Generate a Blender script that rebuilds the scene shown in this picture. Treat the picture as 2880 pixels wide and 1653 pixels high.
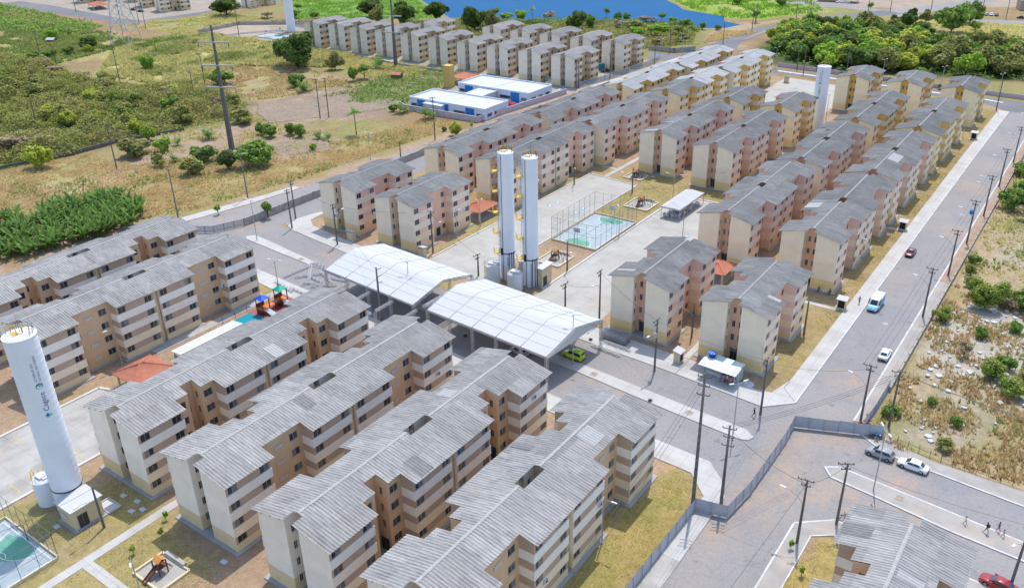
import bpy, math, random
import numpy as np
from mathutils import Vector, Matrix
random.seed(7); np.random.seed(7)
scene = bpy.context.scene
for o in list(bpy.data.objects): bpy.data.objects.remove(o)
R = math.radians
# ------------------------------------------------------------------ camera, sky, sun, exposure
camd = bpy.data.cameras.new('camera'); cam = bpy.data.objects.new('camera', camd)
scene.collection.objects.link(cam); scene.camera = cam
pitch, roll, yaw = 0.4695628, 0.02263292, -0.62835813
F_ = Vector((math.sin(yaw)*math.cos(pitch), math.cos(yaw)*math.cos(pitch), -math.sin(pitch)))
R0 = Vector((math.cos(yaw), -math.sin(yaw), 0)); D0 = F_.cross(R0)
Rt = math.cos(roll)*R0 + math.sin(roll)*D0; Dn = -math.sin(roll)*R0 + math.cos(roll)*D0
m3 = Matrix((Rt, -Dn, -F_)).transposed()
cam.matrix_world = Matrix.Translation((0, 0, 82)) @ m3.to_4x4()
camd.sensor_width = 36; camd.sensor_fit = 'HORIZONTAL'; camd.lens = 2419.588/2880*36
camd.clip_start = 1; camd.clip_end = 9000
SUN = Vector((-1.6, 4.85, 11.3)).normalized()
w = bpy.data.worlds.new('World'); scene.world = w; w.use_nodes = True
nt = w.node_tree; bg = nt.nodes['Background']
sky = nt.nodes.new('ShaderNodeTexSky'); sky.sky_type = 'NISHITA'; sky.sun_disc = False
sky.sun_elevation = math.asin(SUN.z); sky.sun_rotation = math.atan2(SUN.x, SUN.y)
sky.altitude = 20; sky.air_density = 1.0; sky.dust_density = 1.2; sky.ozone_density = 1.0
nt.links.new(sky.outputs[0], bg.inputs[0]); bg.inputs[1].default_value = 0.15
sl = bpy.data.lights.new('sun', 'SUN'); sl.energy = 2.0; sl.angle = R(0.5); sl.color = (1.0, 0.955, 0.89)
so = bpy.data.objects.new('sun', sl); scene.collection.objects.link(so)
so.rotation_euler = SUN.to_track_quat('Z', 'Y').to_euler(); so.location = SUN*300
scene.view_settings.view_transform = 'Standard'; scene.view_settings.look = 'None'
scene.view_settings.exposure = 0.92; scene.view_settings.gamma = 1.0
scene.view_settings.use_curve_mapping = False
scene.render.engine = 'CYCLES'
COL = scene.collection.objects
# ------------------------------------------------------------------ helpers
class MB:
    def __init__(s): s.v = []; s.f = []; s.m = []
    def add(s, vs, fs, mi=0):
        b = len(s.v); s.v.extend(vs); s.f.extend([tuple(i+b for i in f) for f in fs])
        s.m.extend([mi]*len(fs))
    def quad(s, a, b, c, d, mi=0): s.add([a, b, c, d], [(0, 1, 2, 3)], mi)
    def box(s, x0, x1, y0, y1, z0, z1, mi=0):
        s.add([(x0,y0,z0),(x1,y0,z0),(x1,y1,z0),(x0,y1,z0),(x0,y0,z1),(x1,y0,z1),(x1,y1,z1),(x0,y1,z1)],
              [(3,2,1,0),(4,5,6,7),(0,1,5,4),(1,2,6,5),(2,3,7,6),(3,0,4,7)], mi)
    def obox(s, p0, p1, wx, wz, mi=0, up=(0,0,1)):
        p0 = Vector(p0); p1 = Vector(p1); d = (p1-p0).normalized(); u = Vector(up)
        if abs(d.dot(u)) > .98: u = Vector((1,0,0))
        a = d.cross(u).normalized()*wx/2; b = a.cross(d).normalized()*wz/2
        vs = [p0-a-b, p0+a-b, p0+a+b, p0-a+b, p1-a-b, p1+a-b, p1+a+b, p1-a+b]
        s.add([tuple(q) for q in vs], [(3,2,1,0),(4,5,6,7),(0,1,5,4),(1,2,6,5),(2,3,7,6),(3,0,4,7)], mi)
    def tube(s, pts, r, n=6, mi=0, cap=True):
        pts = [Vector(p) for p in pts]; rs = r if isinstance(r, (list, tuple)) else [r]*len(pts)
        vs = []; fs = []
        for i, p in enumerate(pts):
            d = (pts[min(i+1, len(pts)-1)]-pts[max(i-1, 0)]).normalized()
            u = Vector((0,0,1)) if abs(d.z) < .95 else Vector((1,0,0))
            a = d.cross(u).normalized(); b = a.cross(d).normalized()
            for k in range(n):
                t = 2*math.pi*k/n; vs.append(tuple(p+(a*math.cos(t)+b*math.sin(t))*rs[i]))
        for i in range(len(pts)-1):
            for k in range(n):
                fs.append((i*n+k, i*n+(k+1)%n, (i+1)*n+(k+1)%n, (i+1)*n+k))
        if cap: fs.append(tuple(range(n-1,-1,-1))); fs.append(tuple((len(pts)-1)*n+k for k in range(n)))
        s.add(vs, fs, mi)
    def lathe(s, prof, n=24, c=(0,0,0), mi=0):
        vs = []; fs = []
        for (r, z) in prof:
            for k in range(n):
                t = 2*math.pi*k/n; vs.append((c[0]+r*math.cos(t), c[1]+r*math.sin(t), c[2]+z))
        for i in range(len(prof)-1):
            for k in range(n): fs.append((i*n+k, i*n+(k+1)%n, (i+1)*n+(k+1)%n, (i+1)*n+k))
        fs.append(tuple(range(n-1,-1,-1))); fs.append(tuple((len(prof)-1)*n+k for k in range(n)))
        s.add(vs, fs, mi)
    def prism(s, poly, z0, z1, mi=0, top=None):
        n = len(poly); s.add([(x,y,z0) for x,y in poly]+[(x,y,z1) for x,y in poly],
            [tuple(range(n-1,-1,-1))]+[(i,(i+1)%n,n+(i+1)%n,n+i) for i in range(n)], mi)
        s.add([(x,y,z1) for x,y in poly], [tuple(range(n))], mi if top is None else top)
    def mesh(s, name, mats, smooth=False):
        me = bpy.data.meshes.new(name); me.from_pydata(s.v, [], s.f)
        for m in (mats if isinstance(mats, (list, tuple)) else [mats]): me.materials.append(m)
        if any(s.m): me.polygons.foreach_set('material_index', s.m)
        if smooth: me.polygons.foreach_set('use_smooth', [True]*len(s.f))
        me.update(); return me
    def build(s, name, mats, parent=None, loc=(0,0,0), rz=0, smooth=False):
        return link(name, s.mesh(name, mats, smooth), parent, loc, rz)
def link(name, data, parent=None, loc=(0,0,0), rz=0):
    o = bpy.data.objects.new(name, data); COL.link(o); o.location = loc
    if rz: o.rotation_euler = (0, 0, rz)
    if parent: o.parent = parent
    return o
def tag(o, label, cat, group=None):
    o['label'] = label; o['category'] = cat; o['kind'] = 'thing'
    if group: o['group'] = group
    return o
def thing(name, label, cat, loc=(0,0,0), rz=0, group=None):
    return tag(link(name, None, None, loc, rz), label, cat, group)
def struct(name, mb, mats, **k):
    o = mb.build(name, mats, **k); o['kind'] = 'structure'; return o
def base(n):
    return n.rsplit('.', 1)[0] if n[-3:].isdigit() and '.' in n else n
KIDS = {}
def kids(o): return list(o.children)
def copy_tree(o, parent=None):
    c = o.copy(); COL.link(c); c.parent = parent
    for ch in o.children: copy_tree(ch, c)
    return c
def dup(o, loc, rz=0, label=None, group=None, scale=None):
    c = copy_tree(o); c.location = loc; c.rotation_euler = (0, 0, rz)
    if label: c['label'] = label
    if group: c['group'] = group
    if scale: c.scale = scale
    return c
ORD = ['', 'first', 'second', 'third', 'fourth', 'fifth', 'sixth', 'seventh', 'eighth', 'ninth', 'tenth', 'eleventh', 'twelfth', 'thirteenth', 'fourteenth']
# ------------------------------------------------------------------ materials
def nd(t, kind, **k):
    n = t.nodes.new(kind)
    for a, b in k.items(): setattr(n, a, b)
    return n
def mat(name, c, rough=.8, var=.12, scale=1.5, bump=0., bscale=20, metal=0., spec=.3, coord='Object', rnd=0., dirt=None, dscale=.4, damt=.5, island=0., stretch=None, trans=0., joint=None, streak=0.):
    m = bpy.data.materials.new(name); m.use_nodes = True; t = m.node_tree; b = t.nodes['Principled BSDF']
    b.inputs['Roughness'].default_value = rough; b.inputs['Metallic'].default_value = metal
    b.inputs['Specular IOR Level'].default_value = spec
    tc = nd(t, 'ShaderNodeTexCoord'); src = tc.outputs[coord]
    if coord == 'World':
        pass
    if stretch:
        mp = nd(t, 'ShaderNodeMapping'); mp.inputs['Scale'].default_value = stretch; t.links.new(src, mp.inputs[0]); vec = mp.outputs[0]
    else: vec = src
    n1 = nd(t, 'ShaderNodeTexNoise'); n1.inputs['Scale'].default_value = scale; n1.inputs['Detail'].default_value = 6; n1.inputs['Roughness'].default_value = .62
    t.links.new(vec, n1.inputs['Vector'])
    mr = nd(t, 'ShaderNodeMapRange'); mr.inputs['From Min'].default_value = .28; mr.inputs['From Max'].default_value = .72
    mr.inputs['To Min'].default_value = 1-var; mr.inputs['To Max'].default_value = 1+var
    t.links.new(n1.outputs[0], mr.inputs[0])
    val = mr.outputs[0]
    def mul(a, bb):
        q = nd(t, 'ShaderNodeMath', operation='MULTIPLY'); t.links.new(a, q.inputs[0]); t.links.new(bb, q.inputs[1]); return q.outputs[0]
    def rr(out, amt):
        q = nd(t, 'ShaderNodeMapRange'); q.inputs['To Min'].default_value = 1-amt; q.inputs['To Max'].default_value = 1+amt
        t.links.new(out, q.inputs[0]); return q.outputs[0]
    if rnd: val = mul(val, rr(nd(t, 'ShaderNodeObjectInfo').outputs['Random'], rnd))
    if island: val = mul(val, rr(nd(t, 'ShaderNodeNewGeometry').outputs['Random Per Island'], island))
    col = nd(t, 'ShaderNodeRGB'); col.outputs[0].default_value = (*c, 1); cs = col.outputs[0]
    if dirt:
        n2 = nd(t, 'ShaderNodeTexNoise'); n2.inputs['Scale'].default_value = dscale; n2.inputs['Detail'].default_value = 5
        t.links.new(src, n2.inputs['Vector'])
        m2 = nd(t, 'ShaderNodeMapRange'); m2.inputs['From Min'].default_value = .48; m2.inputs['From Max'].default_value = .7; m2.inputs['To Max'].default_value = damt
        t.links.new(n2.outputs[0], m2.inputs[0])
        mx = nd(t, 'ShaderNodeMix', data_type='RGBA'); t.links.new(m2.outputs[0], mx.inputs[0]); t.links.new(cs, mx.inputs[6]); mx.inputs[7].default_value = (*dirt, 1); cs = mx.outputs[2]
    if streak:
        ms_ = nd(t, 'ShaderNodeMapping'); ms_.inputs['Scale'].default_value = (1.1, 1.1, .07); t.links.new(src, ms_.inputs[0])
        n3 = nd(t, 'ShaderNodeTexNoise'); n3.inputs['Scale'].default_value = 1.6; n3.inputs['Detail'].default_value = 6; n3.inputs['Roughness'].default_value = .7; t.links.new(ms_.outputs[0], n3.inputs['Vector'])
        q3 = nd(t, 'ShaderNodeMapRange'); q3.inputs['From Min'].default_value = .5; q3.inputs['From Max'].default_value = .72; q3.inputs['To Min'].default_value = 1; q3.inputs['To Max'].default_value = 1-streak; t.links.new(n3.outputs[0], q3.inputs[0]); val = mul(val, q3.outputs[0])
    if joint:
        sx = nd(t, 'ShaderNodeSeparateXYZ'); t.links.new(src, sx.inputs[0])
        for ax_, per in ((0, joint[0]), (1, joint[1])):
            pp = nd(t, 'ShaderNodeMath', operation='PINGPONG'); pp.inputs[1].default_value = per/2; t.links.new(sx.outputs[ax_], pp.inputs[0])
            q4 = nd(t, 'ShaderNodeMapRange'); q4.inputs['From Min'].default_value = .03; q4.inputs['From Max'].default_value = .09; q4.inputs['To Min'].default_value = joint[2]; q4.inputs['To Max'].default_value = 1; t.links.new(pp.outputs[0], q4.inputs[0]); val = mul(val, q4.outputs[0])
    vm = nd(t, 'ShaderNodeVectorMath', operation='SCALE'); t.links.new(cs, vm.inputs[0]); t.links.new(val, vm.inputs['Scale'])
    t.links.new(vm.outputs[0], b.inputs['Base Color'])
    if bump:
        bn = nd(t, 'ShaderNodeTexNoise'); bn.inputs['Scale'].default_value = bscale; bn.inputs['Detail'].default_value = 4; t.links.new(src, bn.inputs['Vector'])
        bu = nd(t, 'ShaderNodeBump'); bu.inputs['Strength'].default_value = bump; bu.inputs['Distance'].default_value = .1
        t.links.new(bn.outputs[0], bu.inputs['Height']); t.links.new(bu.outputs[0], b.inputs['Normal'])
    if trans:
        tr = nd(t, 'ShaderNodeBsdfTranslucent'); t.links.new(vm.outputs[0], tr.inputs[0]); ms = nd(t, 'ShaderNodeMixShader'); ms.inputs[0].default_value = trans
        t.links.new(b.outputs[0], ms.inputs[1]); t.links.new(tr.outputs[0], ms.inputs[2]); t.links.new(ms.outputs[0], t.nodes['Material Output'].inputs[0])
    return m
M = {}
M['concrete'] = mat('concrete_pavement', (.45,.44,.42), .9, .1, .35, .15, 6, dirt=(.33,.30,.265), dscale=.15, damt=.55, joint=(2.4, 2.4, .86))
M['conc_lot'] = mat('concrete_lot', (.395,.38,.345), .9, .1, .3, .1, 4, dirt=(.315,.295,.255), dscale=.09, damt=.7, joint=(4.2, 5.0, .84))
M['gritty'] = mat('gritty_concrete', (.33,.31,.285), .92, .16, .3, .15, 5, dirt=(.40,.34,.28), dscale=.2, damt=.7)
M['conc_old'] = mat('worn_concrete', (.385,.37,.34), .9, .14, .3, .15, 5, dirt=(.26,.245,.22), dscale=.22, damt=.75, joint=(4.0, 4.0, .85))
M['kerb'] = mat('kerb_paint', (.55,.54,.52), .85, .1, 2, dirt=(.32,.30,.27), dscale=.6, damt=.5)
def roadmat(name, c, dust, damt, spots=()):
    m = bpy.data.materials.new(name); m.use_nodes = True; t = m.node_tree; b = t.nodes['Principled BSDF']
    b.inputs['Roughness'].default_value = .92; b.inputs['Specular IOR Level'].default_value = .2
    tc = nd(t, 'ShaderNodeTexCoord').outputs['Object']
    def noise(s, d=5, r=.6, v=None):
        n = nd(t, 'ShaderNodeTexNoise'); n.inputs['Scale'].default_value = s; n.inputs['Detail'].default_value = d; n.inputs['Roughness'].default_value = r; t.links.new(v or tc, n.inputs['Vector']); return n
    def rng(o, a, b_, c_, d):
        n = nd(t, 'ShaderNodeMapRange'); [n.inputs[i+1].__setattr__('default_value', v) for i, v in enumerate((a, b_, c_, d))]; t.links.new(o, n.inputs[0]); return n.outputs[0]
    def mix(f, a, b_):
        n = nd(t, 'ShaderNodeMix', data_type='RGBA'); t.links.new(f, n.inputs[0])
        for k, v in ((6, a), (7, b_)):
            if isinstance(v, tuple): n.inputs[k].default_value = (*v, 1)
            else: t.links.new(v, n.inputs[k])
        return n.outputs[2]
    col = mix(rng(noise(.045, 5, .65).outputs[0], .42, .66, 0, damt), c, dust)
    col = mix(rng(noise(.16, 6, .7).outputs[0], .52, .75, 0, .45), col, tuple(q*.68 for q in c))
    col = mix(rng(noise(.5, 3, .5).outputs[0], .66, .72, 0, .55), col, tuple(q*.55 for q in c))
    for (sx_, sy_, sr) in spots:
        ds = nd(t, 'ShaderNodeVectorMath', operation='DISTANCE'); t.links.new(tc, ds.inputs[0]); ds.inputs[1].default_value = (sx_, sy_, 0)
        f = rng(ds.outputs['Value'], sr*.25, sr, 1, 0); pm = nd(t, 'ShaderNodeMath', operation='MULTIPLY'); t.links.new(f, pm.inputs[0]); t.links.new(rng(noise(.35, 6, .7).outputs[0], .4, .62, .1, .95), pm.inputs[1])
        col = mix(pm.outputs[0], col, (.355,.275,.215))
    wob = noise(.25, 4); mp = nd(t, 'ShaderNodeVectorMath', operation='MULTIPLY_ADD'); t.links.new(wob.outputs['Color'], mp.inputs[0]); mp.inputs[1].default_value = (6, 6, 0); t.links.new(tc, mp.inputs[2])
    vo = nd(t, 'ShaderNodeTexVoronoi', feature='DISTANCE_TO_EDGE'); vo.inputs['Scale'].default_value = .07; t.links.new(mp.outputs[0], vo.inputs['Vector'])
    col = mix(rng(vo.outputs[0], .001, .004, .3, 0), col, tuple(q*.5 for q in c))
    vm = nd(t, 'ShaderNodeVectorMath', operation='SCALE'); t.links.new(col, vm.inputs[0]); t.links.new(rng(noise(2.2, 5, .75).outputs[0], .3, .7, .86, 1.14), vm.inputs['Scale']); t.links.new(vm.outputs[0], b.inputs['Base Color'])
    bu = nd(t, 'ShaderNodeBump'); bu.inputs['Strength'].default_value = .25; bu.inputs['Distance'].default_value = .05; t.links.new(noise(14, 3).outputs[0], bu.inputs['Height']); t.links.new(bu.outputs[0], b.inputs['Normal']); return m
M['asphalt'] = roadmat('asphalt', (.245,.241,.242), (.31,.28,.255), .8, [(-27,70,9),(-8,104,7),(-18,104,6),(-60,108,8),(-100,104,8),(-27.5,97,8),(-28.5,106,6),(-27.5,114,7),(-22,119,5),(-31,88,5),(-24,104,6),(-12,112,5),(-26,135,6),(-24,215,7),(-27,250,8),(-143,122,7),(-175,125,9)])
M['asphalt_new'] = roadmat('asphalt_newer', (.155,.158,.168), (.24,.22,.21), .5)
M['sand'] = mat('sandy_verge', (.33,.24,.17), .95, .16, .5, .3, 5, dirt=(.37,.30,.24), dscale=.2, damt=.7)
M['plinth'] = mat('plinth_concrete', (.33,.33,.33), .9, .12, .8)
M['galv'] = mat('galvanised_truss', (.5,.5,.52), .45, .1, 3, metal=.6)
M['dark'] = mat('dark_metal', (.05,.05,.055), .5, .2, 3)
M['black'] = mat('dark_opening', (.018,.018,.02), .7, .2, 3)
M['pole'] = mat('pole_concrete', (.20,.185,.175), .9, .25, 1.2)
M['poledark'] = mat('pole_dark', (.14,.13,.122), .9, .25, 1.2)
M['steel'] = mat('lamp_steel', (.42,.43,.45), .5, .1, 2, metal=.5)
M['lamp'] = mat('lamp_head', (.72,.73,.74), .4, .06, 2)
M['white'] = mat('white_paint', (.62,.63,.64), .6, .05, .6)
M['wire'] = mat('wire', (.08,.08,.085), .6, .1, 1)
M['yellow'] = mat('yellow_steel', (.62,.40,.05), .5, .12, 3)
M['wood'] = mat('brown_timber', (.14,.06,.035), .8, .2, 3)
M['terracotta'] = mat('terracotta_tile', (.44,.165,.10), .85, .16, 1.2, dirt=(.36,.16,.11), dscale=.8, damt=.6, rnd=.08)
M['rust'] = mat('rusty_orange', (.5,.22,.06), .8, .2, 2)
M['fabric'] = mat('white_tent_fabric', (.55,.555,.56), .65, .035, .3, trans=.1)
M['glass'] = mat('window_glass', (.035,.045,.055), .12, .35, .35, spec=.6, rnd=.5)
_t = M['glass'].node_tree; _oi = nd(_t, 'ShaderNodeObjectInfo'); _cr = nd(_t, 'ShaderNodeValToRGB'); _cr.color_ramp.interpolation = 'CONSTANT'; _e = _cr.color_ramp.elements; _e[0].color = (.03,.035,.045,1); _e[1].position = .55; _e[1].color = (.07,.085,.10,1)
for _p, _c in ((.74, (.16,.18,.20,1)), (.86, (.025,.028,.03,1)), (.94, (.24,.23,.21,1)), (.98, (.10,.03,.03,1))): _x = _e.new(_p); _x.color = _c  # random pane tones: curtains and shutters, plus reflections put into the colour
_t.links.new(_oi.outputs['Random'], _cr.inputs[0]); _t.links.new(_cr.outputs[0], _t.nodes['Principled BSDF'].inputs['Base Color'])
M['frame'] = mat('aluminium_frame', (.36,.36,.37), .5, .1, 3, rnd=.2)
M['slat'] = mat('white_block', (.66,.66,.66), .8, .05, 3)
M['doorm'] = mat('dark_door', (.05,.045,.045), .6, .2, 3)
M['zinc'] = mat('zinc_sheet', (.42,.44,.49), .55, .14, .6, dirt=(.46,.46,.48), dscale=.7, damt=.6)
M['wallgrey'] = mat('grey_block_wall', (.38,.36,.33), .95, .2, 1.2, .2, 6, dirt=(.22,.2,.18), dscale=.5, damt=.6)
M['wallpink'] = mat('rose_wall', (.50,.43,.46), .9, .1, .6)
def roofmat(name, c, dark, amt, light, streak=.5):
    m = bpy.data.materials.new(name); m.use_nodes = True; t = m.node_tree; b = t.nodes['Principled BSDF']
    b.inputs['Roughness'].default_value = .85; b.inputs['Specular IOR Level'].default_value = .25
    tc = nd(t, 'ShaderNodeTexCoord'); oi = nd(t, 'ShaderNodeObjectInfo')
    ad = nd(t, 'ShaderNodeVectorMath', operation='ADD'); t.links.new(tc.outputs['Object'], ad.inputs[0])
    sc = nd(t, 'ShaderNodeVectorMath', operation='SCALE'); sc.inputs[0].default_value = (37, 91, 0); t.links.new(oi.outputs['Random'], sc.inputs['Scale'])
    t.links.new(sc.outputs[0], ad.inputs[1])
    # sheet tones
    sn = nd(t, 'ShaderNodeVectorMath', operation='SNAP'); sn.inputs[1].default_value = (3.3, 1.1, 50); t.links.new(ad.outputs[0], sn.inputs[0])
    wn = nd(t, 'ShaderNodeTexWhiteNoise'); t.links.new(sn.outputs[0], wn.inputs[0])
    r1 = nd(t, 'ShaderNodeMapRange'); r1.inputs['To Min'].default_value = .9; r1.inputs['To Max'].default_value = 1.08; t.links.new(wn.outputs[0], r1.inputs[0])
    sn2 = nd(t, 'ShaderNodeVectorMath', operation='SNAP'); sn2.inputs[1].default_value = (3.3, 5.5, 50); t.links.new(ad.outputs[0], sn2.inputs[0])
    wn2 = nd(t, 'ShaderNodeTexWhiteNoise'); t.links.new(sn2.outputs[0], wn2.inputs[0]); r1b = nd(t, 'ShaderNodeMapRange'); r1b.inputs['To Min'].default_value = .92; r1b.inputs['To Max'].default_value = 1.07; t.links.new(wn2.outputs[0], r1b.inputs[0])
    r1c = nd(t, 'ShaderNodeMapRange'); r1c.inputs['To Min'].default_value = .9; r1c.inputs['To Max'].default_value = 1.1; t.links.new(oi.outputs['Random'], r1c.inputs[0])
    pz = nd(t, 'ShaderNodeMath', operation='MULTIPLY'); t.links.new(r1b.outputs[0], pz.inputs[0]); t.links.new(r1c.outputs[0], pz.inputs[1]); pq = nd(t, 'ShaderNodeMath', operation='MULTIPLY'); t.links.new(pz.outputs[0], pq.inputs[0]); t.links.new(r1.outputs[0], pq.inputs[1]); r1 = pq
    # streaks running down the slope
    mp = nd(t, 'ShaderNodeMapping'); mp.inputs['Scale'].default_value = (.35, 3.2, .3); t.links.new(ad.outputs[0], mp.inputs[0])
    n1 = nd(t, 'ShaderNodeTexNoise'); n1.inputs['Scale'].default_value = 1.6; n1.inputs['Detail'].default_value = 7; n1.inputs['Roughness'].default_value = .7; t.links.new(mp.outputs[0], n1.inputs['Vector'])
    r2 = nd(t, 'ShaderNodeMapRange'); r2.inputs['From Min'].default_value = .42; r2.inputs['From Max'].default_value = .72; r2.inputs['To Max'].default_value = amt; t.links.new(n1.outputs[0], r2.inputs[0])
    n2 = nd(t, 'ShaderNodeTexNoise'); n2.inputs['Scale'].default_value = .22; n2.inputs['Detail'].default_value = 5; t.links.new(ad.outputs[0], n2.inputs['Vector'])
    r3 = nd(t, 'ShaderNodeMapRange'); r3.inputs['From Min'].default_value = .35; r3.inputs['From Max'].default_value = .68; r3.inputs['To Max'].default_value = .45; t.links.new(n2.outputs[0], r3.inputs[0])
    m1 = nd(t, 'ShaderNodeMix', data_type='RGBA'); m1.inputs[6].default_value = (*c, 1); m1.inputs[7].default_value = (*light, 1); t.links.new(r3.outputs[0], m1.inputs[0])
    m2 = nd(t, 'ShaderNodeMix', data_type='RGBA'); m2.inputs[7].default_value = (*dark, 1); t.links.new(m1.outputs[2], m2.inputs[6]); t.links.new(r2.outputs[0], m2.inputs[0])
    vm = nd(t, 'ShaderNodeVectorMath', operation='SCALE'); t.links.new(m2.outputs[2], vm.inputs[0]); t.links.new(r1.outputs[0], vm.inputs['Scale'])
    t.links.new(vm.outputs[0], b.inputs['Base Color']); return m
M['roofS'] = roofmat('fibre_cement_roof', (.325,.315,.30), (.13,.128,.125), .85, (.395,.385,.37))
M['roofN'] = roofmat('mossy_fibre_cement_roof', (.195,.195,.19), (.078,.08,.079), .85, (.295,.292,.285))
M['roofW'] = roofmat('whitened_roof', (.38,.38,.375), (.27,.27,.265), .6, (.43,.43,.425))
M['roofF'] = roofmat('pale_fibre_cement_roof', (.285,.275,.265), (.19,.18,.175), .6, (.33,.32,.305))
M['capN'] = mat('ridge_cap_dark', (.27,.265,.255), .85, .2, 1.5)
M['cap'] = mat('ridge_cap', (.36,.355,.345), .85, .15, 1.5)
M['skylight'] = mat('translucent_sheet', (.56,.57,.59), .5, .05, 1)
def wallmat(n, c, **k):
    c = tuple(min(.86, q*f) for q, f in zip(c, (1.26, 1.22, 1.18))); return mat(n, c, .92, .06, .35, .05, 30, streak=.075, dirt=tuple(q*.8 for q in c), dscale=.45, damt=.35, rnd=.03, **k)
PAL = {
 'S': dict(end=wallmat('cream_wall', (.69,.64,.58)), endb=wallmat('straw_wall', (.58,.47,.29)), strip=wallmat('taupe_wall', (.40,.30,.232)),
   b=[wallmat('straw_band', (.62,.50,.31)), wallmat('sand_band', (.66,.57,.43)), wallmat('cream_band', (.68,.63,.56)), wallmat('white_band', (.70,.67,.62))],
   rec=wallmat('tan_recess', (.52,.375,.24)), recb=wallmat('tan_recess_base', (.52,.36,.20)), notch=wallmat('cream_notch', (.52,.42,.32)), roof=M['roofS']),
 'P': dict(end=wallmat('cream_wall_n', (.69,.60,.47)), endb=wallmat('yellow_base', (.66,.51,.25)), strip=wallmat('rose_stripe', (.64,.455,.385)),
   b=[wallmat('yellow_band', (.64,.47,.25)), wallmat('buff_band', (.66,.54,.37)), wallmat('cream_band_n', (.66,.57,.46)), wallmat('cream_band_n2', (.66,.58,.49))],
   rec=wallmat('salmon_recess', (.62,.41,.305)), recb=wallmat('salmon_base', (.58,.38,.18)), notch=wallmat('salmon_notch', (.60,.39,.285)), roof=M['roofN']),
 'G': dict(end=wallmat('cream_wall_g', (.70,.61,.43)), endb=wallmat('yellow_base_g', (.68,.54,.29)), strip=wallmat('gold_stripe', (.62,.45,.18)),
   b=[wallmat('gold_band', (.62,.46,.22)), wallmat('buff_band_g', (.66,.56,.39)), wallmat('cream_band_g', (.67,.60,.47)), wallmat('cream_band_g2', (.67,.61,.51))],
   rec=wallmat('gold_recess', (.60,.42,.15)), recb=wallmat('gold_recess_b', (.58,.40,.15)), notch=wallmat('gold_notch', (.62,.42,.13)), roof=M['roofN']),
 'F': dict(end=wallmat('pale_wall', (.62,.57,.49)), endb=wallmat('pale_base', (.60,.52,.34)), strip=wallmat('khaki_stripe', (.44,.34,.21)),
   b=[wallmat('khaki_band', (.56,.43,.24)), wallmat('khaki_band2', (.60,.51,.36)), wallmat('pale_band', (.60,.53,.44)), wallmat('pale_band2', (.60,.55,.48))],
   rec=wallmat('khaki_recess', (.42,.33,.22)), recb=wallmat('khaki_base', (.48,.35,.17)), notch=wallmat('khaki_notch', (.42,.36,.27)), roof=M['roofF'])}
# ------------------------------------------------------------------ ground sheet with land cover
def vnoise(x, y, s, seed):
    rs = np.random.RandomState(seed); g = rs.rand(256, 256)
    u = x/s; v = y/s; i = np.floor(u).astype(int); j = np.floor(v).astype(int); a = u-i; b = v-j
    a = a*a*(3-2*a); b = b*b*(3-2*b)
    G = lambda p, q: g[p % 256, q % 256]
    return (G(i,j)*(1-a)+G(i+1,j)*a)*(1-b)+(G(i,j+1)*(1-a)+G(i+1,j+1)*a)*b
def fbm(x, y, s, seed, o=4): return sum(vnoise(x, y, s/2**k, seed+k)*.5**k for k in range(o))/sum(.5**k for k in range(o))
def sdist(px, py, poly):
    P = np.array(poly, float); n = len(P); d = np.full(px.shape, 1e18); ins = np.zeros(px.shape, bool)
    for i in range(n):
        a = P[i]; b = P[(i+1) % n]; e = b-a; wx = px-a[0]; wy = py-a[1]
        t = np.clip((wx*e[0]+wy*e[1])/(e@e+1e-9), 0, 1)
        d = np.minimum(d, (wx-e[0]*t)**2+(wy-e[1]*t)**2)
        c = ((a[1] <= py) & (b[1] > py)) | ((b[1] <= py) & (a[1] > py))
        xx = a[0]+(py-a[1])/(b[1]-a[1]+1e-12)*e[0]
        ins ^= c & (px < xx)
    return np.where(ins, 1, -1)*np.sqrt(d)
def axis(lo, hi, st, far0, far1):
    c = np.arange(lo, hi+st, st); out = [c]
    a = hi+st; s = st*3
    while a < far1: out.append([a]); a += s; s *= 1.5
    a = lo-st; s = st*3; lf = []
    while a > far0: lf.append(a); a -= s; s *= 1.5
    return np.concatenate([np.array(lf[::-1])]+[np.asarray(q, float) for q in out])
gx = axis(-690, 30, 1.6, -4000, 3500); gy = axis(10, 640, 1.6, -3000, 5500)
GX, GY = np.meshgrid(gx, gy, indexing='ij'); X = GX.ravel(); Y = GY.ravel()
wx_ = X+(fbm(X, Y, 9, 11)-.5)*9; wy_ = Y+(fbm(X, Y, 9, 31)-.5)*9
C_DRY = (.36,.25,.135); C_STRAW = (.46,.37,.16); C_SAND = (.47,.34,.24); C_LAWN = (.42,.34,.15); C_SCRUB = (.13,.15,.05)
C_LUSH = (.19,.33,.06); C_FUR = (.36,.26,.19); C_DIRT = (.46,.32,.215); C_GREY = (.46,.42,.37); C_CROP = (.27,.30,.12); C_ORANGE = (.52,.29,.15)
cov = np.empty((len(X), 3)); n0 = fbm(X, Y, 40, 3); n1_ = fbm(X, Y, 12, 5)
cov[:] = np.array(C_DRY)*(.85+.3*n1_)[:, None]
k = np.clip((n0-.45)*5, 0, 1)[:, None]; cov = cov*(1-k)+np.array((.33,.30,.12))*k
wild = np.zeros(len(X)); water = np.zeros(len(X))
def paint(poly, c, feather=3., amt=1., mottle=None, wd=None, sharp=False):
    global cov
    s = sdist(X if sharp else wx_, Y if sharp else wy_, poly); t = np.clip(s/feather+.5, 0, 1)*amt
    if mottle:
        mc, ms, mt = mottle; q = np.clip((fbm(X, Y, ms, 77)-mt)*6, 0, 1)[:, None]; c = np.array(c)*(1-q)+np.array(mc)*q
    t = t[:, None]; cov = cov*(1-t)+np.asarray(c)*t
    if wd is not None: wild[:] = wild*(1-t[:, 0])+wd*t[:, 0]
wild[:] = 1.
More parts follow.
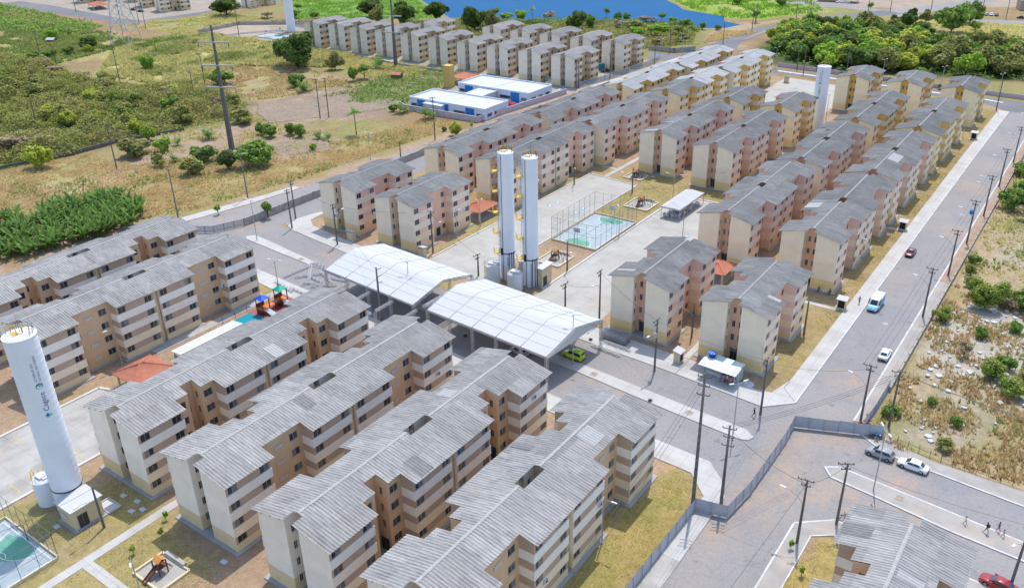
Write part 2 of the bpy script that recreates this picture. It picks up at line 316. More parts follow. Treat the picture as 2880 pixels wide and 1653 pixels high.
# housing estate soil
ESTATE = [(-176,20),(-20,20),(-20,345),(-160,352),(-176,300)]
paint(ESTATE, C_DIRT, 2, mottle=(C_LAWN, 14, .5), wd=0)
paint([(-250,20),(-176,20),(-176,118),(-250,118)], C_SAND, 4, mottle=(C_DRY, 20, .5))
paint([(-42.5,47),(-34.6,47),(-34.6,97.5),(-42.5,97.5)], (.43,.33,.13), 1, mottle=((.36,.31,.11), 5, .5))
paint([(-130,20),(-83,20),(-83,48),(-112,48),(-117,34),(-130,34)], C_LAWN, 2, mottle=((.47,.36,.22), 8, .5))
paint([(-40,128),(-35,128),(-35,338),(-40,338)], (.40,.30,.14), 1, mottle=((.48,.34,.2), 7, .5))
paint([(-112,205),(-76,204),(-76,216),(-112,216)], C_LAWN, 2, mottle=((.47,.33,.18), 6, .45))
paint([(-104,176),(-91,176),(-91,205),(-104,205)], C_LAWN, 1, mottle=((.45,.33,.18), 5, .5))
paint([(-104,130),(-91,130),(-91,159),(-104,159)], (.45,.32,.22), 1, mottle=(C_LAWN, 6, .6))
paint([(-22,60),(-12,60),(-12,95),(-22,95)], (.45,.34,.13), 1)
paint([(-118,138),(-125,138),(-125,205),(-118,205)], C_LAWN, 1)
# right-hand lot
paint([(-19.8,119),(60,117),(60,640),(-19.8,640)], (.47,.36,.22), 1, mottle=((.33,.31,.12), 12, .55), wd=.6)
paint([(-19,146),(-2,146),(2,178),(-14,180),(-19,165)], (.52,.46,.39), 5, wd=.3)
paint([(-17,122),(-8,125),(0,148),(-10,150),(-15,140)], (.47,.40,.33), 4, amt=.6)
paint([(-14,205),(0,200),(0,232),(-12,228)], C_GREY, 6, amt=.8)
# verges and fields to the west
paint([(-176,60),(-193,118),(-186,165),(-181,230),(-176,300),(-172,300),(-172,60)], C_SAND, 3, wd=0)
paint([(-275,95),(-232,90),(-195,115),(-188,160),(-184,228),(-200,228),(-205,190),(-232,158),(-245,135),(-268,140)], (.40,.28,.13), 6, mottle=((.42,.36,.16), 9, .48))
paint([(-245,132),(-205,160),(-200,185),(-232,200),(-262,175),(-262,150)], (.44,.33,.23), 6, mottle=(C_DRY, 8, .55))
paint([(-250,110),(-238,108),(-230,135),(-240,138)], (.52,.40,.25), 4)
paint([(-272,200),(-238,196),(-215,222),(-240,250),(-275,235)], C_FUR, 5, mottle=((.44,.36,.26), 9, .55))
paint([(-242,218),(-222,228),(-220,250),(-232,285),(-265,290),(-262,262)], C_CROP, 6, mottle=((.40,.31,.19), 6, .5))
paint([(-330,225),(-285,255),(-262,262),(-262,246),(-290,232),(-310,215)], (.42,.28,.17), 6)
paint([(-430,262),(-420,290),(-350,296),(-300,292),(-290,268),(-330,250),(-325,228),(-303,205),(-350,206),(-372,204),(-412,236)], (.50,.46,.19), 8, mottle=((.42,.35,.17), 14, .52))
paint([(-424,240),(-410,290),(-402,290),(-414,240)], (.14,.19,.06), 5)
FOREST = [(-275,108),(-269,134),(-270,149),(-260,188),(-271,206),(-298,211),(-328,204),(-349,199),(-380,198),(-410,207),(-450,198),(-430,150),(-330,110)]
paint([(-420,204),(-395,240),(-425,262),(-440,230)], (.45,.40,.17), 8); paint([(-330,212),(-270,212),(-262,250),(-300,262),(-330,250)], (.45,.34,.20), 8, mottle=((.40,.36,.15), 10, .48)); paint(FOREST, C_SCRUB, 8, mottle=((.22,.2,.08), 10, .5))
paint([(-480,190),(-410,205),(-425,262),(-470,270),(-520,240)], (.33,.36,.12), 10, mottle=((.42,.36,.16), 14, .5))
paint([(-560,235),(-470,250),(-490,283),(-640,297),(-680,270),(-640,240)], (.16,.20,.07), 10)
paint([(-560,262),(-486,284),(-500,292),(-590,296),(-610,280)], (.42,.24,.16), 6)
paint([(-462,268),(-455,262),(-447,272),(-455,278)], C_ORANGE, 3)
paint([(-480,285),(-425,285),(-425,322),(-470,340)], (.40,.33,.18), 6, mottle=((.28,.32,.1), 10, .5))
paint([(-700,298),(-480,298),(-480,480),(-700,480)], (.44,.38,.32), 5, wd=.1)
paint([(-478,402),(-416,358),(-413,344),(-372,366),(-330,398),(-390,445),(-430,470),(-490,460)], C_LUSH, 6, mottle=((.32,.40,.07), 12, .55))
paint([(-420,300),(-420,336),(-395,340),(-372,345),(-352,296),(-392,294)], (.50,.40,.31), 2, wd=0)
paint([(-340,292),(-172,286),(-172,352),(-300,352),(-340,318)], (.46,.41,.34), 3, wd=0)
paint([(-345,345),(-300,352),(-172,354),(-168,395),(-190,432),(-262,412),(-320,398)], (.27,.27,.09), 7, mottle=((.40,.29,.14), 12, .5))
paint([(-250,520),(-222,490),(-190,470),(-172,478),(-150,520),(-170,560),(-240,590)], (.30,.42,.06), 5, mottle=((.45,.42,.16), 14, .55))
paint([(-150,395),(-170,440),(-160,480),(-185,450),(-182,436),(-170,400)], (.47,.35,.22), 5)
paint([(-145,398),(-150,462),(-140,470),(-108,467),(-90,474),(-62,448),(-30,455),(40,440),(40,380),(-34,388),(-100,368),(-128,372)], (.10,.13,.05), 6)
paint([(-125,474),(-92,470),(-62,446),(60,452),(60,520),(-70,525),(-110,505)], (.46,.40,.15), 6, mottle=((.42,.33,.17), 12, .5))
paint([(-200,545),(-115,545),(-40,600),(60,580),(60,800),(-260,800)], (.46,.37,.29), 6)
paint([(-223,264),(-172,228),(-172,286),(-222,292)], (.48,.44,.38), 2, wd=0)
LAKE = [(-420,470),(-390,444),(-360,422),(-330,399),(-312,409),(-285,412),(-266,419),(-250,430),(-232,438),(-214,445),(-200,441),(-190,438),(-180,443),(-177,457),(-189,463),(-195,477),(-210,483),(-226,489),(-234,500),(-250,517),(-262,540),(-330,640),(-460,660),(-470,560)]
hz = np.zeros(len(X)); fine = (X > -690) & (X < 30) & (Y > 10) & (Y < 640)
hz = wild*fine*((fbm(X, Y, 14, 51)-.5)*1.0+(fbm(X, Y, 4, 52)-.5)*.35)
lk = sdist(X, Y, LAKE); hz = np.where(lk > -6, np.minimum(hz, np.clip(-lk*.12-.35, -2.5, .2)), hz)
for _pl in ([(-60,20),(70,20),(70,121.5),(-9,121.5),(-17.4,124),(-20.5,130),(-60,130)],[(-195,88),(-166,88),(-158,345),(-178,345),(-192,140)],[(-190,352),(40,334),(40,364),(-190,374)],[(-176,345),(-145,345),(-145,400),(-146,480),(-105,520),(-112,540),(-130,532),(-162,480),(-176,440)],[(-200,550),(-120,515),(40,515),(40,550),(-40,700),(-100,700),(-130,550)],[(-660,285),(-480,280),(-460,340),(-440,480),(-480,480),(-485,310),(-660,315)]): wild[:] = wild*np.clip(-sdist(X, Y, _pl)/5, 0, 1)
hz = np.where(wild < .5, hz*np.clip(wild*2-.2, 0, 1), hz)-.01
nx, ny = len(gx), len(gy)
cov = np.clip(cov*.74, 0, 1)
me = bpy.data.meshes.new('ground'); ii = np.arange(nx*ny).reshape(nx, ny)
fc = np.stack([ii[:-1,:-1], ii[1:,:-1], ii[1:,1:], ii[:-1,1:]], -1).reshape(-1, 4)
me.vertices.add(nx*ny); me.vertices.foreach_set('co', np.stack([X, Y, hz], 1).ravel())
me.loops.add(fc.size); me.loops.foreach_set('vertex_index', fc.ravel())
me.polygons.add(len(fc)); me.polygons.foreach_set('loop_start', np.arange(0, fc.size, 4)); me.polygons.foreach_set('loop_total', np.full(len(fc), 4))
me.polygons.foreach_set('use_smooth', np.ones(len(fc), bool)); me.update(); me.validate()
ca = me.attributes.new('cover', 'FLOAT_COLOR', 'POINT'); ca.data.foreach_set('color', np.concatenate([cov, np.ones((len(X), 1))], 1).ravel())
wa = me.attributes.new('wild', 'FLOAT', 'POINT'); wa.data.foreach_set('value', wild)
def groundmat():
    m = bpy.data.materials.new('land_cover'); m.use_nodes = True; t = m.node_tree; b = t.nodes['Principled BSDF']
    b.inputs['Roughness'].default_value = .95; b.inputs['Specular IOR Level'].default_value = .1
    at = nd(t, 'ShaderNodeAttribute', attribute_name='cover'); wl = nd(t, 'ShaderNodeAttribute', attribute_name='wild'); tc = nd(t, 'ShaderNodeTexCoord')
    def noise(s, d=6, r=.65):
        n = nd(t, 'ShaderNodeTexNoise'); n.inputs['Scale'].default_value = s; n.inputs['Detail'].default_value = d; n.inputs['Roughness'].default_value = r
        t.links.new(tc.outputs['Object'], n.inputs['Vector']); return n.outputs[0]
    def rng(o, a, b_, c, d):
        n = nd(t, 'ShaderNodeMapRange'); [n.inputs[i+1].__setattr__('default_value', v) for i, v in enumerate((a, b_, c, d))]; t.links.new(o, n.inputs[0]); return n.outputs[0]
    def mul(a, c):
        n = nd(t, 'ShaderNodeMath', operation='MULTIPLY'); t.links.new(a, n.inputs[0]); t.links.new(c, n.inputs[1]); return n.outputs[0]
    v = mul(rng(noise(.9), .3, .7, .8, 1.2), rng(noise(.13, 4), .3, .7, .88, 1.12))
    v = mul(v, rng(noise(3.5, 3, .7), .3, .7, .84, 1.16))
    # drier and greener patches
    p = rng(noise(.32, 5), .5, .68, 0, .45)
    mx = nd(t, 'ShaderNodeMix', data_type='RGBA'); t.links.new(p, mx.inputs[0]); t.links.new(at.outputs['Color'], mx.inputs[6])
    tint = nd(t, 'ShaderNodeMix', data_type='RGBA', blend_type='MULTIPLY'); tint.inputs[0].default_value = 1; t.links.new(at.outputs['Color'], tint.inputs[6]); tint.inputs[7].default_value = (.72,.84,.58,1)
    t.links.new(tint.outputs[2], mx.inputs[7])
    vm = nd(t, 'ShaderNodeVectorMath', operation='SCALE'); t.links.new(mx.outputs[2], vm.inputs[0]); t.links.new(v, vm.inputs['Scale']); t.links.new(vm.outputs[0], b.inputs['Base Color'])
    bu = nd(t, 'ShaderNodeBump'); bu.inputs['Strength'].default_value = .6; bu.inputs['Distance'].default_value = .25
    t.links.new(noise(2.2, 5, .7), bu.inputs['Height']); t.links.new(bu.outputs[0], b.inputs['Normal']); return m
me.materials.append(groundmat())
gnd = link('ground', me); gnd['kind'] = 'structure'
def ghash(x, y):
    return 0.
# water
wm = bpy.data.materials.new('lake_water'); wm.use_nodes = True; wt = wm.node_tree; wb = wt.nodes['Principled BSDF']
wb.inputs['Base Color'].default_value = (.02,.105,.24,1); wb.inputs['Roughness'].default_value = .3; wb.inputs['Specular IOR Level'].default_value = .05; wb.inputs['IOR'].default_value = 1.06
wn_ = nd(wt, 'ShaderNodeTexNoise'); wn_.inputs['Scale'].default_value = 1.2; wn_.inputs['Detail'].default_value = 4; wbp = nd(wt, 'ShaderNodeBump'); wbp.inputs['Strength'].default_value = .25; wbp.inputs['Distance'].default_value = .1
wt.links.new(nd(wt, 'ShaderNodeTexCoord').outputs['Object'], wn_.inputs[0]); wt.links.new(wn_.outputs[0], wbp.inputs['Height']); wt.links.new(wbp.outputs[0], wb.inputs['Normal'])
mb = MB(); n = len(LAKE); cx = sum(p[0] for p in LAKE)/n; cy = sum(p[1] for p in LAKE)/n
LK2 = [(cx+(x-cx)*1.03, cy+(y-cy)*1.03) for x, y in LAKE]
mb.add([(x, y, -.35) for x, y in LK2], [tuple(range(n))]); struct('lake_water', mb, wm)
# ------------------------------------------------------------------ roads, pavements, kerbs
def sheet(name, poly, m, z=.004):
    mb = MB(); mb.add([(x, y, z) for x, y in poly], [tuple(range(len(poly)))])
    o = struct(name, mb, m); return o
def slab(name, poly, m, h=.13, kerb=None):
    mb = MB(); mb.prism(poly, -.05, h, 1 if kerb else 0, top=0); return struct(name, mb, [m, kerb or m])
def kerb(name, pts, wdt=.16, h=.16, m='kerb'):
    mb = MB()
    for a, b in zip(pts[:-1], pts[1:]): mb.obox((a[0], a[1], h/2-.03), (b[0], b[1], h/2-.03), wdt, h+.06)
    return struct(name, mb, M[m])
NK = [(-184,133.0),(-161.8,129.3),(-140,126.6),(-52.6,121.0),(-36.6,119.6)]          # north kerb of the cross street
SK = [(-186,110.4),(-151.5,109.4),(-129.3,107.9),(-47.6,102.1),(-37.3,101.5),(-34.2,98.4),(-32.2,95)]
sheet('cross_street', NK+[(-32.2,123.8),(-22.6,123.8),(-21,121),(-16,118.2),(2.6,116.4),(60,111.5),(60,95),(3,97.6),(-18,99.2),(-22.3,95.4),(-32.2,95.0)]+SK[::-1][1:], M['asphalt'], .004)
sheet('long_road', [(-32.2,123.7),(-22.6,123.7),(-22.4,200),(-22.2,345),(-31.5,345),(-32.1,230)], M['asphalt'], .008)
sheet('long_road_south', [(-32.2,-20),(-22.4,-20),(-22.4,95.5),(-32.2,95.1)], M['asphalt'], .008)
sheet('west_road', [(-194,90),(-188.5,118.4),(-184.5,136),(-181.5,163),(-180.2,188),(-177.4,212),(-172.5,285),(-166,345),(-160,345),(-167.5,285),(-172,212),(-174.4,188),(-174.5,160),(-174.6,132),(-173,122),(-168,112),(-186,90)], M['asphalt'], .012)
sheet('north_street', [(-185,369),(-124,363.2),(-41.9,355.2),(30,350),(30,338),(-32,338.5),(-41,346),(-104,355),(-122,355.2),(-180,355)], M['asphalt_new'], .012)
sheet('diagonal_road', [(-168.7,397),(-171,360),(-160,350),(-150,372),(-152.5,390),(-157,407),(-156,425),(-157,451),(-154.4,479),(-147,484),(-119.5,519),(-112,530),(-124,536),(-130,526.5),(-141,512),(-156.5,478.5),(-167,444.5),(-167.2,431)], M['asphalt_new'], .016)
sheet('far_road', [(-189,548),(-144.7,546),(-124,536.5),(-110,560),(-94,592),(-60,690),(-50,690),(-85,580),(-100,545),(-108,532),(-72,530),(-53,534.4),(20,545),(20,535),(-53,526),(-72,521),(-112,519),(-122,527),(-141,533.5),(-182,536)], M['asphalt'], .006)
sheet('corner_road', [(-640,292),(-505,290),(-491,285),(-480,297),(-471,343),(-466,402),(-450,470),(-458,470),(-474,402),(-479,349),(-487,304),(-500,300),(-520,302),(-602,309),(-640,308)], M['asphalt_new'], .008)
# sidewalks
slab('sidewalk', [(-35.2,127),(-32.3,124),(-32.3,200),(-32.1,275),(-31.6,338),(-34.8,338),(-35.2,275)], M['concrete'], .14, M['kerb'])
slab('corner_sidewalk', [(-52.6,121.05),(-36.6,119.7),(-32.3,123.9),(-35.3,127),(-35.3,130),(-36.5,124.6),(-38.5,124.0),(-52.6,126.8)], M['concrete'], .135, M['kerb'])
slab('north_sidewalk', [(-164.5,142),(-166.5,134.5),(-165.3,131),(-161.8,129.35),(-140,126.65),(-124,125.5),(-124,130.2),(-140,131.4),(-159,134),(-162.5,136.5),(-163,142)], M['concrete'], .13, M['kerb'])
slab('north_sidewalk_mid', [(-76,122.4),(-52.7,121.05),(-52.7,126.7),(-76,127.8)], M['concrete'], .13, M['kerb'])
slab('south_sidewalk', [(-152,109.3),(-129.3,107.8),(-47.6,102.0),(-37.4,101.4),(-34.3,98.4),(-32.4,95),(-32.2,80),(-35,80),(-35,93.6),(-38.7,97.4),(-45.8,97.8),(-129,103.2),(-148,105)], M['concrete'], .13, M['kerb'])
slab('road_sidewalk', [(-35,80),(-32.2,80),(-32.2,-20),(-35,-20)], M['conc_old'], .12, M['kerb'])
slab('east_verge', [(-22.6,124),(-20.3,124.5),(-20.3,185),(-22.5,185)], M['gritty'], .12, M['kerb'])
slab('east_verge_sandy', [(-22.5,185),(-20.3,185),(-20.3,345),(-22.2,345)], M['sand'], .1, M['kerb'])
slab('corner_block_sidewalk', [(-22.4,40),(-22.4,95.3),(-18.1,99.0),(3,97.3),(60,93),(60,90),(-10,93.5),(-17.4,95.9),(-19.9,94.2),(-19.7,60),(-19.7,40)], M['gritty'], .12, M['kerb'])
slab('lot_verge', [(-21,121.3),(-16.1,118.1),(2.6,116.5),(60,111.8),(60,115),(2.2,119.8),(-9.9,119.9),(-17.6,122.2),(-21,123.5)], M['gritty'], .12, M['kerb'])
slab('west_sidewalk', [(-193,116.5),(-189.3,117.5),(-185.3,136),(-183.2,152),(-185.6,152),(-188.2,138)], M['concrete'], .12, M['kerb'])
MEDL = [(-168,120.2),(-166.6,121.9),(-164.5,121.9),(-140,118.7),(-68.2,114.7),(-42.3,112.6),(-36,112.2),(-34.3,110.8),(-34.7,109.7),(-36,109.2),(-47.3,110.0),(-68.2,112.1),(-143,117.3),(-166.5,119.2)]
slab('street_median', MEDL, M['concrete'], .15, M['kerb'])
slab('street_median_east', [(-22.8,109.7),(-21.4,108.0),(-15.2,107.2),(-4.6,105.6),(4.2,104.9),(60,99.5),(60,103),(3.7,108.4),(-10.2,109.8),(-21,110.8)], M['gritty'], .15, M['kerb'])
slab('far_median', [(-159.7,412),(-158.4,420),(-157,445),(-152.6,477),(-153.6,478),(-158.8,445)], M['sand'], .12)
slab('north_median', [(-121,360.2),(-41,352.2),(-35,350.4),(-35,349.2),(-41,350.6),(-121,358.4)], M['kerb'], .12)
kerb('kerb_line', [(-22.9,109.8),(-21.4,107.9),(-15.2,107.1),(-4.6,105.5),(4.2,104.8),(60,99.4)], .28, .17); kerb('kerb_line', [(-22.7,109.8),(-21,110.9),(-10.2,109.9),(3.7,108.5),(60,103.1)], .28, .17)
kerb('kerb_line', [(-21.1,121.2),(-16.1,118.0),(2.6,116.4),(60,111.7)], .28, .14); kerb('kerb_line', [(-22.5,20),(-22.5,95.4),(-18.1,99.1),(3,97.4),(60,93)], .26, .14); kerb('kerb_line', [(-19.8,60),(-19.8,94.2),(-17.4,96)], .2, .14)
kerb('kerb_line', [(-22.7,124),(-22.55,185),(-22.3,345)], .3, .14); kerb('kerb_line', [(-36.6,119.55),(-32.2,123.8),(-32.2,200),(-32.0,275),(-31.5,338)], .26, .155)
# concrete lots
sheet('parking_lot', [(-121.2,131),(-104.8,131.5),(-104.8,204),(-120.4,205.5)], M['conc_lot'], .006)
sheet('access_road', [(-90.6,125),(-73.8,124.5),(-73.8,203),(-90.6,203)], M['conc_lot'], .006)
sheet('north_lot', [(-114,285),(-84,283),(-84,345),(-114,350)], M['conc_lot'], .006)
sheet('south_parking_lot', [(-134.5,20),(-117.2,20),(-117.2,51),(-118,62),(-134.5,61)], M['conc_old'], .006)
sheet('west_inner_road', [(-174,124),(-166,131),(-164.2,142),(-164,170),(-163,300),(-173.5,300)], M['asphalt'], .018)
kerb('lot_kerb', [(-104.6,136),(-104.4,203.8),(-120.5,205.6),(-121.4,136)], .35)
kerb('lot_kerb', [(-90.9,136),(-90.9,203),(-74,203)], .45)
kerb('lot_kerb', [(-117.0,20),(-117.0,50.6)], .5); kerb('lot_kerb', [(-134.8,30),(-134.8,61),(-132,62)], .5)
def path(name, pts, wdt, m='concrete', h=.05):
    mb = MB()
    for i, (a, b) in enumerate(zip(pts[:-1], pts[1:])): mb.obox((*a, h/2-.02+.002*i), (*b, h/2-.02+.002*i), wdt, h+.04)
    return struct(name, mb, M[m])
path('footpath', [(-97.0,60),(-97.0,36.0),(-97,20)], 1.5); path('footpath', [(-96.4,35.9),(-80,35.9)], 1.5, h=.046)
path('footpath', [(-115.5,206),(-115.2,258)], 1.4); path('footpath', [(-124,213.6),(-115,213.0)], 1.2, h=.046)
path('footpath', [(-137.5,74),(-137.5,104)], 2.2, 'conc_old'); path('footpath', [(-116,62),(-116,104)], 1.5)
path('footpath', [(-53.5,127),(-53.5,152)], 1.2); path('footpath', [(-36,160.6),(-44,160.6)], 1.1); path('footpath', [(-36,209.5),(-41,209.5)], 1.1)
path('footpath', [(-125.5,132),(-137,140)], 1.4)
path('footpath', [(-336,294.6),(-290,291.5),(-245,288.4),(-178,285.6)], 3.2); path('footpath', [(-173.5,296),(-170,320),(-167,365)], 3.4)
slab('school_verge', [(-181.5,233),(-178.2,232),(-173,284),(-176,284)], M['sand'], .1)
# yellow bay lines on the south lot and pale patches, drains
mb = MB()
for i in range(9):
    y = 22+i*3.3; mb.obox((-133.4,y,.008),(-129.4,y-.05,.008),.14,.004); mb.obox((-122,y,.008),(-118,y-.05,.008),.14,.004)
yl = mb.build('bay_line_paint', mat('faded_yellow_paint', (.50,.38,.12), .9, .3, 1)); yl['kind'] = 'structure'
for i, (x, y) in enumerate([(-27,160),(-26,228),(-27.4,262)]):
    mb = MB(); mb.lathe([(.55,.008),(.55,.014),(0.45,.016)], 20, (x, y, 0)); tag(mb.build('manhole_cover', M['conc_old']), 'round pale manhole cover set in the long road asphalt', 'manhole cover', 'manhole covers in the long road')
for i, (x, y) in enumerate([(-146,118.3),(-64.5,112.9),(-45.5,111.4),(-12,108.6)]):
    mb = MB(); z = .155
    for (a, b, c, d) in ((-.6,.6,-.5,-.38),(-.6,.6,.38,.5),(-.6,-.48,-.38,.38),(.48,.6,-.38,.38)): mb.box(x+a,x+b,y+c,y+d,z-.05,z+.05)
    mb.box(x-.48,x+.48,y-.38,y+.38,z-.06,z+.01,1)
    tag(mb.build('planting_pit', [M['conc_old'], M['sand']]), 'square soil planting pit framed in concrete on the street median', 'planting pit', 'planting pits on the medians')
# ------------------------------------------------------------------ apartment blocks
ZRIDGE, SLOPE = 12.8, .216
def rz_(x): return ZRIDGE-SLOPE*abs(x)
SILL = [.35+2.7*k+.95 for k in range(4)]; HEAD = [.35+2.7*k+2.2 for k in range(4)]
def win_mesh(w, h=1.25):
    mb = MB(); b = .06
    mb.box(-w/2,w/2,-.05,.03,-h/2,-h/2+b); mb.box(-w/2,w/2,-.05,.03,h/2-b,h/2)
    mb.box(-w/2,-w/2+b,-.05,.03,-h/2+b,h/2-b); mb.box(w/2-b,w/2,-.05,.03,-h/2+b,h/2-b)
    n = 2
    for i in range(1, n):
        x = -w/2+w*i/n; mb.box(x-.025,x+.025,-.03,.02,-h/2+b,h/2-b)
    return mb, n
WM = {}
for w_ in (.6, 1.2, 1.5):
    mb, n = win_mesh(w_); WM[w_, 'frame'] = mb.mesh('window', M['frame'])
    far = MB(); far.v = list(mb.v); far.f = list(mb.f); far.m = list(mb.m); far.box(-w_/2+.05,w_/2-.05,-.02,-.01,-.575,.575,1)
    WM[w_, 'far'] = far.mesh('window', [M['frame'], M['glass']])
    pn = MB(); ww = w_/n; pn.box(-ww/2+.03,ww/2-.03,-.02,-.012,-.565,.565); WM[w_, 'pane'] = pn.mesh('pane', M['glass']); WM[w_, 'n'] = n
cb = MB()
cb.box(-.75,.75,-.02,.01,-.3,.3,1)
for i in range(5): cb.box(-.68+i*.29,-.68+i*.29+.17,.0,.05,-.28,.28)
WM['cobogo'] = cb.mesh('vent_block', [M['slat'], None or mat('vent_shadow_wall', (.40,.27,.19), .9)])  # tan backing panel behind the white slats
dm = MB(); dm.box(-.75,.75,-.05,.02,0,2.2,0); dm.box(-.68,-.03,.02,.05,.05,2.1,1); dm.box(.03,.68,.02,.05,.05,2.1,1)
WM['door'] = dm.mesh('door', [M['frame'], M['doorm']])
def edge_windows(cls, ln, side, style):
    """offsets along an edge (from its start) and widths of the window openings on it"""
    if cls == 'wing': return [(1.1, 1.5), (ln-1.1, 1.5)]
    if cls == 'rec':
        if ln > 5: return [(.9, .6), (ln-1.4, 1.5)] if style == 'S' else [(1.1, 1.2), (ln-1.1, 1.2)]
        return [(ln/2, 1.5)]
    if cls == 'deep' and ln > 1.9: return [(ln*.5, .6)]
    if cls == 'notch': return [(.65, .6), (ln-.65, .6)] if style == 'S' else [(.65, .6), (ln-.7, .6)]
    if cls == 'nside': return [(ln/2, .6)]
    return []
def block_proto(style, pal, double, deep, detail, roofmats=None):
    p = PAL[pal]; root = link('apartment_block', None)
    if style == 'S': a1, r, a2, slot, w, wr, nd_, nw = 7.4, 7.4, 7.6, 1.1, 6.2, 4.0, 2.3, 1.2
    else: a1, r, a2, slot, w, wr, nd_, nw = 6.6, 7.3, 6.6, .6, 6.0, 3.9, 2.0, 1.3
    L = a1+r+a2; mats = [p['end'], p['endb'], p['strip'], *p['b'], p['rec'], p['recb'], p['notch'], p['strip']]
    def mi(cls, lev):
        if cls in ('end',): return 1 if lev < 2 else 0
        if cls == 'nside': return 1 if lev < 2 else 0
        if cls in ('wing', 'ret'):
            if lev == 8 or lev % 2: return 2
            return 3+lev//2
        if cls == 'notch': return 9
        return 8 if lev < 2 else 7
    mods = [(.5, a1, a2)]+([(.5+L+slot, a2, a1)] if double else [])
    total = mods[-1][0]+L+.5
    holes = []
    for mod_i, (y0, f1, f2) in enumerate(mods):
        poly = []
        def side(s):
            e = []
            y1 = y0+f1; y2 = y1+r; y3 = y0+L
            if s > 0:
                e += [((nw,y0),'end'),((w,y0),'wing'),((w,y1),'ret'),((wr,y1),'rec')]
                if 'R' in deep: e += [((wr,y1+2.6),'deep'),((1.9,y1+2.6),'deep'),((1.9,y1+4.7),'deep'),((wr,y1+4.7),'rec')]
                e += [((wr,y2),'ret'),((w,y2),'wing'),((w,y3),'end')]
            else:
                e += [((-nw,y3),'end'),((-w,y3),'wing'),((-w,y2),'ret'),((-wr,y2),'rec')]
                if 'L' in deep: e += [((-wr,y1+4.7),'deep'),((-1.9,y1+4.7),'deep'),((-1.9,y1+2.6),'deep'),((-wr,y1+2.6),'rec')]
                e += [((-wr,y1),'ret'),((-w,y1),'wing'),((-w,y0),'end')]
            return e
        poly = side(1)+[((nw,y0+L),'nside'),((nw,y0+L-nd_),'notch'),((-nw,y0+L-nd_),'nside')]+side(-1)+[((-nw,y0),'nside'),((-nw,y0+nd_),'notch'),((nw,y0+nd_),'nside')]
        mb = MB(); n = len(poly)
        for i in range(n):
            (a, cls), (b, _) = poly[i], poly[(i+1) % n]
            ax, ay = a; bx, by = b; ln = math.hypot(bx-ax, by-ay); dx, dy = (bx-ax)/ln, (by-ay)/ln; nx_, ny_ = dy, -dx
            lv = [0]+sum([[SILL[k], HEAD[k]] for k in range(4)], [])
            wins = edge_windows(cls, ln, 0, style)
            P_ = lambda t, z, d=0: (ax+dx*t+nx_*d, ay+dy*t+ny_*d, z)
            for q in range(9):
                m_ = mi(cls, q)
                if q == 8: mb.add([P_(0, lv[8]), P_(ln, lv[8]), P_(ln, rz_(bx)-.04), P_(0, rz_(ax)-.04)], [(0,1,2,3)], m_); continue
                z0, z1 = lv[q], lv[q+1]
                if q % 2 and wins and not (cls in ('deep',) and q == 1):
                    cuts = [0]
                    for c, ww in wins: cuts += [c-ww/2, c+ww/2]
                    cuts.append(ln)
                    for j in range(len(cuts)-1):
                        t0, t1 = cuts[j], cuts[j+1]
                        if j % 2 == 0: mb.quad(P_(t0,z0),P_(t1,z0),P_(t1,z1),P_(t0,z1),m_)
                        else:
                            D = -.16
                            mb.quad(P_(t0,z0),P_(t0,z0,D),P_(t0,z1,D),P_(t0,z1),m_); mb.quad(P_(t1,z0,D),P_(t1,z0),P_(t1,z1),P_(t1,z1,D),m_)
                            mb.quad(P_(t0,z1),P_(t0,z1,D),P_(t1,z1,D),P_(t1,z1),m_); mb.quad(P_(t0,z0),P_(t1,z0),P_(t1,z0,D),P_(t0,z0,D),m_)
                            ww = round(t1-t0, 2); ww = min((.6, 1.2, 1.5), key=lambda v: abs(v-ww)); tm = (t0+t1)/2
                            loc = P_(tm, (z0+z1)/2, -.11); ang = math.atan2(dy, dx)+math.pi
                            if detail == 2:
                                wo = link('window', WM[ww, 'frame'], root, loc, ang)
                                for u in range(WM[ww, 'n']):
                                    k = WM[ww, 'n']; link('pane', WM[ww, 'pane'], wo, (-ww/2+ww*(u+.5)/k, .012*(u % 2), 0))
                            else: link('window', WM[ww, 'far'], root, loc, ang)
                else: mb.quad(P_(0,z0),P_(ln,z0),P_(ln,z1),P_(0,z1),m_)
            ang = math.atan2(dy, dx)+math.pi
            if cls == 'rec' and ln > 5 and style == 'S' and detail == 2:
                for k in range(4): link('vent_block', WM['cobogo'], root, P_(3.2, SILL[k]+.55, .03), ang)
            if cls == 'notch' and i > n-4 and detail: link('door', WM['door'], root, P_(ln/2, .15, .06), ang)
            if cls == 'rec' and style == 'N' and ln > 5: link('door', WM['door'], root, P_(ln/2+.3, .15, .06), ang)
            if cls == 'deep' and ln > 1.9 and ln < 2.2: link('door', WM['door'], root, P_(ln/2, .15, .06), ang)
            # proud bands on the projecting wings of the brown blocks
            if style == 'S' and cls == 'wing':
                for q in (2, 4, 6):
                    bm_ = MB(); bm_.obox(P_(-.05, (lv[q]+lv[q+1])/2, .02), P_(ln+.05, (lv[q]+lv[q+1])/2, .02), .1, lv[q+1]-lv[q]-.02)
                    bm_.build('facade_band', p['b'][q//2], root)
        # flat soffit under the roof closing the building
        mb.build('wall', mats, root)
        pl = MB()
        for s in (1, -1):
            pl.prism([(s*nw-.0,y0-.6),(s*(w+.6),y0-.6),(s*(w+.6),y0+f1+.6),(s*(w+.6)*.0+s*(wr+.6),y0+f1+.6),(s*(wr+.6),y0+f1+r-.6),(s*(w+.6),y0+f1+r-.6),(s*(w+.6),y0+L+.6),(s*nw,y0+L+.6)][::s], 0, .16)
        pl.box(-nw,nw,y0+nd_-.3,y0+L-nd_+.3,0,.15); pl.box(-nw,nw,y0-.6,y0+nd_-.3,0,.12)
        pl.build('plinth', M['plinth'], root)
